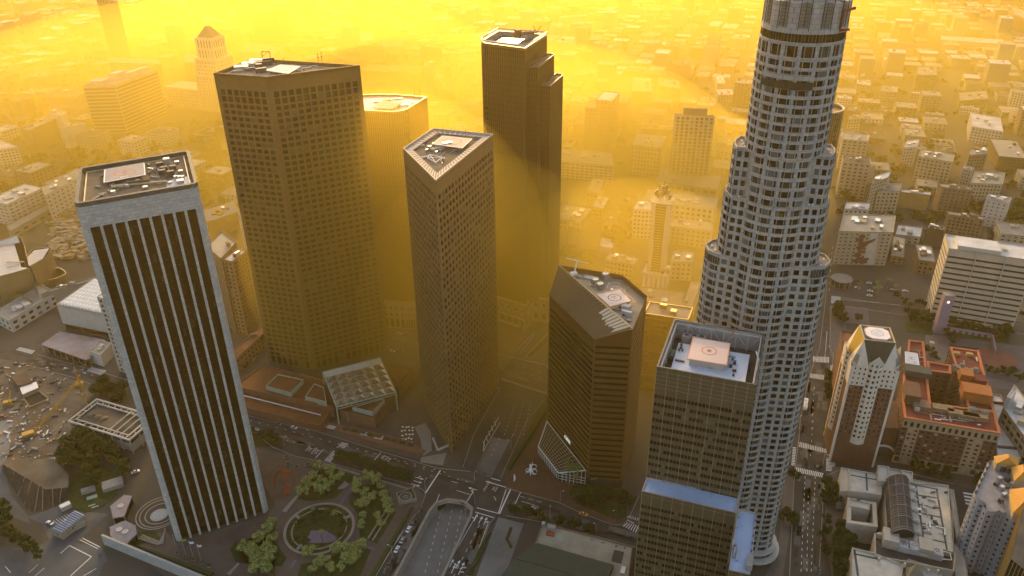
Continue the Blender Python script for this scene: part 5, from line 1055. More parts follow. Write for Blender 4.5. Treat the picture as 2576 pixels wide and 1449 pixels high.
# -- brick hotel with its tower
def brick_hotel():
    T=thing("hotel","big dark brick hotel with red-edged roofs around a dark court","hotel",q('r8',1900,350)); h=36
    rb=mat('hotelbrick',(.115,.062,.042),.95,.22,.5); tn=mat('terracotta',(.34,.26,.17),.9,.12,.4); rr=mat('redroof',(.15,.035,.025),.9,.25,.12); rc=mat('redcoping',(.40,.115,.05),.8,.15,.3)
    gl=[MT['glassA'],MT['glassB'],MT['cream']]
    FL,FR=q('r4',1440,1290,h),q('r4',2345,1440,h); BR_=q('r4',2135,660,h); wh=lambda x,y:q('r4',x,y,h)
    fr=[FL,FR,wh(2290,1235),wh(1420,1110)]; rw=[wh(2290,1235),wh(2140,665),wh(1865,625),wh(2040,1200)]; lw=[wh(1425,1110),wh(1690,1150),wh(1660,900),wh(1430,880)]
    mid=[wh(1660,905),wh(1450,870),wh(1480,560),wh(1625,580)]; link=[wh(1660,850),wh(1880,880),wh(1880,800),wh(1650,760)]
    wall=MB(); wins=[]; low=MB()
    # front wing: terracotta corners and centre bands, brick between
    V=ccw([Vector((p.x,p.y)) for p in fr]); 
    for i in range(4):
        a,b=V[i],V[(i+1)%4]; L=(b-a).length
        if L>30:
            seg=[(0,.07,1),(.07,.19,0),(.19,.70,1),(.70,.86,0),(.86,1,1)] if i in (0,2) or L>40 else [(0,1,1)]
            for s0,s1,m in seg:
                p,r=lerp(a,b,s0),lerp(a,b,s1); l=(r-p).length; facade(wall,wins,p,r,6,h-7,7,max(1,round(l/4.2)),wf=.5,hf=.5,rec=.3,mi=m)
            facade(wall,wins,a,b,h-7,h,1,round(L/3.6),wf=.5,hf=.62,rec=.4,mi=0,arch=True,mt=1); facade(wall,wins,a,b,0,6,1,round(L/5),wf=.6,hf=.7,rec=.6,mi=0)
        else: facade(wall,wins,a,b,0,h,9,max(1,round(L/4.2)),mi=1,mt=1)
    for poly,c in ((rw,9),(lw,9),(mid,9),(link,9)):
        W_=ccw([Vector((p.x,p.y)) for p in poly])
        for i in range(4): a,b=W_[i],W_[(i+1)%4]; L=(b-a).length; facade(wall,wins,a,b,0,h-.02,c,max(1,round(L/4.5)),wf=.4,hf=.45,mi=1,mt=1.5)
    wall.build("wall",[tn,rb],T); panes(wins,T,gl,cap=100,weights=[8,3,1])
    for k,poly in enumerate((fr,rw,lw,mid,link)):
        z=h-.6-.05*k; r=MB(); r.face([XY(p,z) for p in ccw(poly)]); r.build("roof",rr,T); r=MB(); r.ring(poly,1.5,z,h+.4+.03*k); r.build("cornice",rc,T)
    for x,y,s,hh,mm in ((1500,1090,(9,17,1),7,'hotelbrick'),(2100,1090,(17,12,1),7,'ochrelit'),(2010,920,(8,9,1),6,'ochrelit'),(1600,1190,(10,5,1),3,'tanbrick'),(1560,880,(16,9,1),5,'slate2'),(1800,1215,(12,6,1),3,'tanbrick'),(1990,1270,(18,5,1),3,'tanbrick'),(2130,960,(8,8,1),5,'redroof'),(1930,690,(4,3,1),2,'ochre'),(2050,700,(4,3,1),2,'ochre'),(1700,590,(3,3,1),1.5,'cream'),(1520,1030,(2,3,1),3,'cream'),(1560,1200,(3,4,1),2,'whitewall'),(2100,1290,(14,4,1),3,'tanbrick')):
        m={'ochrelit':mat('sunlitorange',(.33,.11,.03),.85,.15,.2),'slate2':mat('slategreen',(.08,.075,.06),.9,.15)}.get(mm) or MT.get(mm) or rr  # the orange is sunlight on left-facing walls, put into the whole block's colour
        b=MB(); b.box(XY(wh(x,y),h-.6),s[0],s[1],hh,-.36,0); b.build("rooftop_block",m,T)
    for x,y,r_ in ((1560,1150,3.2),(1615,1150,2.6),(1945,830,3),(1985,800,2.6),(2015,840,2.6),(2110,840,3),(2085,1215,4),(2195,1240,2.8),(1905,815,2)):
        c=wh(x,y); b=MB(); b.bar((c.x,c.y,h-.6),(c.x,c.y,h+1.6),r_,16,r_*.5); b.build("water_tank",mat('tankgrey',(.17,.16,.13),.8,.2),T)
    occ(fr); occ(rw); occ(lw)
    clutter(T,[Vector((p.x,p.y)) for p in fr],h-.6,26,9); clutter(T,[Vector((p.x,p.y)) for p in rw],h-.6,22,10); clutter(T,[Vector((p.x,p.y)) for p in mid],h-.6,14,11)
    # helipad on a frame over the left wing
    hp=[q('r4',1452,775,h+3),q('r4',1585,797,h+3),q('r4',1565,685,h+3),q('r4',1448,668,h+3)]
    o=helipad(T,hp,h-.6,3.6,mat('padgrey',(.5,.5,.53),.7,.12,.2),"",MT['greypaint'],rim=MT['whitepaint'],r=.02); c=centroid(hp); d=(hp[1]-hp[0]); ang=math.atan2(d.y,d.x)
    text("H",5.5,(c.x,c.y,h+3.06),ang+math.pi/2,MT['greypaint'],o,ext=.01); p=lerp(hp[0],hp[1],.82); text("PVT",2.0,(p.x,p.y+3,h+3.06),ang+math.pi/2,MT['greypaint'],o,ext=.01)
    p=lerp(hp[3],hp[2],.85); text("13",1.8,(p.x,p.y-1,h+3.06),ang,MT['greypaint'],o,ext=.01)
brick_hotel()
bldg("hotel_wing","low brick wing with a red-edged roof left of the pyramid-topped brick tower",(('r4',840,1290),('r4',870,830)),('r4',855,465),('r4',850,835),('r4',990,860),mat('wingbrick',(.14,.07,.045),.95,.2,.5),'roofbrown',bw=5,wf=.3,hf=.3,cap=30,units=3)
def pyramid_tower():
    H=92; T=thing("office_tower","brick and cream tower with steep gables, cut pyramid roof and white octagonal helipad","tower",q('r8',900,300))
    ze=76; base=[q('r8',800,285),q('r8',1130,290)]
    # plan from the eaves: front left, front right
    L,R=q('r4',948,800,ze),q('r4',1405,850,ze); L=Vector((L.x,L.y)); R=Vector((R.x,R.y)); d=(R-L); w=d.length; d.normalize(); n=Vector((-d.y,d.x)); dep=w*1.0
    X=lambda s,t,z=0:XY(L+d*s+n*t,z)
    bk=mat('towerbrick',(.135,.07,.045),.9,.18,.5); cr=mat('towercream',(.62,.56,.48),.85,.08,.4)
    wall=MB(); wins=[]
    # four sides: brick field, cream corner strip and rounded cream bay in the middle
    C4=[L,R,R+n*dep,L+n*dep]
    for i in range(4):
        a,b=C4[i],C4[(i+1)%4]; ww=(b-a).length; dd=(b-a)/ww; nr=Vector((dd.y,-dd.x))
        for s0,s1 in ((.05,.35),(.65,.95)):
            p,r=a+dd*ww*s0,a+dd*ww*s1; facade(wall,wins,p,r,24,62,11,3,wf=.38,hf=.46,rec=.3,mi=0); facade(wall,wins,p,r,62,ze,4,3,wf=.38,hf=.46,rec=.3,mi=1)
            wall.face([XY(p,0),XY(r,0),XY(r,24),XY(p,24)],0)
        for s0,s1 in ((0,.05),(.95,1)):
            p,r=a+dd*ww*s0,a+dd*ww*s1; wall.face([XY(p,0),XY(r,0),XY(r,ze),XY(p,ze)],1)
        p0,p1=a+dd*ww*.35,a+dd*ww*.65; pts=[lerp(p0,p1,k/6)+nr*(2.0*math.sin(math.pi*k/6)) for k in range(7)]
        for k in range(0,6): 
            wall.face([XY(pts[k],18),XY(pts[k+1],18),XY(pts[k+1],22),XY(pts[k],22)],1)
            if k%2==0:
                u,v=pts[k],pts[min(k+2,6)]; facade(wall,wins,u,v,22,ze+4,15,1,wf=.5,hf=.5,rec=.3,mi=1)
        wall.face([XY(p0,0),XY(p1,0),XY(p1,18),XY(p0,18)],0)
        # little gable over the bay
        m=(p0+p1)/2; wall.face([XY(p0+nr*1.2,ze+4),XY(p1+nr*1.2,ze+4),XY(m+nr*1.2,ze+9)],1); wall.face([XY(p0,ze),XY(p0+nr*1.2,ze+4),XY(p1+nr*1.2,ze+4),XY(p1,ze)],1)
        # corner gables: each corner carries a tall cream gable
    t_=16.0; q_=[Vector(p) for p in C4]; ctr=(q_[0]+q_[2])/2
    top=[lerp(ctr,p,.64) for p in q_]
    for i in range(4):
        p=q_[i]; a,b=q_[i-1],q_[(i+1)%4]; u=p+(a-p)*.36; v=p+(b-p)*.36; cpt=lerp(p,ctr,.0)
        apex=lerp(top[i],ctr,0)
        # chamfered corner face with windows rising to the roof corner
        e1,e2=p+(a-p)*.12,p+(b-p)*.12
        ee=MB(); facade(wall,wins,e1,e2,ze-14,ze+2,3,2,wf=.4,hf=.6,rec=.3,mi=1)
        g=MB(); k1,k2=XY(u,ze),XY(v,ze); ap=XY(top[i],H)
        g.face([XY(u,ze),XY(e1,ze),ap]); g.face([XY(e1,ze),XY(e2,ze),ap]); g.face([XY(e2,ze),XY(v,ze),ap]); g.build("corner_gable",cr,T)
        aw=MB()
        for s in (.3,.42,.54):
            pp=lerp(e1,e2,.5); z0=ze+2; c=lerp(XY(pp,ze),ap,.28); aw.face([c+Vector(((s-.42)*14*dd_,0,0)) if False else XY(lerp(XY(e1,0),XY(e2,0),.5+(s-.42)*3),0)*.0+lerp(XY(lerp(e1,e2,.5+(s-.42)*2.2),ze+1),ap,.02) for dd_ in (1,)][:1]*1+[lerp(XY(lerp(e1,e2,.5+(s-.42)*2.2+.1),ze+1),ap,.02),lerp(XY(lerp(e1,e2,.5+(s-.42)*2.2+.1),ze+1),ap,.38),lerp(XY(lerp(e1,e2,.5+(s-.42)*2.2),ze+1),ap,.38)])
        nr2=((p-ctr).normalized()*.15); aw.v=[(x+nr2.x,y+nr2.y,z+.1) for x,y,z in aw.v]; aw.build("gable_window",MT['glassA'],T)
    rf=mat('greenslate',(.065,.06,.045),.7,.12,.4)
    for i in range(4):
        a,b=q_[i],q_[(i+1)%4]; s=MB(); u=a+(b-a)*.36; v=b+(a-b)*.36; s.face([XY(u,ze),XY(v,ze),XY(top[(i+1)%4],H),XY(top[i],H)]); s.build("roof_slope",rf if i!=3 else mat('slopesunlit',(.30,.20,.03),.6,.08,.5),T)  # the left slope has the yellow sunlight painted into its base colour
    wall.build("wall",[bk,cr],T); panes(wins,T,[MT['glassA'],MT['glassB'],MT['glassC']],cap=100,weights=[7,3,2])
    r=MB(); r.ring(top,.6,H-1.5,H+.4); r.build("parapet",mat('olivecoping',(.35,.33,.2),.7,.1),T); r=MB(); r.face([XY(p,H-1.5) for p in ccw(top)]); r.build("roof",MT['greypaint'],T)
    sz=(top[1]-top[0]).length; hp=chamfer([lerp(ctr,p,.8) for p in top],sz*.18); b=MB(); b.prism(hp,H,H+.6); o=b.build("helipad",mat('padwhite2',(.62,.60,.64),.6,.1,.2),T); k=MB(); k.annulus((ctr.x,ctr.y),sz*.2,sz*.18,H+.65); k.annulus((ctr.x,ctr.y),sz*.1,sz*.09,H+.65); k.build("circle_marking",MT['greypaint'],o); text("01",1.8,(ctr.x,ctr.y,H+.66),math.atan2(d.y,d.x),MT['greypaint'],o,ext=.01)
    e=MB(); e.ring(hp,.35,H+.6,H+.68); e.build("edge_stripe",MT['redpaint'],o)
    # arched street gate and the blank brick base
    a,b2=q('r8',790,290),q('r8',1400,330); arch=q('r8',1215,345); dd=(b2-a).normalized(); nr=Vector((dd.y,-dd.x,0)); 
    pod=[a,b2,b2+n.to_3d()*30,a+n.to_3d()*30]; pb=MB(); pb.prism(pod,0,23); pb.build("podium",bk,T)
    ar=MB(); gl=MB(); R1,R2=8.0,9.4
    for k in range(14):
        t0,t1=math.pi*k/14,math.pi*(k+1)/14; f=lambda r,t,o:arch+dd*r*math.cos(t)+nr*o+Vector((0,0,2+r*math.sin(t)))
        ar.face([f(R1,t0,.6),f(R2,t0,.6),f(R2,t1,.6),f(R1,t1,.6)]); ar.face([f(R2,t0,0),f(R2,t1,0),f(R2,t1,.6),f(R2,t0,.6)])
    gl.face([arch+dd*R1*math.cos(t)+nr*.2+Vector((0,0,2+R1*math.sin(t))) for t in [math.pi*k/14 for k in range(15)]])
    ar.build("arch_surround",cr,T); gl.build("arch_glazing",mat('slateglass',(.05,.06,.055),.2,0),T)
    occ(pod); occ(C4)
pyramid_tower()
# -- the library of pale flat roofs, lower right
def library():
    T=thing("library","sprawling library of pale flat roofs around a long dark barrel-vaulted atrium","library",q('r8',1400,900)); cream=mat('librarywall',(.42,.38,.32),.9,.12,.3); rf=mat('libraryroof',(.46,.44,.39),.9,.22,.12)
    tape=mat('rooftape',(.06,.07,.065),.8,.1)
    def blk(pts,h,z0=0,parapet=.9,reg='r8',wm=None,rmat=None,nm="wing"):
        P=[q(reg,x,y,h) for x,y in pts]; V=ccw([Vector((p.x,p.y)) for p in P]); b=MB(); b.prism(V,z0,h-parapet,tmi=1); b.ring(V,.5,h-parapet,h); b.build(nm,[wm or cream,rmat or rf],T); return V
    blk([(852,430),(925,445),(920,655),(845,650)],15); V=blk([(925,445),(1235,500),(1232,690),(925,650)],17)
    blk([(1195,410),(1300,425),(1295,560),(1195,560)],20,nm="tower_block"); blk([(1300,440),(1420,460),(1420,530),(1295,520)],15); blk([(1420,455),(1525,475),(1520,580),(1425,560)],18,nm="tower_block")
    # court
    O=[(912,715),(1125,765),(1175,830),(1175,975),(915,945)]; V=ccw([Vector((q('r8',x,y,14).x,q('r8',x,y,14).y)) for x,y in ((912,715),(1180,760),(1195,990),(905,950))])
    b=MB(); b.ring(V,2.2,13,14); b.prism(V,0,13,top=False); I=inset(V,2.2)
    for i in range(4): b.face([XY(I[(i+1)%4],0),XY(I[i],0),XY(I[i],13.1),XY(I[(i+1)%4],13.1)])
    b.build("court_wing",cream,T); b=MB(); b.face([XY(p,.1) for p in I]); b.build("court_floor",MT['roofbrown'],T); blk([(915,718),(1120,762),(1118,830),(920,790)],14.6)
    # right flat roofs with dark tape lines
    P=blk([(1480,570),(1855,600),(1900,1225),(1530,1130)],18)
    for (x0,y0),(x1,y1) in (((1500,590),(1760,640)),((1550,600),(1620,1090)),((1745,640),(1845,1230)),((1560,690),(1750,720)),((1580,780),(1765,815)),((1590,860),(1780,900)),((1600,955),(1790,985)),((1620,1090),(1820,1135)),):
        a,c=q('r8',x0,y0,17.2),q('r8',x1,y1,17.2); d=(c-a).normalized()*.0; n=Vector((-(c-a).y,(c-a).x,0)).normalized()*.5; b=MB(); b.face([a-n,c-n,c+n,a+n]); b.build("roof_seam",tape,T)
    for (x0,y0),(x1,y1) in (((1085,470),(1095,650)),((940,505),(1190,550))):
        a,c=q('r8',x0,y0,16.2),q('r8',x1,y1,16.2); n=Vector((-(c-a).y,(c-a).x,0)).normalized()*.5; b=MB(); b.face([a-n,c-n,c+n,a+n]); b.build("roof_seam",tape,T)
    for x,y in ((1530,650),(1535,745),(1545,845),(1555,950),(1570,1055)):
        c=q('r8',x,y,17.1); b=MB(); b.disc(c,1.5,17.1,14,h=1.4); b.disc(c,.8,18.5,12,h=.8); b.build("roof_fan",MT['roofwhite'],T)
    for x,y,s in ((1710,670,(3,1,.6)),(1625,715,(2,1.4,.8)),(1720,815,(1.6,1,.6)),(1745,965,(1.6,1,.6)),(1830,670,(2,1,.8)),(1015,740,(2,1.2,1)),(1240,490,(3,1.2,.6))):
        b=MB(); b.box(q('r8',x,y,17.1),*s,.3); b.build("roof_machine",MT['darkmetal'],T)
    clutter(T,P,17.1,30,12)
    # barrel vault
    a0,a1,b0,b1=q('r8',1255,580,17),q('r8',1480,570,17),q('r8',1290,1090,17),q('r8',1535,1090,17); g=MB(); n,m=10,26; prev=None; ribs=MB()
    for j in range(m+1):
        s,e=lerp(a0,b0,j/m),lerp(a1,b1,j/m); ring=[lerp(s,e,(1-math.cos(math.pi*k/n))/2)+Vector((0,0,6.5*math.sin(math.pi*k/n))) for k in range(n+1)]
        if prev:
            for k in range(n): g.face([prev[k],prev[k+1],ring[k+1],ring[k]],(j//5)%2)
        else: g.face(ring)
        if j%5==0 or j==m: ribs.path([p+Vector((0,0,.15)) for p in ring],.35,4)
        else: ribs.path([p+Vector((0,0,.1)) for p in ring],.09,3)
        prev=ring
    g.face(list(reversed(prev))); g.build("vault_glazing",[mat('vaultdark',(.03,.026,.026),.5,.2,.5,.2),mat('vaultdark2',(.04,.036,.036),.5,.2,.5,.2)],T)
    for k in range(0,n+1,2): ribs.bar(lerp(a0,a1,(1-math.cos(math.pi*k/n))/2)+Vector((0,0,.1+6.5*math.sin(math.pi*k/n))),lerp(b0,b1,(1-math.cos(math.pi*k/n))/2)+Vector((0,0,.1+6.5*math.sin(math.pi*k/n))),.14,4)
    ribs.build("vault_ribs",mat('ribgrey',(.2,.19,.19),.6,.1),T); b=MB(); b.prism([a0,a1,b1,b0],0,17,top=False); b.build("vault_base",cream,T)
    # mechanical court with boxes and fans in front
    blk([(1165,1045),(1420,1100),(1400,1120),(1880,1210),(1925,1240),(1910,1400),(1170,1260)],17,parapet=3,rmat=MT['roofdark'],nm="plant_court")
    for x,y,s,hh in ((1300,1135,(8,10,1),6),(1625,1220,(7,9,1),6),(1215,1085,(3,3,1),2),(1520,1120,(8,4,1),3),(1720,1170,(8,3,1),3)):
        b=MB(); b.box(q('r8',x,y,14),s[0],s[1],hh,-.36); b.build("plant_room",cream,T)
    for x,y in ((1425,1190),(1518,1210),(1735,1260)):
        c=q('r8',x,y,14); bb=MB(); bb.box(c,5.6,6.5,4,-.36); o=bb.build("cooling_unit",MT['roofwhite'],T); f=MB(); f.annulus((c.x,c.y),2.2,1.8,18.4,18); f.disc(c,1.8,18.2,18,mi=1)
        for j in range(6): t=j*math.pi/3; f.face([(c.x,c.y,18.3),(c.x+1.7*math.cos(t),c.y+1.7*math.sin(t),18.3),(c.x+1.7*math.cos(t+.4),c.y+1.7*math.sin(t+.4),18.3)])
        f.build("fan",[MT['metal'],MT['darkmetal']],o)
    for k in range(5):
        b=MB(); b.path([q('r8',1560+k*9-k*2,1195+k*14,18),q('r8',1640+k*6,1205+k*14,18)],.2,4); b.build("pipe",MT['metal'],T)
    b=MB(); b.path([q('r8',1780,1215,18),q('r8',1870,1235,18),q('r8',1885,1300,18),q('r8',1790,1290,18)],.3,4); b.build("pipe",MT['metal'],T)
    blk([(955,1180),(1160,1230),(1430,1340),(1420,1470),(950,1500)],17); blk([(1480,1290),(1790,1380),(1790,1500),(1430,1500),(1430,1340)],15)
    for (x0,y0),(x1,y1) in (((975,1190),(1010,1449)),((970,1240),(1200,1290)),((1460,1300),(1440,1430))):
        a,c=q('r8',x0,y0,16.2),q('r8',x1,y1,16.2); n=Vector((-(c-a).y,(c-a).x,0)).normalized()*.6; b=MB(); b.face([a-n,c-n,c+n,a+n]); b.build("roof_seam",tape,T)
    c=q('r8',1530,1420,17); b=MB(); s=[q('r8',x,y,15) for x,y in ((1440,1400),(1600,1385),(1640,1480),(1450,1490))]; ap=c+Vector((0,0,7))
    for i in range(4): b.face([s[i],s[(i+1)%4],ap])
    b.build("tiled_pyramid",mat('tilemosaic',(.40,.30,.18),.7,.4,.8,c2=(.2,.2,.16)),T)
    for x,y in ((1200,1310),(1440,1360),(1660,1420),(1750,1425)):
        b=MB(); p=q('r8',x,y,17); b.box(p,1.2,1.2,2.5,.3); b.build("finial",MT['whitewall'],T)
    blk([(1840,800),(1900,830),(1905,1180),(1850,1180)],12); blk([(1860,630),(1905,640),(1990,1150),(1935,1145)],7,parapet=.6); blk([(1895,1145),(1990,1150),(2050,1500),(1920,1500)],8,parapet=.6)
    blk([(1530,545),(1860,600),(1850,640),(1500,575)],10,parapet=.6)
    occ([q('r8',850,430),q('r8',1900,600),q('r8',2000,1449),q('r8',950,1449)])
library()
def tiled_hotel():
    T=thing("hotel","pale blue-grey hotel with saw-toothed window bays and orange tiled roofs","hotel",q('r8',2300,1380)); h=46
    wm=mat('bluestone',(.36,.40,.47),.85,.1,.4); gl=[MT['glassA'],MT['glassB']]; wall=MB(); wins=[]
    A=[(2105,700),(2175,760),(2245,700),(2300,640)]
    pts=[q('r8',x,y,h) for x,y in ((2250,370),(2190,560),(2120,690))]
    o=[q('r8',2260,365,h),q('r8',2110,690,h),q('r8',2205,760,h),q('r8',2215,840,h),q('r8',2330,830,h),q('r8',2395,850,h),q('r8',2680,1000,h),q('r8',2680,450,h)]
    V=ccw([Vector((p.x,p.y)) for p in o])
    for i in range(len(V)):
        a,b=V[i],V[(i+1)%len(V)]; L=(b-a).length; k=max(1,int(L/6.0)); d=(b-a)/L; n=Vector((d.y,-d.x))
        for j in range(k):
            p0,p1,p2=a+d*(L*j/k),a+d*(L*(j+.5)/k)+n*1.4,a+d*(L*(j+1)/k)
            for u,v in ((p0,p1),(p1,p2)): facade(wall,wins,u,v,0,h,12,1,wf=.36,hf=.42,rec=.3,mt=2)
    wall.build("wall",wm,T); panes(wins,T,gl,cap=100)
    r=MB(); r.face([XY(p,h-1) for p in V]); r.build("roof",mat('terracegrey',(.2,.2,.23),.9,.2,.2),T)
    til=mat('orangetile',(.46,.24,.05),.8,.2,1.2)
    def hip(pts,h0,h1,k=.4):
        P=[q('r8',x,y,h0) for x,y in pts]; a,b=(P[0]+P[3])/2,(P[1]+P[2])/2; m0,m1=lerp(a,b,k*.6)+Vector((0,0,h1-h0)),lerp(a,b,1-k*.6)+Vector((0,0,h1-h0)); s=MB(); s.face([P[0],P[1],m1,m0]); s.face([P[1],P[2],m1]); s.face([P[2],P[3],m0,m1]); s.face([P[3],P[0],m0]); s.build("tiled_roof",til,T); b=MB(); b.prism([p*1.0 for p in inset(ccw(P),.6)],h-1,h0); b.build("upper_wall",MT['cream'],T)
    hip(((2275,330),(2300,400),(2500,425),(2520,350)),h+4,h+8); hip(((2440,430),(2470,560),(2620,560),(2620,420)),h+4,h+8); hip(((2425,640),(2455,860),(2640,880),(2640,620)),h+4,h+9)
    for x,y,hh in ((2360,470,3),(2330,550,2),(2400,560,2.5),(2350,640,2.5),(2370,700,2),(2450,600,2),(2420,480,2),(2340,760,2.5),(2300,600,2),(2400,620,1.5)):
        b=MB(); b.box(q('r8',x,y,h-1),2.4,1.8,hh,.3); b.build("rooftop_unit",MT['metal'] if int(x)%20 else MT['darkmetal'],T)
    b=MB(); b.prism([q('r8',x,y,h-.6) for x,y in ((2320,735),(2370,740),(2365,770),(2320,765))],h-1,h-.5); b.build("rooftop_pool",MT['poolwater'],T); occ(o)
tiled_hotel()
def corner_tower():
    T=thing("office_tower","dark tower of golden sunlit vertical mullions cut off by the lower right corner","tower",q('r8',2500,1449)); h=60; o=[q('r8',x,y,h) for x,y in ((2575,760),(2440,1290),(2700,1500),(2800,900))]
    V=ccw([Vector((p.x,p.y)) for p in o]); glass_tower(T,V,0,h,[MT['stripglass2'],MT['stripglass3']],mat('sunlitmullion',(.5,.36,.16),.5,.1,1,.4,.2),1.8,.6,4,.3); r=MB(); r.face([XY(p,h) for p in V]); r.build("roof",MT['roofdark'],T)  # orange sun on the mullions is put into their base colour
corner_tower()
bldg("office_block","white concrete block with deep window bays and a leaning lift tower, right edge",26,('r4',2470,970),('r4',2375,1200),('r4',2640,1560),'cream','roofwhite',fh=5,bw=6,wf=.7,hf=.6,cap=40,units=6)
bldg("lift_tower","plain white lift tower at the corner of the deep-windowed white block",34,('r4',2460,1000),('r4',2400,1090),('r4',2440,1110),'whitewall','roofwhite',style='blank',units=0)
T,P,h=bldg("low_building","long white roof dotted with small black vents, between the brick hotel and right edge",14,('r4',2265,1060),('r8',2310,330),('r8',2540,350),'palewall','roofwhite',style='blank',units=0,D=('r4',2345,1070))
for k in range(22):
    u,v=(.15 if k%2 else .85),(k//2+.5)/11; c=lerp(lerp(P[0],P[1],u),lerp(P[3],P[2],u),v); b=MB(); b.box(XY(c,h-.9),1.6,1.6,1.1,.2); b.build("roof_vent",MT['darkmetal'],T)
# -- low buildings in the foreground
def club_roof():
    T=thing("club_building","low building with a stained pale flat roof and a big dark green sloping roof","building",q('r7',700,1300)); h=13
    o=[q('r7',x,y,h) for x,y in ((395,950),(1240,1170),(1190,1560),(270,1300))]; V=ccw([Vector((p.x,p.y)) for p in o]); b=MB(); b.prism(V,0,h-.8,top=False); b.ring(V,.5,h-.8,h); b.build("wall",MT['tanbrick'],T); r=MB(); r.face([XY(p,h-.8) for p in V]); r.build("roof",mat('stainroof',(.40,.36,.27),.9,.3,.09,c2=(.24,.21,.15)),T)
    g=mat('greenroof',(.045,.062,.045),.7,.12,.3); z=h+2.0; G=[q('r7',x,y,z) for x,y in ((350,1140),(1065,1345),(980,1520),(140,1285))]; s=MB(); s.face([G[0],G[1],G[2],G[3]]); low=[q('r7',x,y,h-.5) for x,y in ((320,1140),(1075,1370))]; 
    s.prism(G,h-.8,z-.01,top=False); s.build("green_roof",g,T); G2=[q('r7',x,y,z+1.2) for x,y in ((140,1290),(760,1460),(700,1640),(-120,1600))]; s=MB(); s.prism(G2,h-4,z+1.2); s.build("green_roof",g,T)
    for x,y,sz,m in ((470,1060,(4.5,2.5,1.2),mat('tarpred',(.3,.06,.03),.8,.2)),(480,1010,(4.5,3,2.4),MT['concrete']),(405,975,(1.6,2.2,2),MT['metal']),(1100,1270,(5.5,8,.5),MT['roofdark']),(1150,1400,(2.4,5,.8),MT['metal']),(1085,1175,(.8,.8,.6),MT['darkmetal']),(1165,1190,(.8,.8,.5),MT['darkmetal']),(960,1140,(2,.4,.2),MT['darkmetal']),(860,1110,(1,.4,.2),MT['darkmetal'])):
        c=MB(); c.box(q('r7',x,y,h-.8),*sz,-.33); c.build("rooftop_unit",m,T)
    occ(o)
club_roof()
def framed_hall():
    T=thing("low_hall","low hall with a pale concrete roof frame, brown roof and dark panels, behind the trees","hall",q('r5',1000,300)); h=12
    o=[q('r1',630,1315,h),q('r5',1210,178,h),q('r5',1345,70,h),q('r1',905,1105,h)]; o[2]=o[1]+o[3]-o[0]; V=ccw([Vector((p.x,p.y)) for p in o]); fr=mat('paleconcrete',(.42,.40,.36),.85,.12,.4)
    b=MB(); b.ring(V,1.1,h-1.2,h); b.ring(inset(V,3.6),.7,h-1.1,h-.1); O,I=inset(V,.6),inset(V,3.9)
    for i in range(4):
        n=max(4,int((O[(i+1)%4]-O[i]).length/6))
        for k in range(n+1): b.bar(XY(lerp(O[i],O[(i+1)%4],k/n),h-.6),XY(lerp(I[i],I[(i+1)%4],k/n),h-.6),.4,4)
    b.build("roof_frame",fr,T); b=MB(); b.prism(inset(V,1.6),0,h-4.5,top=False); b.face([XY(p,h-1.6) for p in inset(V,4.2)],1); b.build("wall",[fr,MT['roofbrown2']],T)
    w=MB(); J=inset(V,1.2)
    for i in range(4):
        n=max(3,int((J[(i+1)%4]-J[i]).length/7))
        for k in range(n):
            a,c=lerp(J[i],J[(i+1)%4],(k+.06)/n),lerp(J[i],J[(i+1)%4],(k+.94)/n); p=MB(); p.face([XY(a,h-4.6),XY(c,h-4.6),XY(c,h-1.2),XY(a,h-1.2)]); p.build("wall_panel",MT['darkbrown'],T)
            p=MB(); p.bar(XY(lerp(V[i],V[(i+1)%4],k/n),0),XY(lerp(V[i],V[(i+1)%4],k/n),h-1.2),.35,4); p.build("column",fr,T)
    for t in (.62,.72,.82,.92):
        a,c=lerp(o[0],o[1],t),lerp(o[3],o[2],t); p=MB(); p.bar(XY(a,h-.4),XY(c,h-.4),.5,4); p.build("roof_beam",fr,T)
    for k,u in enumerate((.42,.52,.62)):
        c=lerp(lerp(o[0],o[1],.12+.1*k+.05),lerp(o[3],o[2],.12+.1*k+.05),.45); p=MB(); p.bar(XY(c,h-1.6),XY(c,h-.2),3.0,14,1.2); p.build("roof_dome",mat('domebrown',(.16,.13,.10),.9,.1),T,smooth=True)
    occ(o)
framed_hall()
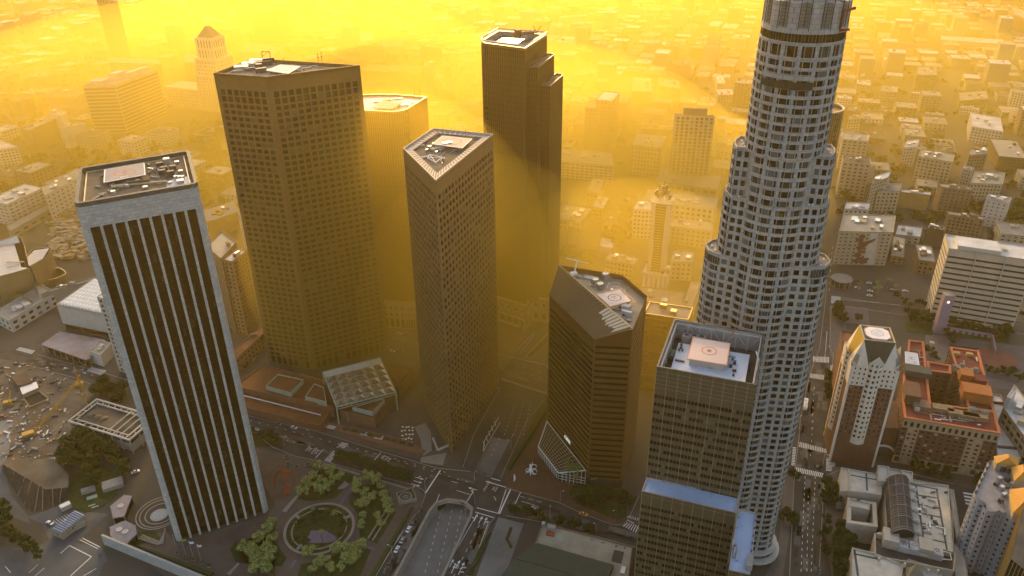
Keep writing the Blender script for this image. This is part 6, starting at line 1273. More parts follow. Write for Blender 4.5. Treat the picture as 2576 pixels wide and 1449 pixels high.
def plaza_mall():
    T=thing("shopping_hall","brick-red podium mall with flat brown roofs at the foot of the tall brown tower","mall",q('r2',300,1250)); br=mat('mallbrick',(.20,.10,.06),.9,.15,.4); rr=mat('mallroof',(.16,.065,.025),.9,.2,.2); tr=mat('paletrim',(.34,.38,.30),.8,.1)
    def blk(pts,h,wm=br,rm=rr,rim=None,z0=0,nm="wing"):
        P=ccw([Vector((q('r2',x,y,h).x,q('r2',x,y,h).y)) for x,y in pts]); b=MB(); b.prism(P,z0,h-.7,tmi=1); b.build(nm,[wm,rm],T); b=MB(); b.ring(P,.5,h-.7,h); b.build("parapet",rim or wm,T); return P
    blk([(-120,960),(130,793),(690,930),(780,1180),(-60,1010)],10); blk([(145,990),(262,878),(500,930),(380,1055)],13,tr,rr,tr,9,"raised_roof"); blk([(512,1090),(600,965),(690,1000),(715,1140)],13,tr,rr,tr,9,"raised_roof"); blk([(-80,1040),(770,1190),(700,1300),(640,1360),(-150,1160)],6)
    blk([(840,1215),(1165,1290),(1350,1060),(1360,960)],9); blk([(955,1185),(1240,1105),(1258,1115),(1145,1235)],12,tr,rr,tr,8,"raised_roof"); blk([(1240,770),(1540,825),(1390,1010),(1320,960)],9); blk([(1310,800),(1495,838),(1400,945),(1330,900)],11,br,rr,None,8,"raised_roof")
    l=MB(); a,b=q('r2',-60,1080,7),q('r2',660,1262,7); l.bar(a,b,.45,4); l.build("pale_rail",mat('railblue',(.55,.55,.62),.5,0),T)
    l=MB(); l.prism([q('r2',100,1180,4.5),q('r2',430,1275,4.5),q('r2',425,1300,4.5),q('r2',100,1210,4.5)],4,4.5); l.prism([q('r2',440,1275,4.5),q('r2',655,1335,4.5),q('r2',650,1350,4.5),q('r2',430,1300,4.5)],4,4.5); l.build("awning",MT['palewall'],T)
    # the space-frame glass canopy of little pyramids
    G=thing("glass_canopy","big slanting square canopy of glass pyramids over the mall court","canopy",q('r2',1050,1200))
    A,B,C,D=q('r2',680,862,20),q('r2',1215,728,20),q('r2',1362,1048,16),q('r2',808,1188,16); n,m=6,6; py=MB(); ed=MB()
    for i in range(n):
        for j in range(m):
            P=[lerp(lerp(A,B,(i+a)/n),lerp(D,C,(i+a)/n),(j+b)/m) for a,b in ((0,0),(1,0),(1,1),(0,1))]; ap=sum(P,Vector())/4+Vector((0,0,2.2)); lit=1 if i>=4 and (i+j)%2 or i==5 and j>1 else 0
            if j==0: py.face(P,2); continue
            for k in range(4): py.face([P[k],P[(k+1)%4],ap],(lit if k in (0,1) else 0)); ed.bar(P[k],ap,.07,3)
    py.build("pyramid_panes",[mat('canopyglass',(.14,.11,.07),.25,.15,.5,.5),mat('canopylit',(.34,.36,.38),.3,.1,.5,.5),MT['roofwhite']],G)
    for k in range(1,n): ed.bar(lerp(A,B,k/n),lerp(D,C,k/n),.15,4); ed.bar(lerp(A,D,k/m),lerp(B,C,k/m),.15,4)
    ed.build("glazing_bars",mat('canopybars',(.4,.34,.24),.6,.1),G); f=MB()
    for a,b in ((A,B),(B,C),(C,D),(D,A)): f.bar(a,b,.5,4)
    f.bar(D-Vector((0,0,2)),C-Vector((0,0,2)),.3,4)
    for k in range(13): p=lerp(D,C,k/12); f.bar(p,p-Vector((0,0,2)),.2,4)
    f.build("edge_truss",MT['paletrim'] if 'paletrim' in MT else tr,G)
    for p in (A,B,C,D): c=MB(); c.bar(p,XY(p,0),.5,5); c.build("column",tr,G)
    occ([q('r2',0,950),q('r2',1500,850),q('r2',1100,1350)])
plaza_mall()
# ------------------------------------------------ ground, roads and markings
import bmesh
mat('asphalt',(.035,.033,.031),.9,.2,.09,c2=(.075,.07,.064)); mat('concreteroad',(.13,.13,.125),.9,.25,.06,c2=(.21,.205,.195)); mat('paving',(.085,.065,.055),.9,.2,.1,c2=(.125,.10,.085))
mat('sidewalk',(.12,.10,.085),.9,.15,.2); mat('lawn',(.02,.032,.008),1,.3,.3,c2=(.055,.07,.018)); mat('soil',(.05,.04,.03),1,.4,.06,c2=(.16,.135,.105)); mat('paint',(.82,.80,.76),.8,.12,.8,c2=(.55,.53,.5))
mat('kerbstone',(.26,.235,.2),.9,.12,.5); mat('squarepave',(.115,.095,.095),.9,.15,.1)
T1=[q('r6',x,y) for x,y in ((1220,1750),(1690,850),(1750,778),(1850,748),(1990,765),(2062,822),(2052,890),(1650,1750))]
T2=[q('r6',x,y) for x,y in ((2072,478),(2270,150),(2430,182),(2252,532))]
Tq=[q('r5',x,y) for x,y in ((200,1040),(-400,400),(-900,700),(-300,1300))]
def ground():
    bm=bmesh.new()
    def loop(P):
        v=[bm.verts.new((p[0],p[1],0)) for p in P]; return [bm.edges.new((v[i],v[(i+1)%len(v)])) for i in range(len(v))]
    E=loop([(-9000,-600),(9000,-600),(9000,14000),(-9000,14000)])+loop(T1)+loop(T2)
    bmesh.ops.triangle_fill(bm,use_beauty=True,edges=E)
    def inside(p,P):
        c=False
        for i in range(len(P)):
            a,b=P[i],P[i-1]
            if (a.y>p.y)!=(b.y>p.y) and p.x<(b.x-a.x)*(p.y-a.y)/(b.y-a.y)+a.x: c=not c
        return c
    bad=[f for f in bm.faces if inside(f.calc_center_median(),T1) or inside(f.calc_center_median(),T2)]
    bmesh.ops.delete(bm,geom=bad,context='FACES_ONLY')
    for f in bm.faces:
        if f.normal.z<0: f.normal_flip()
    me=bpy.data.meshes.new("ground"); bm.to_mesh(me); o=bpy.data.objects.new("ground",me); col.objects.link(o); me.materials.append(mat('citygrey',(.045,.042,.036),.95,.35,.012,c2=(.085,.078,.068))); o["kind"]="structure"
ground()
def sheet(name,polys,m,z):
    b=MB()
    for P in polys: b.face([XY(p,z) for p in ccw([Vector((p.x,p.y)) for p in P])])
    return tag(b.build(name,m),kind="structure")
def S(r,*pts): return [q(r,x,y) for x,y in pts]
def strip(A,B):   # two lists of (region,x,y) with the same length
    out=[]
    for i in range(len(A)-1): out.append([q(*A[i]),q(*A[i+1]),q(*B[i+1]),q(*B[i])])
    return out
def slab(name,P,m,h=.16,z0=0): b=MB(); b.prism([Vector((p.x,p.y)) for p in P],z0,h); return tag(b.build(name,m),kind="structure")
main=strip([('r1',-300,540),('r1',335,690),('r1',985,872),('r1',1650,1070),('r1',2300,1262),('r6',640,100),('r6',1200,275),('r6',1750,440),('r6',2390,640),('r7',560,765),('r7',750,855),('r7',1040,965),('r7',1330,1000)],
 [('r1',-300,660),('r1',180,772),('r1',870,985),('r1',1500,1180),('r1',2340,1432),('r6',430,330),('r6',740,388),('r6',1540,600),('r6',2120,830),('r7',390,940),('r7',600,1005),('r7',900,1075),('r7',1330,1220)])
cross=[S('r6',(1540,590),(1790,460),(2390,640),(2300,895),(2080,905),(2110,830),(1990,740),(1850,722),(1745,750),(1690,830),(1620,880),(1650,700))]
sheet("street",main,MT['asphalt'],.05); sheet("crossing",cross,MT['asphalt'],.08)
sheet("street",[S('r6',(1645,700),(1780,740),(1700,830),(1270,1600),(1000,1600),(1560,850))]+[S('r6',(2120,850),(2270,900),(1970,1600),(1720,1600),(2075,900))],MT['asphalt'],.06)
sheet("street",[[q('r6',1960,430),q('r6',2080,480),q('r6',2270,150),q('r2',2490,1310),q('r2',2600,1100),q('r2',2340,1000),q('r2',2090,1449)],[q('r6',2252,532),q('r6',2345,530),q('r3',230,1340),q('r3',445,1080),q('r2',2600,1100),q('r2',2490,1310),q('r6',2430,182)]],MT['asphalt'],.055)
sheet("avenue",strip([('r2',1150,430),('r2',1600,535),('r2',2330,700),('r3',450,800),('r3',1300,1010)],[('r2',1150,660),('r2',1600,720),('r2',2330,925),('r3',450,1072),('r3',1300,1290)]),MT['asphalt'],.058)
sheet("side_street",[S('r1',(2150,1120),(2235,900),(2440,690),(2571,560),(2620,640),(2300,990)),S('r1',(60,610),(335,690),(600,470),(700,250),(560,360),(300,600))],MT['asphalt'],.052)
sheet("avenue",strip([('a8',800,700),('a8',740,1060),('r4',705,200),('r4',650,640),('r4',560,880),('r4',470,1300),('r8',455,190),('r8',415,480),('r8',395,900),('r8',365,1700)],
 [('a8',830,700),('a8',800,1100),('r4',760,200),('r4',745,640),('r4',765,880),('r4',772,1300),('r8',770,190),('r8',690,520),('r8',675,900),('r8',640,1700)]),MT['asphalt'],.05)
sheet("side_street",strip([('r4',740,170),('r4',860,165),('r4',1700,285),('r4',2700,400)],[('r4',740,225),('r4',860,235),('r4',1700,365),('r4',2700,520)])+strip([('r8',250,225),('r8',700,300),('r8',1150,410),('r8',1900,590),('r8',2700,820)],[('r8',250,430),('r8',700,500),('r8',1150,455),('r8',1850,640),('r8',2700,900)]),MT['asphalt'],.056)
sheet("side_street",[S('r8',(1890,600),(2110,690),(2240,1420),(2400,1600),(2080,1600),(1990,1100)),S('a7',(530,1030),(1000,1110),(1000,1180),(530,1110)),S('r7',(1180,600),(1370,330),(1420,0),(1480,0),(1440,560),(1300,960),(1185,950))],MT['asphalt'],.054)
sheet("side_street",[S('r5',(20,420),(110,700),(250,870),(280,960),(120,900),(-60,640),(-60,400)),S('r5',(250,900),(560,790),(640,830),(1020,870),(700,1140),(950,1180),(1010,1290),(940,1400),(900,1600),(-60,1600),(-60,1180),(330,1190),(460,1110),(400,960))],mat('blueasphalt',(.05,.058,.066),.9,.25,.05,c2=(.10,.11,.12)),.05)
# lowered carriageway under the crossing
b=MB(); zt=-6.0; b.face([XY(p,zt) for p in ccw([Vector((p.x,p.y)) for p in inset(ccw(T1),-.01)])]); 
b.face([XY(T1[2],zt),XY(T1[4],zt),XY(T2[3],zt),XY(T2[0],zt)] if False else [XY(T1[1],zt-.01),XY(T1[5],zt-.01),XY(T2[3],zt-.01),XY(T2[0],zt-.01)]); b.face([XY(T2[0],zt),XY(T2[3],zt),XY(T2[2],0),XY(T2[1],0)]); tag(b.build("lower_road",MT['concreteroad']),kind="structure")
b=MB()
for P in (T1,):
    for i in range(len(P)):
        a,c=P[i],P[(i+1)%len(P)]; 
        if i in (2,3,4): b.face([XY(a,0),XY(c,0),XY(c,-1.6),XY(a,-1.6)])
        else: b.face([XY(a,0),XY(c,0),XY(c,zt),XY(a,zt)])
b.face([XY(T2[0],0),XY(T2[1],0),XY(T2[0],zt)]); b.face([XY(T2[3],0),XY(T2[2],0),XY(T2[3],zt)])
tag(b.build("retaining_wall",MT['concrete']),"concrete retaining walls of the lowered road under the crossing","retaining wall")
# parapet of the lowered road: one continuous low wall
b=MB(); O=inset(ccw(T1),-1.6); I=inset(ccw(T1),-.02); 
for i in range(len(O)):
    j=(i+1)%len(O); b.face([XY(O[i],1),XY(O[j],1),XY(I[j],1),XY(I[i],1)]); b.face([XY(O[i],0),XY(O[j],0),XY(O[j],1),XY(O[i],1)]); b.face([XY(I[j],0),XY(I[i],0),XY(I[i],1),XY(I[j],1)])
tag(b.build("parapet_wall",MT['kerbstone']),"rounded pale parapet wall round the opening of the lowered road","wall")
# pavements, plazas, lawns
slab("pavement",S('r5',(1640,1140),(2500,880),(2571,780),(2900,940),(2480,1330),(2110,1600),(1700,1600),(1200,1160),(1290,1060),(1560,1040)),MT['paving'],.10)
slab("plaza",[q('r6',20,245),q('r6',740,392),q('r6',1540,610),q('r6',1640,700),q('r6',1560,850),q('r6',1000,1600),q('r5',2110,1600),q('r5',2480,1330),q('r5',2571,780),q('r5',2330,330)],MT['paving'],.12)
slab("plaza",[q('r2',1350,1240),q('r2',1600,950),q('r2',1880,1449),q('r6',1900,340),q('r6',1800,420),q('r6',1230,265),q('r6',640,95),q('r2',680,1330)],MT['paving'],.12)
slab("plaza",[q('r7',60,520),q('r7',420,20),q('r7',870,620),q('r7',1190,640),q('r7',1190,900),q('r7',1040,960),q('r7',560,760),q('r7',60,630)],mat('redpaving',(.11,.06,.038),.9,.15,.1),.12)
slab("plaza",S('r4',(1640,500),(2700,640),(2700,1050),(2200,1000),(2140,640),(1860,600),(1850,780),(1640,760)),MT['squarepave'],.1)
slab("plaza",S('r4',(860,240),(1100,260),(1120,420),(880,400)),MT['squarepave'],.1)
slab("pavement",S('r8',(770,430),(850,430),(900,1449),(770,1500),(720,1200),(700,700)),MT['sidewalk'],.14); slab("pavement",S('r8',(330,500),(412,480),(392,900),(300,1500),(120,1500),(260,1200)),MT['sidewalk'],.14)
slab("pavement",S('r4',(740,240),(860,250),(900,450),(850,700),(790,760),(745,700)),MT['sidewalk'],.14)
slab("parking_lot",S('r4',(960,0),(1470,30),(1490,220),(870,170),(900,60)),mat('lotgrey',(.065,.06,.054),.9,.2,.05),.08)
slab("pavement",S('r6',(2320,900),(2560,960),(2330,1600),(2060,1600)),MT['concreteroad'],.12); slab("forecourt",S('r2',(2330,380),(2600,480),(2480,690),(2330,620)),mat('courtred',(.15,.10,.075),.9,.2,.05),.1)
slab("pavement",[q('r6',1600,340),q('r6',1840,300),q('r6',1800,415),q('r6',1590,385)],MT['kerbstone'],.2)
tag(slab("round_plaza",[q('r4',2290,735)+Vector((17*math.cos(t),14*math.sin(t),0)) for t in [i*math.pi/16 for i in range(32)]],mat('redround',(.22,.08,.06),.9,.15,.2),.5),kind="structure")
for k,P in enumerate((S('r6',(420,720),(600,430),(690,400),(1000,520),(925,590),(800,725),(560,750)),S('r6',(985,600),(1250,600),(1360,860),(1190,1150),(1030,1090),(1000,860),(920,760)),S('r6',(300,1360),(-30,1340),(-150,1180),(0,1100),(120,1060),(250,1150),(340,1280)),S('r6',(480,1340),(720,1300),(900,1190),(1130,1200),(1060,1380),(960,1600),(400,1600)),S('r5',(2571,960),(2400,1090),(2200,1130),(2150,1200),(2210,1330),(2400,1330),(2571,1449)),
    S('r5',(620,700),(700,500),(960,400),(1100,500),(1100,700),(960,800),(800,860),(640,800)),S('r5',(1210,1140),(1290,1050),(1440,1020),(1500,1100),(1290,1160)),S('r4',(1820,330),(2430,410),(2430,600),(1820,500)),S('r4',(1440,400),(1720,420),(1700,520),(1460,480)),S('r6',(0,100),(300,160),(290,235),(0,240)),S('r8',(770,1060),(950,1080),(880,1600),(780,1600)),S('r7',(60,520),(430,-30),(400,-200),(120,400)),S('r7',(870,600),(1190,640),(1180,900),(1100,930),(700,770)))):
    slab("lawn",P,MT['lawn'],.22)
b=MB(); P=S('r6',(1500,820),(1525,815),(1090,1600),(1040,1600)); b.prism([Vector((p.x,p.y)) for p in P],.1,1.6); tag(b.build("hedge",mat('hedge',(.03,.05,.012),1,.4,1.5,c2=(.055,.075,.02))),"long clipped hedge along the parked cars beside the lowered road","hedge")
b=MB(); P=S('r7',(90,470),(420,-60),(445,-250),(300,100),(60,440)); b.prism([Vector((p.x,p.y)) for p in P],.1,2.0); tag(b.build("hedge",MT['hedge']),"long dark hedge beside the road left of the banded bronze tower","hedge")
b=MB(); P=S('r5',(1210,1150),(1290,1170),(2000,1430),(1960,1460)); b.prism([Vector((p.x,p.y)) for p in P],.1,1.2); tag(b.build("hedge",MT['hedge']),"low hedge on top of the long white terrace wall","hedge")
b=MB(); P=S('r3',(390,1449),(450,1300),(470,1380),(430,1500)); 
for pts,lab in ((((150,665),(320,480),(300,490),(180,650)),"narrow planted strip between two ramps, upper one"),(((225,720),(440,470),(445,560),(300,700)),"wider planted strip between the ramps")):
    b=MB(); b.prism([Vector((p.x,p.y)) for p in S('r3',*pts)],.1,1.5); tag(b.build("hedge",MT['hedge']),lab,"hedge")
# terrace wall at the lower left
b=MB(); A,B,C=q('r5',945,1075,7),q('r5',1290,1225,7),q('r5',1850,1449,7); d=(C-A).normalized(); n=Vector((-d.y,d.x,0)); e=C+(C-A)*.4; b.prism([A,e,e+n*1.2,A+n*1.2],0,7.5); tag(b.build("terrace_wall",mat('palewall2',(.38,.37,.35),.85,.12,.3)),"long pale concrete terrace wall running to the bottom edge","wall")
# fountain court: round pool with ledges
c=q('r6',650,1010); T=thing("fountain_court","sunken round garden pool with violet tiles inside a ringed stone ledge","fountain",c)
b=MB(); b.annulus(c,21,19.3,.9,48); b.annulus(c,16.5,15.6,.7,48); b.build("stone_ledge",MT['kerbstone'],T); b=MB(); b.annulus(c,19.3,16.5,.3,48); b.build("planting_ring",MT['lawn'],T); b=MB(); b.disc(c,15.6,.26,48); b.build("garden_floor",MT['lawn'],T)
b=MB(); b.face([XY(q('r6',650+130*math.cos(t)*(1+.28*math.sin(3*t+.6)),1085+75*math.sin(t)*(1+.22*math.cos(2*t))),.34) for t in [2*math.pi*i/40 for i in range(40)]]); b.build("violet_pool",mat('violet',(.09,.07,.13),.3,.2,.3,.5),T)
for a in (.5,2.6,4.2): b=MB(); b.box(Vector((c.x+17*math.cos(a),c.y+17*math.sin(a),.3)),4,1.6,1.2,a); b.build("stone_bridge",MT['kerbstone'],T)
for pts in (((830,770),(960,590),(985,600),(860,780)),((370,1370),(415,1300),(440,1310),(395,1380)),((950,1125),(1170,1190),(1160,1215),(940,1150))):
    b=MB(); b.prism([Vector((p.x,p.y)) for p in S('r6',*pts)],.12,.3); b.build("water_channel",MT['violet'],T)
for pts in (((300,850),(520,610),(530,620),(340,860)),((600,500),(690,400),(700,410),(615,510)),((820,640),(890,570),(930,600),(870,640)),((2120-2337,1440),(2230-2337,1330),(2240-2337,1340),(2150-2337,1449)),((690,400),(1030,500),(1028,512),(685,412)),((1080,515),(1500,640),(1495,650),(1075,525)),((1100,1100),(1260,850),(1268,856),(1110,1108)),((1140,1120),(1300,870),(1308,876),(1150,1128))):
    b=MB(); b.prism([Vector((p.x,p.y)) for p in S('r6',*pts)],.1,.9); b.build("stone_kerb",MT['kerbstone'],T)
# corner planter with a round seat
T=thing("planter","square raised planter with a ringed seat at the street corner of the garden","planter",q('r6',1460,730)); P=[Vector((p.x,p.y)) for p in S('r6',(1370,700),(1520,645),(1562,750),(1400,790))]; b=MB(); b.prism(P,.1,2.2); b.ring(P,.5,2.2,2.6); b.build("base",MT['kerbstone'],T); b=MB(); b.face([XY(p,2.3) for p in inset(ccw(P),.5)]); b.build("planting",MT['lawn'],T); cc=q('r6',1455,712,2.4); b=MB(); b.annulus(cc,4.2,3.5,2.9,28); b.annulus(cc,1.4,.9,2.9,20); b.build("ring_seat",MT['kerbstone'],T); b=MB(); b.disc(cc,3.5,2.45,28); b.build("court",MT['paving'],T)
# terrace amphitheatre left of the ribbed tower
T=thing("terraces","curved concrete terraces with an oval pool beside the foot of the ribbed tower","terrace",q('r5',1450,850)); c=q('r5',1500,870)
for k,r in enumerate((9,12,14)): b=MB(); b.annulus(c,r,r-.7,.5+.4*k,40); b.build("step_ring",MT['kerbstone'],T)
b=MB(); b.disc(q('r5',1490,880),5.2,.25,30); b.build("pool",mat('palepool',(.25,.27,.28),.2,.1),T)
for k in range(3): b=MB(); P=S('r5',(1290+k*20,1100-k*14),(1480+k*22,1165-k*6),(1545,1050-k*20)); b.path([p+Vector((0,0,.5)) for p in P],.5,4); b.build("terrace_step",MT['kerbstone'],T)
for pts,lab in ((((1160,690),(1030,795),(1055,905),(1160,890),(1235,700)),"upper five-sided stair pavilion with one roof fan, left of the ribbed tower"),(((1140,940),(1025,990),(1030,1060),(1060,1120),(1180,1150),(1280,1050),(1265,975),(1170,930)),"lower five-sided stair pavilion with two roof fans at the terrace wall end")):
    h=5.5; P=ccw([Vector((q('r5',x,y,h).x,q('r5',x,y,h).y)) for x,y in pts]); T=thing("stair_pavilion",lab,"pavilion",centroid(P)); b=MB(); b.prism(inset(P,.5),0,h-.8,top=False); b.build("glass_wall",MT['glassA'],T); b=MB(); b.prism(P,h-.8,h,bottom=True); b.build("roof",mat('purplegrey',(.2,.19,.22),.85,.15,.3),T)
    for p in P: k=MB(); k.bar(XY(p,0),XY(p,h),.3,4); k.build("corner_post",MT['kerbstone'],T)
    c=centroid(P)
    for s in ((0,) if 'one' in lab else (-2.2,2.2)): 
        f=MB(); cc=(c.x+s,c.y-s*.4); f.annulus(cc,1.6,1.3,h+.5,16); 
        for j in range(8): t=j*math.pi/4; f.face([(cc[0],cc[1],h+.4),(cc[0]+1.3*math.cos(t),cc[1]+1.3*math.sin(t),h+.4),(cc[0]+1.3*math.cos(t+.35),cc[1]+1.3*math.sin(t+.35),h+.4)])
        f.build("roof_fan",MT['metal'],T)
# kerbs along the roads, a real low step
def kerb(pts,r=.28):
    b=MB(); b.path([q(a,x,y,.1) for a,x,y in pts],r,4); tag(b.build("kerb",MT['kerbstone']),kind="structure")
kerb((('r1',335,692),('r1',985,874),('r1',1650,1072),('r1',2300,1264),('r6',640,102),('r6',1200,277),('r6',1750,442),('r6',2060,472)))
kerb((('r6',20,92),('r6',210,245),('r6',430,332),('r6',740,390),('r6',1030,470),('r6',1540,602),('r6',1630,655),('r6',1640,700),('r6',1600,800),('r6',1150,1449)))
kerb((('r7',53,625),('r7',560,767),('r7',750,857),('r7',1040,967),('r7',1150,975),('r7',1200,920),('r7',1300,700))); kerb((('r7',50,885),('r7',390,942),('r7',600,1007),('r7',900,1077),('r7',1290,1190)))
kerb((('r1',180,774),('r1',740,927),('r1',870,987))); kerb((('a8',740,1060),('r4',705,200),('r4',650,640),('r4',560,880),('r4',470,1300),('r8',455,190),('r8',415,480),('r8',395,900),('r8',367,1500)))
kerb((('r4',760,240),('r4',745,640),('r4',780,700),('r4',765,880),('r4',772,1300),('r8',770,200),('r8',800,280),('r8',1150,408),('r8',1900,588))); kerb((('r8',850,455),('r8',690,520),('r8',675,900),('r8',640,1500)))
kerb((('r6',2290,905),('r6',2240,960),('r6',2060,1449))); kerb((('r4',860,240),('r4',1700,368),('r4',2600,510))); kerb((('r4',860,165),('r4',1700,283),('r4',2600,390))); kerb((('r2',1290,455),('r2',1600,535),('r2',2330,700),('r3',450,800))); kerb((('r6',2345,530),('r3',240,1330),('r3',445,1080)))
kerb((('r6',1990,430),('r2',2090,1449),('r2',2200,1250),('r2',2340,1010)))
for pts in (((2240,1050),(2150,1200),(2060,1440)),((2190,1170),(2110,1330),(2040,1440)),((2440,1000),(2400,1100),(2440,1180)),):
    b=MB(); b.path([q('r6',x,y,.4) for x,y in pts],.9,6); tag(b.build("hedge",MT['lawn']),{2240:"longer clipped hedge strip in the pale paving right of the lowered road",2190:"inner clipped hedge strip, left one in the pale paving by the lowered road",2440:"short curved hedge in the pale paving beside the green-roofed building"}[pts[0][0]],"hedge")
rp_=random.Random(17); pb=MB()
def patch(r,a,b_,n,w):
    A,B=q(r,*a),q(r,*b_); d=(B-A).normalized(); nn=Vector((-d.y,d.x,0))
    for k in range(n):
        p=lerp(A,B,rp_.random())+nn*rp_.uniform(-w,w); l,h=rp_.uniform(1,9),rp_.uniform(.5,2.2)
        pb.face([XY(p-d*l-nn*h,.1),XY(p+d*l-nn*h,.1),XY(p+d*l+nn*h*rp_.uniform(.7,1),.1),XY(p-d*l+nn*h,.1)],rp_.randrange(2))
patch('r6',(0,60),(2200,640),34,5); patch('r7',(100,760),(1200,1080),14,5); patch('r8',(600,0),(520,1449),40,9); patch('r4',(640,760),(600,1300),16,8); patch('r3',(0,850),(440,980),12,5); patch('r2',(1330,560),(2330,820),14,5); patch('r6',(1600,900),(1300,1449),10,2); patch('r6',(2200,960),(1960,1449),10,1.5); patch('r1',(200,720),(1000,930),14,4); patch('r8',(900,460),(1900,640),12,2)
tag(pb.build("road_patches",[mat('tar',(.03,.028,.027),.85,.2,.4),mat('oldpatch',(.115,.108,.1),.9,.2,.3)]),kind="structure")
# painted markings
mk=MB(); ZM=.12
def quadm(P,z=ZM): mk.face([XY(p,z) for p in ccw([Vector((p.x,p.y)) for p in P])])
def zebra(r,a,b,c,d,n,duty=.5):      # a-b one long side, d-c the other; bars run from side to side
    A,B,C,D=[q(r,*p) for p in (a,b,c,d)]
    for k in range(n): t0,t1=k/n,(k+duty)/n; quadm([lerp(A,B,t0),lerp(A,B,t1),lerp(D,C,t1),lerp(D,C,t0)])
def dash(r,a,b,n,duty=.35,w=.32):
    A,B=q(r,*a),q(r,*b) 
    nr=Vector((-(B-A).y,(B-A).x,0)).normalized()*w/2
    for k in range(n):
        s,e=lerp(A,B,k/n),lerp(A,B,(k+duty)/n); quadm([s-nr,e-nr,e+nr,s+nr])
line=lambda r,a,b,w=.3: dash(r,a,b,1,1.0,w)
zebra('r6',(695,365),(862,195),(928,210),(750,385),15); zebra('r1',(150,655),(195,630),(335,660),(320,690),1,1.0) if False else None
zebra('r1',(190,628),(335,662),(300,695),(150,655),13); zebra('r1',(860,815),(1000,848),(955,893),(800,850),13); zebra('r7',(1190,950),(1310,985),(1285,1055),(1150,985),6,.35)
zebra('r4',(760,150),(850,160),(840,225),(752,222),1,1.0) if False else None
for k in range(9): pass
zebra('r4',(590,715),(745,722),(742,775),(590,765),12); zebra('r4',(568,875),(695,890),(693,935),(560,915),12); zebra('r4',(790,795),(760,795),(740,880),(775,890),1,.2); 
def zebra2(r,a,b,c,d,n): zebra(r,b,c,d,a,n)
zebra2('r4',(760,150),(850,160),(838,225),(755,220),11); zebra2('r4',(752,800),(788,798),(778,888),(742,880),8)
zebra('r8',(450,192),(720,265),(722,305),(445,240),17); zebra('r8',(432,432),(695,490),(680,530),(430,480),15); zebra2('r8',(715,345),(800,355),(790,480),(708,470),10); zebra2('r8',(400,245),(432,250),(415,425),(385,420),12)
zebra2('r8',(1990,665),(2080,680),(2095,810),(2020,795),4); zebra2('r4',(1650,260),(1720,270),(1715,355),(1645,345),8)
line('r6',(1780,462),(1640,675),.9); line('r6',(2435,640),(2330,870),.9); line('r6',(2395,640),(2320,865),.5); line('r6',(2120,812),(2320,865),.6); line('r6',(2105,852),(2280,905),.6); line('r6',(2205,565),(2390,620),.7); line('r6',(2255,535),(2340,560),.7); line('r6',(1225,295),(1163,365),.5); line('r6',(680,270),(613,347),.5); line('r6',(2088,660),(2022,760),.5); line('r7',(193,668),(140,775),.5); line('r6',(1770,685),(1735,775),.4); line('r7',(200,750),(365,802),.3); line('r7',(1185,925),(1252,958),.5)
line('r6',(1930,650),(2060,690),.35); line('r6',(1880,565),(1945,580),.35); line('r6',(2280,705),(2300,745),.4)
dash('r1',(400,760),(1000,930),8); dash('r6',(-200,40),(1500,480),24,.25,.28); dash('r6',(0,-5),(1900,500),22,.25,.28); dash('r6',(1000,260),(2100,590),14,.25,.28); dash('r7',(190,705),(420,770),3,.6,.28); dash('r3',(0,755),(440,870),6,.25,.3); dash('r3',(0,815),(440,925),6,.25,.3); dash('r2',(1330,530),(1600,590),5,.3,.3)
for off in (0,90,180,260): dash('r3',(40+off,1449),(160+off*.75,1120),9,.35,.28) if off<200 else None
dash('r6',(2250,330),(2350,130),4,.35,.25); 
for (x0,y0,x1,y1,n,z) in ((1800,1449,1990,880,8,0),):
    pass
ZM=-5.93
for (x0,x1) in ((1560,1800),(1690,1895),(1800,1985)):
    A,B=q('r6',x0,1700,-6),q('r6',x1,800,-6); nr=Vector((-(B-A).y,(B-A).x,0)).normalized()*.15
    for k in range(14): s,e=lerp(A,B,k/14),lerp(A,B,(k+.4)/14); mk.face([XY(s-nr,-5.93),XY(e-nr,-5.93),XY(e+nr,-5.93),XY(s+nr,-5.93)])
ZM=.12
line('r6',(1130,1449),(1480,905),.4); line('r6',(1175,1449),(1490,925),.3); line('r6',(2130,860),(1700,1600),.3); dash('r6',(2180,900),(1830,1600),9,.4,.25); line('r6',(2225,960),(1990,1600),.3)
for k in range(5): line('r6',(2195+k*25,240-k*48),(2180+k*26,190-k*48),.4); 
line('r6',(2180,280),(2190,190),.4); line('r6',(2190,190),(2330,-40),.35); line('r6',(2180,285),(2340,10),.35)
for x in (505,600): dash('r8',(x+10,520),(x-30,1449),16,.4,.3)
dash('r8',(545,700),(530,1449),12,.4,.3); dash('r4',(600,1000),(575,1449),7,.3,.3); dash('r8',(590,0),(560,380),6,.2,.3); line('r4',(860,182),(1400,235),.3); line('r4',(720,480),(700,720),.3); dash('a8',(770,1000),(735,1449),8,.4,.3)
dash('r5',(650,1165),(565,1240),1,1,.4); line('r5',(650,1165),(855,1270),.5); line('r5',(855,1270),(660,1449),.5); line('r5',(770,1095),(935,1180),.5); line('r5',(745,1110),(915,1195),.4); line('r5',(360,1340),(270,1420),.3); line('r5',(415,1375),(330,1449),.3); line('r5',(50,1360),(100,1420),.3); line('r5',(900,1380),(780,1449),.4)
for k in range(6): line('r5',(500+k*25,930-k*12),(570+k*25,985-k*12),.2)
tag(mk.build("road_markings",MT['paint']),kind="structure")
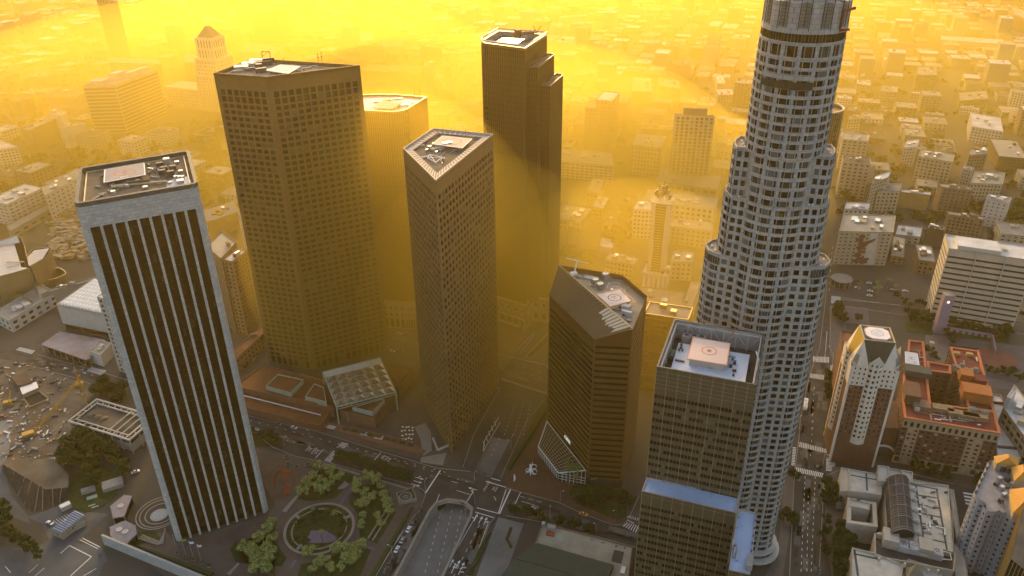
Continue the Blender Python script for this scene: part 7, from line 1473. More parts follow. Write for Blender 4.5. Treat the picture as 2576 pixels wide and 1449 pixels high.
def arrow(r,x,y,ang,s=1.0,turn=0):
    b=mk2; c=q(r,x,y); u=Vector((math.cos(ang),math.sin(ang),0)); v=Vector((-u.y,u.x,0)); P=lambda a,b_: XY(c+u*a*s+v*b_*s,.14)
    b.face([P(-2.6,-.18),P(.8,-.18),P(.8,.18),P(-2.6,.18)]); b.face([P(.8,-.8),P(2.6,0),P(.8,.8)])
    if turn: b.face([P(-1.2,0),P(-.6,turn*1.2),P(-.2,turn*1.2),P(-.6,0)]); b.face([P(-.9,turn*1.2),P(.2,turn*1.2),P(-.3,turn*2.1)])
mk2=MB(); d1=q('r6',2100,860)-q('r6',1900,1250); ad=math.atan2(d1.y,d1.x); d2=q('r6',1780,462)-q('r6',1200,300); ar=math.atan2(d2.y,d2.x)
for x,y,a,t in ((2110,905,ad,1),(2155,925,ad,0),(2200,935,ad,-1),(1885,1330,ad,1),(1945,1340,ad,1),(1985,1360,ad,-1),(1900,1385,ad,0),(1965,1400,ad,-1),(1585,537,ar,1),(1570,570,ar,0),(1550,600,ar,-1),(2080,635,ar+math.pi,1),(70,80,ar+math.pi,1),(2400-2337,75,ar+math.pi,1)): arrow('r6',x,y,a,1.2,t)
arrow('r7',325,808,ar+math.pi,1,1); arrow('r5',2405,78,ar+math.pi,1,1); tag(mk2.build("road_arrows",MT['paint']),kind="structure")
gt=thing("road_lettering","white road lettering at the stop lines","road marking",q('r6',600,280)); gt["kind"]="structure"; del gt["category"]; del gt["label"]
for body,r,x,y,s,a in (("BUS\nONLY",'r6',610,285,2.4,ar+math.pi/2*0+math.pi/2*3),("BUS\nONLY",'r6',550,265,2.0,ar-math.pi/2),("BUS\nONLY",'r6',1285,362,2.2,ar-math.pi/2),("ONLY",'r6',1240,345,2.2,ar-math.pi/2),("BUS ONLY",'r6',2210,610,2.0,ar-math.pi/2),("BUS\nONLY",'r6',2290,635,1.8,ar+math.pi/2),("STOP",'r7',1245,905,3.0,ar+math.pi)):
    text(body,s,XY(q(r,x,y),.14),a,MT['paint'],gt,"road_letters",.005)
# ------------------------------------------------ vegetation
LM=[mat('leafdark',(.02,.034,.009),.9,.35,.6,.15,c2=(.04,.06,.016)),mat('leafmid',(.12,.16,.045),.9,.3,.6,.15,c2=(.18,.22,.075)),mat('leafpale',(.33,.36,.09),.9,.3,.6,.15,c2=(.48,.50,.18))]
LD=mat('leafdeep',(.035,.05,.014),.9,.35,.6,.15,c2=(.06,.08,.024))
bark=mat('bark',(.09,.07,.05),.95,.2,2)
def crown_mesh(rx,rz,zc,n,leaf,seed,clumps=9,flat=.75):
    rnd=random.Random(seed); b=MB(); C=[]
    for k in range(clumps):
        t=rnd.uniform(0,2*math.pi); r=rx*math.sqrt(rnd.random())*.72; z=zc+rz*rnd.uniform(-.55,.6); C.append((Vector((r*math.cos(t),r*math.sin(t),z)),rx*rnd.uniform(.28,.48)))
    for i in range(n):
        c,r=rnd.choice(C); d=Vector((rnd.gauss(0,1),rnd.gauss(0,1),rnd.gauss(0,flat))).normalized(); p=c+d*r*rnd.uniform(.6,1.05); u=(d+Vector((rnd.uniform(-.7,.7),rnd.uniform(-.7,.7),rnd.uniform(-.4,.9)))).normalized(); a=u.orthogonal().normalized(); v=u.cross(a); s=leaf*rnd.uniform(.6,1.3)
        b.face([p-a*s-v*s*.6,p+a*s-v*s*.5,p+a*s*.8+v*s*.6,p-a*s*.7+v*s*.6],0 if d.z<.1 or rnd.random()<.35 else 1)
    return b
def tree_proto(nm,label,rx,rz,zc,n,leaf,seed,mats,trunk=.3,clumps=9,cat='tree'):
    T=thing(nm,label,cat,(0,0,0)); t=MB(); t.bar((0,0,0),(0,0,zc*.8),trunk,7,trunk*.55); rnd=random.Random(seed)
    for k in range(5): a=k*1.3+rnd.random(); t.bar((0,0,zc*.55+k*.1*zc*.3),(rx*.55*math.cos(a),rx*.55*math.sin(a),zc*(.9+.15*rnd.random())),trunk*.5,5,trunk*.15)
    t.build("trunk",bark,T); crown_mesh(rx,rz,zc,n,leaf,seed,clumps).build("crown",mats,T); return T
def palm_proto():
    T=thing("palm_tree","tall thin palm","palm tree",(0,0,0)); t=MB(); t.bar((0,0,0),(.3,0,13),.35,6,.2); t.build("trunk",bark,T); c=MB(); rnd=random.Random(4)
    for k in range(26):
        a=k*2.4; el=rnd.uniform(-.5,.9); d=Vector((math.cos(a),math.sin(a),0)); s=Vector((-d.y,d.x,0))*.32; p0=Vector((.3,0,13)); p1=p0+d*1.5+Vector((0,0,el*1.5)); p2=p1+d*1.4+Vector((0,0,el*.6-.9)); c.face([p0,p1-s,p1+s]); c.face([p1-s,p2,p1+s])
    c.build("crown",LM[1],T); return T
used={}
def plant(proto,p,s,rz,label=None,group=None,z=0):
    first=proto.name not in used
    o=proto if first else copy_tree(proto); used[proto.name]=1
    o.location=(p.x,p.y,z); o.scale=(s,s,s*random.uniform(.9,1.1)); o.rotation_euler=(0,0,rz)
    if label: o["label"]=label
    if group: o["group"]=group
    return o
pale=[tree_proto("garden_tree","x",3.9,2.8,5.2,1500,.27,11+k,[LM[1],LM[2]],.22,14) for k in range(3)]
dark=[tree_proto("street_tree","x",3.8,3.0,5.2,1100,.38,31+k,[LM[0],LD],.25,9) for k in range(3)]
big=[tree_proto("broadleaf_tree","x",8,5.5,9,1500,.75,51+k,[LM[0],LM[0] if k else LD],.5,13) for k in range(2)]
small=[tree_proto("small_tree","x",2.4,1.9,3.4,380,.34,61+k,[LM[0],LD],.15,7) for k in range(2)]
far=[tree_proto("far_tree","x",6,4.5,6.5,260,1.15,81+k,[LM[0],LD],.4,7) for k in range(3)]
palm=palm_proto()
rt=random.Random(5)
def grove(protos,r,pts,s0,s1,labels,group):
    ORD="first second third fourth fifth sixth seventh eighth ninth tenth eleventh twelfth thirteenth fourteenth fifteenth sixteenth seventeenth eighteenth".split()
    if isinstance(labels,str) and len(pts)<=18:
        rk=sorted(range(len(pts)),key=lambda i:pts[i][0]); base=labels; labels=[None]*len(pts)
        for j,i in enumerate(rk): labels[i]=base+", "+ORD[j]+" from left"
    for k,(x,y) in enumerate(pts): plant(rt.choice(protos),q(r,x,y),rt.uniform(s0,s1),rt.uniform(0,6.3),labels if isinstance(labels,str) else labels[k],group)
grove(pale,'r6',[(640,470),(760,500),(600,560),(680,600),(780,570),(850,560),(545,640),(640,660),(700,690),(740,640),(500,710),(560,590)],.8,1.1,"pale leafy tree on the lawn above the round pool","garden trees")
grove(pale,'r6',[(1010,600),(1120,570),(1190,600),(1230,650),(1000,680),(1080,700),(1150,750),(1090,800),(1255,730),(1280,800),(1300,880),(1195,920),(1030,810),(1060,920),(1045,1010),(1230,1000),(1080,760)],.75,1.1,"pale leafy tree on the lawn right of the round pool","garden trees")
grove(pale,'r6',[(100,1130),(170,1200),(60,1250),(200,1270),(130,1310),(20,1280),(180,1060),(210,980),(-60,1230),(60,1390),(170,1440)],.8,1.15,"pale leafy tree on the lawn left of the round pool","garden trees")
grove(pale,'r6',[(560,1280),(640,1370),(700,1340),(600,1430),(800,1250),(870,1230),(950,1260),(900,1330),(1000,1210),(860,1400),(960,1350),(1050,1200),(760,1400),(1010,1290)],.8,1.1,"pale leafy tree on the lawn below the round pool","garden trees")
grove(pale,'r5',[(2350,1230),(2420,1310),(2500,1250),(2480,1380),(2400,1420),(2540,1320),(2560,1140),(2520,1050)],.8,1.15,"pale leafy garden tree on the lawn beside the flag poles","garden trees")
grove(dark,'r6',[(840,360),(900,385),(960,400),(1020,420),(1080,440)],1.0,1.35,"dark round tree in the row by the zebra crossing","street trees")
grove(dark,'r6',[(1180,470),(1240,490),(1300,515),(1370,540),(1430,560),(1470,570)],1.1,1.4,"dark round tree in the row by the corner planter","street trees")
grove(dark,'r6',[(40,150),(110,170),(180,185),(240,200),(-60,120)],.9,1.1,"dark street tree near the orange steel arch","street trees")
grove(dark,'r7',[(125,870),(250,900),(390,930),(545,985),(690,1030),(830,1065)],1.0,1.2,["round street tree nearest the crossing, first of six along the kerb","second round tree from the crossing along the kerb","third round tree from the crossing along the kerb","fourth round tree from the crossing along the kerb","fifth tree of the kerb row, half behind the flat-roofed building","last tree of the kerb row, nearest the olive-brown tower"],"street trees")
grove(big,'r7',[(800,740),(870,700),(930,760),(840,800),(990,720),(740,730)],.6,.8,"dense dark tree at the foot of the banded bronze tower","trees by the bronze tower")
grove(dark,'r7',[(1140,720),(1170,790),(1110,760),(1200,800)],.9,1.2,"dark tree beside the side street right of the bronze tower","trees by the bronze tower")
grove([palm],'r7',[(625,520),(655,560),(690,570),(720,590),(640,600),(700,640)],.9,1.1,"tall palm in front of the glass lobby","palms")
grove(big,'r5',[(760,150),(820,230),(900,200),(960,260),(700,330),(820,330),(900,330),(1000,330),(650,420),(780,420),(870,500),(600,350),(1080,380),(910,430),(700,260)],.7,1.0,"dark bushy tree in the grove left of the ribbed granite tower","grove by the ribbed tower")
grove(dark,'r5',[(1160,470),(1180,530),(910,580),(870,620)],1.2,1.5,"tall dark tree apart from the grove by the service road","grove by the ribbed tower")
grove(big,'r1',[(960,1010),(1060,1050),(1150,1080),(1000,1090),(1120,1140),(920,1060)],.65,.8,"round green tree in the clump above the concrete-framed hall","trees by the framed hall")
grove(dark,'r5',[(40,1000),(60,1060),(150,1110),(200,1150),(300,1230),(380,1290),(260,1190),(110,1080)],.9,1.2,"shrub-like tree on the bank at the lower left corner","bank trees")
grove(dark,'r4',[(730,910),(735,960),(730,1040),(735,1100),(730,1130),(730,1449)],1.0,1.2,"street tree on the avenue by the brick wing","avenue trees")
grove(dark,'r8',[(405,550),(370,980),(400,960),(310,930)],1.0,1.25,"street tree between the avenue and the round stone tower","avenue trees")
grove(small,'r8',[(710,590),(705,690),(690,770),(700,960),(710,1060),(690,1100),(680,1210),(700,1250),(720,620),(685,730)],1.1,1.5,"slender street tree on the library side of the avenue","avenue trees")
grove(dark,'r8',[(800,720),(830,790),(770,760)],1.3,1.5,"big dark tree at the library entrance","library trees")
grove(dark,'r8',[(850,1100),(900,1120),(850,1180),(900,1200),(840,1260),(880,1290),(830,1350),(870,1400),(850,1449)],1.2,1.5,"dense dark tree in the library garden strip","library trees")
grove(dark,'r8',[(910,290),(960,300),(1000,310),(1060,330),(880,260),(930,265),(1090,330)],.9,1.15,"tree in the row at the foot of the brick tower","trees under the brick hotel")
grove(dark,'r8',[(1550,470),(1690,510),(1830,540),(2120,600)],1.1,1.3,["first round tree from the left at the foot of the brick hotel","second round tree at the foot of the brick hotel","third round tree at the foot of the brick hotel","fourth round tree, at the right corner of the brick hotel"],"trees under the brick hotel")
grove(dark,'r4',[(820,260),(815,300),(830,340),(860,370),(800,320),(790,360),(840,400),(870,410),(1000,390)],1.0,1.3,"dark tree in the curved bed on the corner of the square","trees of the square")
grove(dark,'r4',[(1480,340),(1540,350),(1600,370),(1660,360),(1700,380),(1500,390),(1580,410),(1650,420)],1.0,1.25,"tree in the grove between brick tower and bell tower","trees of the square")
grove(dark,'r4',[(1870,400),(1930,410),(1990,420),(2050,430),(2110,440),(2170,450),(2230,460),(2290,480),(2350,500),(2400,520),(1900,440),(1980,470),(2060,480),(2140,500),(2220,520),(2300,540),(2380,560)],1.05,1.35,"tree in the dense grove right of the bell tower","trees of the square")
grove(small,'r4',[(1950,250),(2080,270),(2165,275),(2240,300),(2280,310),(2330,350),(2400,320),(2530,345),(1510,260),(1430,230),(1360,180),(1640,260),(2010,290),(2440,360),(1580,240)],1.2,1.7,"small round tree before the huge banded building","street trees of the square")
grove([palm],'r4',[(1160,140),(1180,150),(1200,160),(1270,90),(1290,100),(1340,160),(1140,170)],.8,1.0,"palm at the edge of the parking lot","palms of the parking lot")
grove(small,'r4',[(1840,530),(1900,560),(1870,600),(1950,570),(2210,870),(2290,890),(2360,880),(2400,910),(2450,900),(2500,960),(1690,730),(1720,760),(1660,700)],1.2,1.8,"small tree in a planted bed of the square","street trees of the square")
grove(big,'a7',[(630,1110),(690,1120),(780,1150),(830,1160)],.85,1.1,"round dark tree by the tall glass tower's foot","trees beyond the glass tower")
grove(big,'a7',[(1140,780),(1170,830),(1120,880),(1180,900),(1090,930),(1150,960),(1040,960),(1100,1000),(1010,960),(1180,780)],.8,1.1,"tree in the tall dark mass left of the radio tower","trees beyond the glass tower")
grove([palm],'a7',[(630,990),(665,960),(735,980)],1.2,1.5,["leftmost of three palms beyond the tall glass tower","middle one of three palms beyond the tall glass tower","right-hand one of three palms beyond the tall glass tower"],"palms in the haze")
grove(big,'a8',[(1730,320),(1700,330),(2480,760),(2500,700),(2460,820),(2490,880)],.9,1.2,"dark tree among the blocks right of the haze","trees among the right-hand blocks")
grove(far,'r5',[(20,880),(60,940),(10,960)],1,1.2,"dark tree at the far left edge of the lower street","bank trees")
mat('farwoods',(.03,.04,.013),1,.3,.1,c2=(.05,.06,.02))
grove(small,'r6',[(450,1000),(480,960),(520,1150),(430,1130),(560,930),(620,900),(700,900),(860,1080),(880,1000),(840,930),(780,870),(650,960)],.8,1.3,"bushy plant in the sunken round garden","plants of the round garden")
grove([palm],'r6',[(610,920),(805,1000),(680,1150)],.7,.9,["palm in the upper part of the round garden","palm at the right side of the round garden","palm at the lower edge of the round garden"],"palms")
# ------------------------------------------------ the far city: blocks, then a mass of the rest
rf_=random.Random(21); ux,uy=Vector((.94,-.342)),Vector((.342,.94))
def free(c,r): return all((c.x-x)**2+(c.y-y)**2>(r+R)**2 for x,y,R in OCC)
wl=[MT['palewall'],MT['tanbrick'],MT['cream'],MT['whitewall'],MT['brick'],mat('greywall',(.19,.18,.15),.9,.1,.2)]; rl=['roofpale','roofwhite','rooftan','gravel','roofpale','roofpale','roofdark']
names=["pale flat-roofed block","tan brick block","cream flat-roofed block","white flat-roofed block","brown brick block","grey flat-roofed block"]
cand=[]
for i in range(-26,30):
    for j in range(-8,44):
        o=Vector((0,900))+ux*(i*118)+uy*(j*92)
        if o.y<560 or o.y>4300: continue
        for a in range(3):
            for b_ in range(2):
                if rf_.random()<.10: continue
                w,d=rf_.uniform(22,33),rf_.uniform(24,35); c=o+ux*(a*34+rf_.uniform(-2,2))+uy*(b_*37+rf_.uniform(-2,2)); px=proj((c.x,c.y,0))
                if px[2]<0 or not(-120<px[0]<2700 and -60<px[1]<1200): continue
                if px[1]>(430 if px[0]>1400 else 560) and not (px[0]>2090 and px[1]<640): continue
                if not free(c,max(w,d)*.6): continue
                D=c.length; h=rf_.choice((6,7,8,9,10,12,14,16)) if rf_.random()<.86 else rf_.uniform(20,46 if px[0]>1300 or px[1]<150 else 26)
                if px[0]<700 and rf_.random()<.30: continue
                cand.append((D,c,w,d,h))
cand.sort(key=lambda t:t[0]); nb=0; mass=MB()
for k,(D,c,w,d,h) in enumerate(cand):
    P=[c+ux*x*w/2+uy*y*d/2 for x,y in ((-1,-1),(1,-1),(1,1),(-1,1))]; s=rf_.randrange(6); rr=rf_.choice(rl)
    if k<230:
        px=proj((c.x,c.y,h)); side="left" if px[0]<900 else ("centre" if px[0]<1850 else "right")
        hl="low" if h<11 else ("mid-height" if h<19 else "tall")
        T=thing("city_block",f"{hl} {names[s]}, {('short','narrow','square','wide')[int(w)%4]} front, with a {rr.replace('roof','')+' roof' if rr!='gravel' else 'gravel roof'} in the hazy city, {side} part","building",XY(c,0),"ordinary blocks of the hazy city"); wb=MB(); wi=[]
        for i in range(4):
            a,b_=P[i],P[(i+1)%4]; 
            if i in (0,1,3): facade(wb,wi,a,b_,0,h,max(1,int(h/4)),max(2,int((b_-a).length/5)),wf=.45,hf=.42,rec=.25,mt=1)
            else: wb.face([XY(a,0),XY(b_,0),XY(b_,h),XY(a,h)])
        wb.build("wall",wl[s],T); panes(wi,T,GLS,cap=0,weights=[6,3,1]); roofing(T,P,h,MT[rr],wl[s],.8,.5)
        for u in range(rf_.randrange(1,5)): b=MB(); b.box(XY(c+ux*rf_.uniform(-.3,.3)*w+uy*rf_.uniform(-.3,.3)*d,h-.8),rf_.uniform(1.5,6),rf_.uniform(1.5,4),rf_.uniform(1.2,3),-.35); b.build("rooftop_unit",rf_.choice((MT['metal'],wl[s],MT['roofwhite'])),T)
    else:
        mass.prism(P,0,h,mi=s%3,tmi=3+rf_.randrange(4))
        if rf_.random()<.5: mass.box(XY(c+ux*rf_.uniform(-.25,.25)*w+uy*rf_.uniform(-.25,.25)*d,h),rf_.uniform(3,8),rf_.uniform(3,6),rf_.uniform(1.5,4),-.35,mi=3+rf_.randrange(2))
tag(mass.build("distant_city",[MT['palewall'],MT['tanbrick'],MT['greywall'],MT['roofwhite'],MT['roofpale'],MT['rooftan'],MT['roofdark']]),kind="stuff")
# far trees: some one by one, the rest as one wood
nt_=0; woods=MB()
for k in range(8000):
    u=rf_.uniform(-200,2776); v=rf_.uniform(-40,640)**1.0; p=at(u,v); 
    dens=1.0 if u<900 else (.35 if u<1900 else .55)
    if rf_.random()>dens*(.75 if v>60 else .4): continue
    if v>(430 if u>1400 else 520) and not (u>2090 and v<600) : continue
    D=p.length
    if not free(p,5): continue
    if any((p.x-c.x)**2+(p.y-c.y)**2<(max(w,d)*.62)**2 for _,c,w,d,h in cand[:0]): continue
    near=D<1150
    if near and nt_<170:
        plant(rf_.choice(far),p,rf_.uniform(.6,1.15),rf_.uniform(0,6.3),"dark tree among the hazy blocks beyond the towers","trees of the hazy city"); nt_+=1
    else:
        s=rf_.uniform(3,7)
        for j in range(5 if D>1500 else 9):
            c=p+Vector((rf_.uniform(-s,s),rf_.uniform(-s,s),rf_.uniform(2,s))); r=s*.55
            d1=Vector((rf_.gauss(0,1),rf_.gauss(0,1),rf_.gauss(0,1))).normalized(); a=d1.orthogonal().normalized(); b_=d1.cross(a)
            woods.face([c+a*r,c+b_*r,c-a*r,c-b_*r]); woods.face([c+a*r,c+d1*r,c-a*r,c-d1*r])
tag(woods.build("distant_trees",MT['farwoods']),kind="stuff")
# ------------------------------------------------ vehicles and street furniture
tyre=mat('tyre',(.015,.015,.015),.9,0); cg=mat('carglass',(.02,.022,.024),.08,0,spec=.7)
def car_proto(nm,label,body,taxi=False,van=False):
    T=thing(nm,label,"car" if not van else "van",(0,0,0)); b=MB(); L,W_=(4.6,1.85) if not van else (5.6,2.0); hb=.85 if not van else 1.1
    prof=[(-L/2,.35),(L/2,.35),(L/2,.62),(L/2-.25,hb-.12),(L/2-1.2,hb),(-L/2+.9,hb+.03),(-L/2+.1,hb-.05),(-L/2,.6)]
    P0=[Vector((x,-W_/2,z)) for x,z in prof]; P1=[Vector((x,W_/2,z)) for x,z in prof]; b.face(P0); b.face(list(reversed(P1)))
    for i in range(len(prof)): j=(i+1)%len(prof); b.face([P0[j],P0[i],P1[i],P1[j]])
    hr=hb+.52 if not van else hb+.9; r=[(L/2-1.9,hr),(-L/2+1.4,hr)] if not van else [(L/2-1.5,hr),(-L/2+.3,hr)]; w=W_/2-.22
    b.face([(r[1][0],-w,hr+.01),(r[0][0],-w,hr+.01),(r[0][0],w,hr+.01),(r[1][0],w,hr+.01)]); b.build("body",body,T)
    g=MB(); lo=[(L/2-1.15,hb-.02),(-L/2+.75,hb-.02)] if not van else [(L/2-.9,hb),(-L/2+.15,hb)]; w0=W_/2-.08
    a=[Vector((lo[1][0],-w0,lo[1][1])),Vector((lo[0][0],-w0,lo[0][1])),Vector((lo[0][0],w0,lo[0][1])),Vector((lo[1][0],w0,lo[1][1]))]; t=[Vector((r[1][0],-w,hr)),Vector((r[0][0],-w,hr)),Vector((r[0][0],w,hr)),Vector((r[1][0],w,hr))]
    for i in range(4): g.face([a[i],a[(i+1)%4],t[(i+1)%4],t[i]])
    g.build("windows",cg,T)
    for x in (-L/2+.85,L/2-.85):
        for y in (-1,1): k=MB(); k.bar((x,y*(W_/2-.02),.33),(x,y*(W_/2-.24),.33),.33,12); k.build("wheel",tyre,T)
    for y in (-.6,.6): k=MB(); k.box((L/2-.02,y,.55),.08,.4,.14); k.build("headlight",MT['whitepaint'],T); k=MB(); k.box((-L/2+.02,y,.6),.08,.35,.14); k.build("tail_light",MT['redpaint'],T)
    if taxi: k=MB(); k.box((-.2,0,hr),.4,.9,.22); k.build("roof_sign",MT['whitepaint'],T)
    return T
CARS={'white':car_proto("parked_car","x",mat('carwhite',(.72,.73,.75),.25,0,spec=.6)),'black':car_proto("parked_car","x",mat('carblack',(.02,.02,.022),.2,0,spec=.7)),'silver':car_proto("parked_car","x",mat('carsilver',(.36,.37,.38),.25,0,spec=.6,metal=.5)),
 'red':car_proto("parked_car","x",mat('carred',(.25,.03,.02),.25,0,spec=.6)),'taxi':car_proto("taxi","x",mat('taxiyellow',(.75,.36,.02),.3,0,spec=.6),taxi=True),'van':None}
def car(kind,r,x,y,dr,label,group=None,z=.1):
    p=q(r,x,y,z); e=q(r,x+dr[0],y+dr[1],z); a=math.atan2((e-p).y,(e-p).x); o=plant(CARS[kind],p,1.0,a,label,group,z=z); o.scale=(1.1,1.1,1.1); return o
mv=(100,30)
car('taxi','r7',780,875,mv,"yellow taxi at the kerb below the banded bronze tower")
car('silver','r6',265,30,mv,"first silver car in the lane along the mall awning"); car('white','r6',412,66,mv,"white car by the mall kerb, next to the silver one")
sd_=(60,-110)
for k,(kd,x,y,lab) in enumerate((('white',1483,1018,"brightest white car in the row parked beside the hedge"),('silver',1425,1120,"silver car parked second in the row beside the hedge"),('white',1375,1205,"grey-white car with dark windows, third in the hedge row"),('black',1588,845,"black car at the head of the hedge row, nearest the crossing"),('black',1532,945,"black car directly ahead of the brightest white car"),('black',1315,1310,"black car near the bottom of the hedge row"),('black',1265,1400,"last black car of the hedge row, by the bottom edge"))): car(kd,'r6',x,y,sd_,lab,"cars parked along the hedge")
car('white','r2',1395,505,mv,"white car on the far avenue behind the two brown towers, upper one"); car('white','r2',1330,668,mv,"white car turning on the far avenue, lower left of the pair"); car('silver','r2',1405,658,mv,"pale car at the median of the far avenue, right of the pair"); car('black','r2',1455,520,mv,"dark car behind the upper white car on the far avenue")
car('white','r1',2365,742,(60,-80),"white car parked on the street behind the ribbed tower"); car('black','r1',2450,655,(60,-80),"black car parked high up the street behind the ribbed tower"); car('black','r1',2300,810,(60,-80),"black car below the white one behind the ribbed tower")
car('silver','r3',420,812,mv,"silver car beside the left wall of the bronze tower on the bridge road"); car('red','r6',-320,0,mv,"dark red car half behind the ribbed tower's right edge") if False else None
car('white','r5',470,958,(60,25),"white car parked in the lot beside the long site cabin"); car('white','r5',262,1115,(30,30),"white car in the small lot at the left bottom bank"); car('white','r5',1268,480,(40,-15),"white pick-up on the service road by the ribbed tower"); car('silver','r5',70,905,(40,10),"pale car beside the bank trees at the left edge"); car('red','r1',35,1280,(60,20),"small dark red car at the left side of the building site") 
for k,(kd,x,y,lab) in enumerate((('white',1112,33,"bright white car at the top of the parking lot"),('white',1122,107,"white car in the middle of the parking lot"),('silver',1000,77,"silver car at the left side of the parking lot"),('black',1160,30,"dark car right of the bright white one in the lot"),('black',1170,75,"dark car in the middle row of the parking lot"),('black',1330,100,"dark car at the right side of the parking lot"),('silver',1450,108,"pale car parked alone at the right of the lot"),('white',1118,150,"white car half under the parking-lot palms"),('black',1010,10,"dark car in the top left of the parking lot"))): car(kd,'r4',x,y,(60,8),lab,"cars in the parking lot")
car('black','r8',650,1405,(0,-100),"dark car at the right lane end near the bottom edge"); car('black','r8',650,430,(60,-10),"small dark car inside the zebra-ringed crossing")
for k in range(46):
    i,j=k%23,k//23; x=915+i*25; y=975+j*32+i*2.1; car(rt.choice(('white','silver','black')),'a4',x,y*1.0+ (k*7%5),(60,6),"car glinting in the long hazy car park",'cars in the hazy car park')
def bus():
    p=q('r4',517,1180); e=q('r4',527,1100); a=math.atan2((e-p).y,(e-p).x); T=thing("city_bus","white bus with an orange stripe beside the round stone tower","bus",(0,0,0)); b=MB(); b.box((0,0,.5),12,2.6,2.6); b.build("body",MT['whitepaint'],T); b=MB(); b.box((0,0,1.5),11.6,2.66,.9); b.build("windows",cg,T); b=MB(); b.box((0,0,.8),12.04,2.64,.35); b.build("stripe",mat('busorange',(.55,.2,.05),.6,0),T)
    for x,y in ((-1,0),(3,0),(-4,0)): b=MB(); b.box((x,0,3.1),1.8,1.6,.4); b.build("roof_unit",MT['metal'],T)
    for x in (-3.8,3.8):
        for y in (-1,1): b=MB(); b.bar((x,y*1.3,.5),(x,y*1.0,.5),.5,12); b.build("wheel",tyre,T)
    T.location=(p.x,p.y,.06); T.rotation_euler=(0,0,a)
bus()
def arch_sculpture():
    c=q('r6',320,640); T=thing("sculpture","tall orange-red steel arch sculpture on the plaza by the ribbed tower","sculpture",c); m=mat('orangesteel',(.42,.07,.02),.6,.12,.5); 
    def onl(x,y,z): return q('r6',x,y,z)
    L=[(232,630,0),(228,560,6),(245,500,11),(275,465,14.5),(305,455,16),(330,468,15)]
    b=MB(); P=[onl(*p) for p in L]
    for i in range(len(P)-1): b.bar(P[i],P[i+1],.35+.12*i,5,.35+.12*(i+1))
    b.build("left_arch",m,T); L=[(412,580,1),(405,520,7),(385,485,11),(360,470,14),(330,468,15)]; b=MB(); P=[onl(*p) for p in L]
    for i in range(len(P)-1): b.bar(P[i],P[i+1],.35+.12*i,5,.35+.12*(i+1))
    b.build("right_arch",m,T); top,m1=onl(325,478,14.5),onl(328,600,5); b=MB(); b.bar(top,m1,1.2,4,.5); b.bar(onl(308,460,15.5),onl(316,540,9),.6,4,.5); b.build("spine",m,T)
    b=MB(); a,c2,d,e=onl(310,700,0),onl(388,655,0),onl(330,598,6),onl(350,660,0); b.face([a,c2,d]); b.face([c2,e+Vector((1.5,2.5,0)),d]); b.face([e+Vector((1.5,2.5,0)),a,d]); b.build("fin_foot",m,T)
arch_sculpture()
for k,(x,y) in enumerate(((345,340),(355,405),(437,435),(543,412))):
    T=thing("plant_bowl",["round plant bowl furthest from the orange arch","round plant bowl directly above the orange arch","round plant bowl right above the orange arch's top","round plant bowl nearest the garden kerb"][k],"planter",q('r6',x,y),"bowls on the plaza"); c=q('r6',x,y); b=MB(); b.bar((c.x,c.y,.1),(c.x,c.y,.9),1.5,16,1.9); b.build("bowl",MT['concrete'],T); b=MB(); b.disc(c,1.6,.95,16); b.build("planting",MT['lawn'],T)
def white_sculpture():
    c=q('r7',283,465); T=thing("sculpture","white abstract sculpture of curled blades on the red-brown plaza","sculpture",c); m=MT['whitepaint']
    for k,(x,y,z) in enumerate(((310,375,9),(230,500,1),(285,520,.5),(330,510,1))): b=MB(); a=q('r7',285,450,4); e=q('r7',x,y,z); s=Vector((.7,0,.3)); b.face([a-s,a+s,e]); b.face([a-s+Vector((0,.4,0)),e,a+s+Vector((0,.4,0))]); b.build("blade",m,T)
    for k,(x,y,r) in enumerate(((318,430,1.8),(318,478,2.0),(262,465,1.4))):
        b=MB(); cc=q('r7',x,y,3)
        for i in range(18): t0,t1=2*math.pi*i/20,2*math.pi*(i+1)/20; b.bar(cc+Vector((r*math.cos(t0),.3,r*math.sin(t0))),cc+Vector((r*math.cos(t1),.3,r*math.sin(t1))),.22,4)
        b.build("ring",m,T)
    b=MB(); b.bar((c.x,c.y,0),(c.x,c.y,5.5),.7,8,.5); b.build("stem",m,T)
white_sculpture()
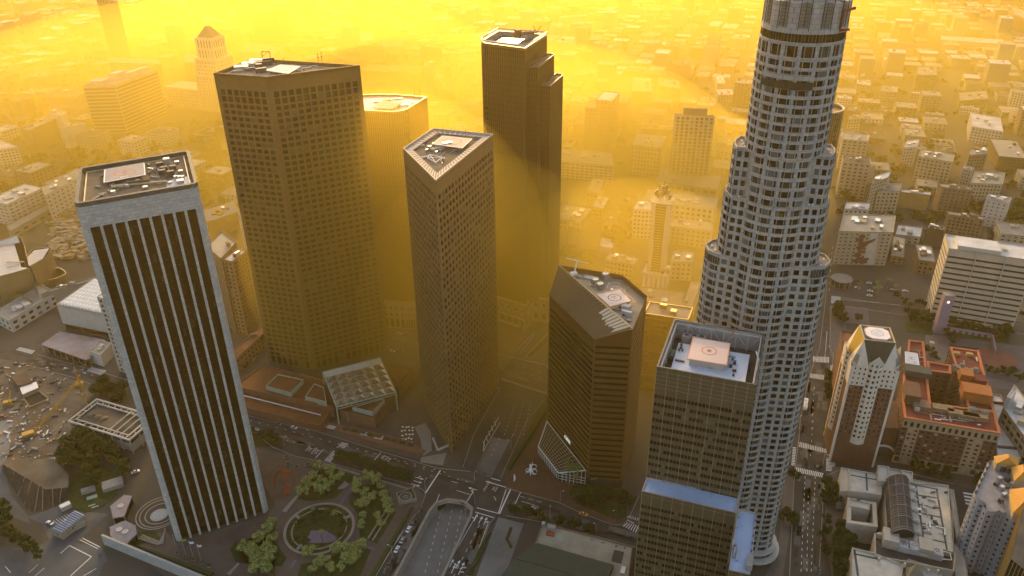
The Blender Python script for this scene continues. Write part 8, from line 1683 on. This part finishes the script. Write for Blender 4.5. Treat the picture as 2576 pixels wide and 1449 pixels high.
def site():
    g=slab("building_site",S('r1',(-200,700),(180,775),(870,990),(880,1080),(640,1300),(700,1449),(660,1700),(500,1760),(100,1700),(-200,1600)),MT['soil'],.1)
    slab("site_road",S('r5',(-60,0),(120,0),(80,330),(30,420),(-60,400)),MT['concreteroad'],.14)
    T=thing("tower_crane","yellow lattice crane boom lying slanted across the building site","crane",q('r5',250,150)); a,e=q('r5',320,110,3),q('r1',740,935,26); ym=mat('craneyellow',(.50,.27,.04),.6,.15,.5); n=22; u=Vector((0,0,1.6)); s=Vector((1.3,-.9,0)); b=MB()
    for o in (Vector(),u,s,u+s): b.bar(a+o,e+o,.16,4)
    for k in range(n): 
        p,p2=lerp(a,e,k/n),lerp(a,e,(k+1)/n); b.bar(p,p2+u,.1,4); b.bar(p+s,p2+s+u,.1,4); b.bar(p+u,p2+u+s,.1,4); b.bar(p+u,p+u+s,.08,4)
    b.build("boom",ym,T); b=MB(); b.box(q('r5',270,140),7,4.5,3,.6); b.build("cab",ym,T); b=MB(); b.box(q('r5',270,165),8,1.2,1.2,.6); b.box(q('r5',260,180),8,1.2,1.2,.6); b.build("track",MT['darkmetal'],T); b=MB(); t=q('r1',740,935,26); b.bar(t,XY(t,0),.5,6); b.bar(XY(t,26),XY(t,30),.3,4); b.build("mast",ym,T)
    T=thing("excavator","small yellow crane excavator at the left edge of the building site","excavator",q('r1',75,1160)); b=MB(); b.box(q('r1',75,1160),5,3.4,2.6,.3); b.build("cab",ym,T); b=MB(); b.bar(q('r1',80,1150,2),q('r1',95,1030,9),.5,5); b.build("boom",ym,T); b=MB(); b.box(q('r1',90,1180),5.5,4,.8,.3); b.build("track",MT['darkmetal'],T)
    T=thing("drill_rig","tall orange piling rig standing near the street in the building site","drilling rig",q('r1',745,985)); b=MB(); c=q('r1',745,985); b.bar(c,c+Vector((.5,0,17)),.5,5); b.build("mast",mat('rigorange',(.45,.17,.05),.7,.1),T); b=MB(); b.box(c,5,4,2.4,.4); b.build("cab",ym,T)
    T=thing("excavation_pit","square shored pit with a timber rim in the middle of the building site","pit",q('r1',340,1130)); P=[Vector((q('r1',x,y).x,q('r1',x,y).y)) for x,y in ((215,1110),(370,1040),(465,1120),(280,1200))]; b=MB(); b.ring(P,.8,.1,1.1); b.build("timber_rim",mat('timber',(.26,.18,.09),.9,.2),T); b=MB(); b.face([XY(p,.16) for p in inset(ccw(P),.8)]); b.build("pit_floor",mat('pitdark',(.035,.03,.025),1,.3),T)
    T=thing("site_shed","brown box shed with a pale grey lean-to in the upper building site","shed",q('r1',240,920)); P=[Vector((q('r1',x,y,4).x,q('r1',x,y,4).y)) for x,y in ((100,905),(250,855),(300,950),(170,990))]; b=MB(); b.prism(P,0,4); b.build("shed_body",MT['darkbrown'],T); P=[Vector((q('r1',x,y,3).x,q('r1',x,y,3).y)) for x,y in ((180,1000),(340,950),(360,1005),(210,1070))]; b=MB(); b.prism(P,0,3); b.build("lean_to",MT['metal'],T)
    rs=random.Random(9); mats=[MT['timber'],MT['metal'],MT['darkmetal'],MT['roofwhite'],MT['soil'],ym,MT['concrete']]
    J=MB()
    for k in range(420):
        x,y=rs.uniform(-150,840),rs.uniform(760,1760)
        if x>640 and y>1080 and y<1500: continue
        if x>620 and y>1500: continue
        if abs(x-330)<110 and abs(y-1110)<70: continue
        J.box(q('r1',x,y),rs.uniform(.6,5 if rs.random()<.3 else 2.2),rs.uniform(.4,1.4),rs.uniform(.3,1.6),rs.uniform(0,3.1),mi=rs.randrange(7))
    tag(J.build("site_debris",mats),kind="stuff")
    for k in range(13):
        x,y=300+k*17,430-k*5; T=thing("girder",["pale steel girder in the fan-like stack above the excavated bank"][0],"girder",q('r5',x,y),"girders stacked on the site"); b=MB(); a,e=q('r5',x,y+30,.6),q('r5',x+10,y-45+k,.6); b.bar(a,e,.45,4); b.build("beam",MT['roofwhite'],T)
    T=thing("shoring_wall","dark curved shored bank with timber cribbing below the girder stack","retaining wall",q('r5',350,650)); b=MB(); K=[q('r5',x,y,5) for x,y in ((20,400),(190,500),(340,590),(430,640),(640,620))]; L=[q('r5',x,y,0) for x,y in ((20,440),(130,640),(270,850),(450,830),(600,740))]
    for i in range(4): b.face([K[i],K[i+1],L[i+1],L[i]])
    b.build("bank_face",mat('bankdark',(.05,.04,.03),1,.4,.6),T)
    for i in range(4):
        for t in (.3,.7): f=MB(); a=lerp(K[i],K[i+1],t); e=lerp(L[i],L[i+1],t); f.bar(a+Vector((0,0,.3)),e,.3,4); f.build("shoring_post",MT['timber'],T)
    t=MB(); t.face([K[0],K[1],K[2],K[3],K[4],q('r5',640,500,5),q('r5',500,350,5),q('r5',60,360,5)]); t.build("bank_top",MT['soil'],T)
    T=thing("site_cabin","long pale site cabin with a blue slatted roof by the lower street","site cabin",q('r5',640,940)); h=5.5; P=ccw([Vector((q('r5',x,y,h).x,q('r5',x,y,h).y)) for x,y in ((480,1010),(700,835),(790,880),(570,1050))]); wb=MB(); wi=[]
    for i in range(4): facade(wb,wi,P[i],P[(i+1)%4],0,h,1,max(1,int((P[(i+1)%4]-P[i]).length/9)),wf=.15,hf=.3,rec=.1)
    wb.build("wall",MT['cream'],T); panes(wi,T,[MT['glassA']]); r=MB(); r.face([XY(p,h) for p in P]); r.build("roof",mat('cabinblue',(.28,.36,.52),.6,.1,.5),T)
    a,b_,c,d=P
    for k in range(11):
        s=MB(); t=(k+.3)/11; e1,e2=(lerp(P[0],P[1],t),lerp(P[3],P[2],t)) if (P[1]-P[0]).length>(P[2]-P[1]).length else (lerp(P[1],P[2],t),lerp(P[0],P[3],t)); s.bar(XY(e1,h+.15),XY(e2,h+.15),.28,4); s.build("roof_slat",MT['darkmetal'],T)
    for nm,lab,x,y,s in (("container","white box container uphill of the long site cabin",620,815,(6,4,3)),("container","small tan container beside the long site cabin's front",745,990,(7,3.4,3))): T=thing(nm,lab,"container",q('r5',x,y)); b=MB(); b.box(q('r5',x,y),*s,.75); b.build("body",MT['whitewall'] if 'white' in lab else MT['cream'],T); b=MB(); b.box(q('r5',x,y)+Vector((0,0,s[2])),s[0]*.9,s[1]*.9,.15,.75); b.build("lid",MT['metal'],T)
    T=thing("site_ruin","broken concrete pads with a turquoise slab on the lawn of the lower left","ruin",q('r5',850,700))
    for x,y,s in ((830,660,(8,4,2.5)),(860,715,(6,3,.5)),(860,790,(4,1,.4)),(890,805,(4,1,.4)),(1060,610,(12,8,3))): b=MB(); b.box(q('r5',x,y),*s,.5); b.build("slab",MT['concrete'] if s[2]>1 else mat('turq',(.3,.38,.34),.8,.1),T)
site()
for k,(x,y,fl,cl) in enumerate(((1665,1240,None,None),(1745,1275,"yellow-green",(.3,.3,.05)),(1815,1300,"white",(.7,.7,.72)),(1888,1330,"narrow white",(.6,.6,.6)))):
    c=q('r5',x,y); T=thing("flag_pole",["flag pole without a flag, leftmost of the four by the ribbed tower","flag pole with a small yellow-green pennant by the ribbed tower","flag pole with a white flag by the ribbed tower","flag pole with a narrow white flag, rightmost of the four"][k],"flagpole",c); b=MB(); b.bar(c,c+Vector((0,0,15)),.18,5); b.build("pole",MT['metal'],T); b=MB(); b.bar(c,c+Vector((0,0,1.2)),1.3,12,1.5); b.build("stone_tub",MT['kerbstone'],T); b=MB(); b.disc(c,1.3,1.25,12); b.build("planting",MT['lawn'],T)
    if fl: b=MB(); b.face([c+Vector((0,0,15)),c+Vector((1.3,-.3,14.7)),c+Vector((2.6,.1,14.6)),c+Vector((2.5,.1,13.0)),c+Vector((1.2,-.3,12.9)),c+Vector((0,0,13.2))]); b.build("flag",mat('flag'+str(k),cl,.9,.1),T)
T=thing("stone_tub","stone tub right of the four flag poles, without a pole","planter",q('r5',1958,1358)); c=q('r5',1958,1358); b=MB(); b.bar(c,c+Vector((0,0,1.2)),1.3,12,1.5); b.build("bowl",MT['kerbstone'],T); b=MB(); b.disc(c,1.3,1.25,12); b.build("planting",MT['lawn'],T)
# street lamps
def lamp_proto():
    T=thing("street_lamp","x","street lamp",(0,0,0)); b=MB(); b.bar((0,0,0),(0,0,8),.14,6,.09); b.build("pole",MT['metal'],T); b=MB(); b.bar((0,0,8),(1.8,0,8.5),.08,4); b.build("arm",MT['metal'],T); b=MB(); b.box((2.0,0,8.4),.9,.35,.16); b.build("lamp_head",MT['whitepaint'],T); return T
rs2=random.Random(31); DB=MB()
for k in range(330):
    x,y=rs2.uniform(480,860),rs2.uniform(560,1120)
    DB.box(q('a5',x,y),rs2.uniform(2,12),rs2.uniform(2,7),rs2.uniform(.6,4),rs2.uniform(-.6,.2),mi=rs2.randrange(5))
tag(DB.build("site_debris",[MT['palewall'],MT['soil'],MT['rooftan'],MT['timber'],MT['greypaint']]),kind="stuff")
lp=lamp_proto()
for k,(r,x,y) in enumerate((('r6',325,240),('r6',1640,650),('r6',2100,780),('r6',2440,270),('r6',560,160),('r6',2100,560),('r7',563,750),('r7',465,920),('r7',900,1060),('r7',1080,930),('r8',660,700),('r8',680,400),('r8',440,60),('r5',640,1050),('r6',1330,1260),('r2',2330,1080),('r6',2015,900),('r4',700,700),('r7',105,240),('r2',920,1330))):
    plant(lp,q(r,x,y),1,k*1.1,"thin grey street lamp "+("at the curve by the orange steel arch|at the corner by the ring-seat planter|at the head of the lowered road|on the ramp island right of the wedge tower|on the kerb across from the zebra crossing|on the bridge corner by the banner sign|below the glass lobby's palms|between the first kerb trees and olive tower|behind the stained flat roof|at the short driveway by the stop line|on the library pavement|inside the zebra-ringed avenue crossing|left of the avenue by the round tower|in the bottom left crossing|beside the parked car row|at the ramp fork by the bridge|on the right parapet of the lowered road|on the brick wing's corner|by the long dark hedge|on the pavement before the mall".split("|")[k]),"street lamps")
def bench_group(): pass
# people crossing, tiny standing figures
def person_proto(lab,top,leg):
    o=bpy.data.objects.new("person",None); me=bpy.data.meshes.new("person"); bm=bmesh.new(); V=[(0,0,.95),(0,0,1.2),(0,0,1.45),(0,0,1.58),(0,.02,1.72),(.24,0,1.42),(.30,.05,1.12),(.28,.15,.88),(-.24,0,1.42),(-.30,-.02,1.12),(-.28,.05,.88),(.11,0,.9),(.12,.12,.5),(.12,.1,.08),(.12,.22,.04),(-.11,0,.9),(-.12,-.1,.5),(-.12,-.2,.08),(-.12,-.06,.04)]
    E=[(0,1),(1,2),(2,3),(3,4),(2,5),(5,6),(6,7),(2,8),(8,9),(9,10),(0,11),(11,12),(12,13),(13,14),(0,15),(15,16),(16,17),(17,18)]; R=[.15,.15,.16,.06,.11,.07,.05,.035,.07,.05,.035,.1,.07,.05,.04,.1,.07,.05,.04]
    me.from_pydata(V,E,[]); bm.free(); bpy.data.objects.remove(o); o=bpy.data.objects.new("person",me); col.objects.link(o); sk=o.modifiers.new("skin",'SKIN')
    for i,r in enumerate(R): me.skin_vertices[0].data[i].radius=(r,r*.8)
    me.skin_vertices[0].data[0].use_root=True; o.modifiers.new("sub",'SUBSURF').levels=1; me.materials.append(top); return o
def add_people():
    spots=[('r6',735,350,"person in black walking over the zebra crossing"),('r6',2180,505,"person in black at the bridge rail above the lowered road"),('r6',2200,510,"second dark figure at the bridge rail, on the right"),('r6',2475,625,"person in dark clothes walking at the plaza corner"),('r6',2400,560,"person in grey waiting beside the white banner sign"),('r7',215,665,"person in black by the kerb below the white sculpture"),('r7',470,545,"person in dark clothes in the middle of the red-brown plaza"),('r6',1750,420,"person in grey on the pavement above the crossing"),('r6',1735,355,"person in black on the pale corner terrace"),('r6',820,150,"person in dark clothes on the mall pavement"),('r8',645,428,"person in black crossing the avenue"),('r6',375,1195,"person in white beside the round pool path"),('r5',935,1270,"person in dark clothes at the lower left corner kerb"),('r6',1305,690,"person in dark clothes on the garden path near the corner planter")]
    mm=[mat('clothblack',(.02,.02,.022),.9,.2),mat('clothgrey',(.18,.18,.2),.9,.2),mat('clothwhite',(.6,.6,.6),.9,.1)]
    for k,(r,x,y,lab) in enumerate(spots):
        o=person_proto(lab,mm[1] if 'grey' in lab else mm[2] if 'white' in lab and 'in white' in lab else mm[0],None); p=q(r,x,y); o.location=(p.x,p.y,.13); o.rotation_euler=(0,0,k*1.7); tag(o,lab,"person")
add_people()
T=thing("banner_sign","tall white curved banner sign at the plaza corner","sign",q('r6',2465,570)); b=MB(); c=q('r6',2465,570); b.face([c+Vector((0,0,.5)),c+Vector((1.0,0,1.5)),c+Vector((1.2,0,4)),c+Vector((.5,0,7)),c+Vector((0,0,5))]); b.build("banner",MT['whitepaint'],T); b=MB(); b.bar(c,c+Vector((.2,.1,7)),.1,4); b.build("pole",MT['metal'],T)
T=thing("direction_sign","green direction sign over the lowered road","road sign",q('r6',1780,855,-6)); b=MB(); c=q('r6',1780,855,1); b.box(c,4,.15,1.6,-.3); b.build("panel",mat('signgreen',(.05,.16,.09),.6,0),T); b=MB(); b.bar(c,XY(c,-6),.15,5); b.build("post",MT['metal'],T)
# outdoor tables beside the wedge tower
ut=thing("parasol_table","x","table",(0,0,0)); b=MB(); b.disc((0,0),.6,.75,12,h=.06); b.build("table_top",MT['whitepaint'],ut); b=MB(); b.bar((0,0,0),(0,0,.75),.06,5); b.build("leg",MT['darkmetal'],ut)
for k in range(20): plant(ut,q('r6',1425+(k%4)*30+rt.uniform(-8,8),70+(k//4)*36+rt.uniform(-6,6)),1.3,0,"small white cafe table on the terrace beside the wedge-shaped tower","cafe tables",z=.2)
tr=thing("cafe_terrace","raised brick terrace with planter boxes between the mall and the main street","terrace",q('r6',1100,110)); b=MB(); P=S('r6',(640,60),(680,20),(900,60),(1490,200),(1640,290),(1600,330),(1220,230),(900,130)); b.prism([Vector((p.x,p.y)) for p in P],.1,1.6); b.build("terrace_base",MT['mallbrick'],tr)
for k in range(9): b=MB(); b.box(q('r6',900+k*75,75+k*19,1.6),4.5,2.2,1.2,-.3); b.build("planter_box",MT['hedge'] if k%2 else MT['darkbrown'],tr)
for x,y in ((1070,120),(1205,155),(760,60)): b=MB(); b.box(q('r6',x,y,1.6),6,3.4,.4,-.3); b.build("pale_roof_sheet",MT['whitewall'],tr)
tc=thing("corner_terrace","pale stone corner terrace with a curved white retaining wall at the wedge tower","terrace",q('r6',1700,340)); b=MB(); P=S('r6',(1540,60),(1640,20),(1690,110),(1700,280),(1620,330),(1590,160)); b.prism([Vector((p.x,p.y)) for p in P],.1,.5); b.build("terrace_slab",MT['kerbstone'],tc); b=MB(); b.path([q('r6',x,y,2.4) for x,y in ((1710,160),(1755,270),(1860,225),(1830,120))],.45,4); b.path([q('r6',x,y,1) for x,y in ((1710,160),(1755,270),(1860,225))],.9,4); b.build("curved_wall",MT['whitewall'],tc)
bw=thing("ramp_wall","thin pale wall between the two hedged ramps","wall",q('r3',250,620)); 
for pts in (((150,670),(320,480)),((185,690),(325,500)),((230,725),(445,500))): b=MB(); b.bar(q('r3',*pts[0],1.6),q('r3',*pts[1],1.6),.6,4); b.bar(q('r3',*pts[0],.6),q('r3',*pts[1],.6),.6,4); b.build("wall_run",MT['kerbstone'],bw)
br=thing("bridge_parapet","long stone parapet of the bridge road over the lowered road","parapet",q('r3',200,960)); b=MB(); b.bar(q('r2',2340,925,.8),q('r3',450,1072,.8),.8,4); b.bar(q('r2',2340,700,.5),q('r3',450,800,.5),.5,4); b.build("rail_wall",MT['kerbstone'],br)
# ------------------------------------------------ the air
def vol(o,dens,color,aniso,nm):
    m=bpy.data.materials.new(nm); m.use_nodes=True; n=m.node_tree.nodes
    n.remove(n["Principled BSDF"]); pv=n.new("ShaderNodeVolumePrincipled")
    pv.inputs["Color"].default_value=(*color,1); pv.inputs["Density"].default_value=dens; pv.inputs["Anisotropy"].default_value=aniso
    m.node_tree.links.new(pv.outputs[0],n["Material Output"].inputs["Volume"]); o.data.materials.append(m); o["kind"]="stuff"
def haze(dens,color,aniso):
    me=bpy.data.meshes.new("haze")
    X0,X1,Y0,Y1,Z0,Z1=-5000,5000,-500,9000,-9,380
    v=[(x,y,z) for z in (Z0,Z1) for y in (Y0,Y1) for x in (X0,X1)]
    me.from_pydata(v,[],[(0,2,3,1),(4,5,7,6),(0,1,5,4),(2,6,7,3),(0,4,6,2),(1,3,7,5)])
    o=bpy.data.objects.new("haze",me); col.objects.link(o); vol(o,dens,color,aniso,"haze")
haze(0.00007,(1.0,0.76,0.22),0.55)
def fog_bank(c,r,dens,rz=0):          # a rounded bank of fog; it thins out by itself towards its rim
    bm=bmesh.new(); bmesh.ops.create_uvsphere(bm,u_segments=32,v_segments=20,radius=1); me=bpy.data.meshes.new("fog_bank"); bm.to_mesh(me)
    for p in me.polygons: p.use_smooth=True
    o=bpy.data.objects.new("fog_bank",me); col.objects.link(o); o.location=c; o.scale=r; o.rotation_euler=(0,0,rz); vol(o,dens,FOGC,FOGG,"fog")
FOGC,FOGG=(1.0,.74,.12),.5
fog_bank((0,3900,0),(5400,3150,280),.00045)
fog_bank((40,1700,10),(950,1000,160),.0007)
fog_bank((-60,1060,0),(380,370,130),.0018)
fog_bank((170,900,0),(200,240,85),.0022,.3)
fog_bank((-480,1300,0),(520,650,150),.0012)
fog_bank((-20,690,30),(320,280,160),.0005)
fog_bank((-85,520,90),(115,88,125),.0032)
fog_bank((85,500,40),(120,150,105),.0016)
fog_bank((-15,470,60),(95,85,125),.0018)
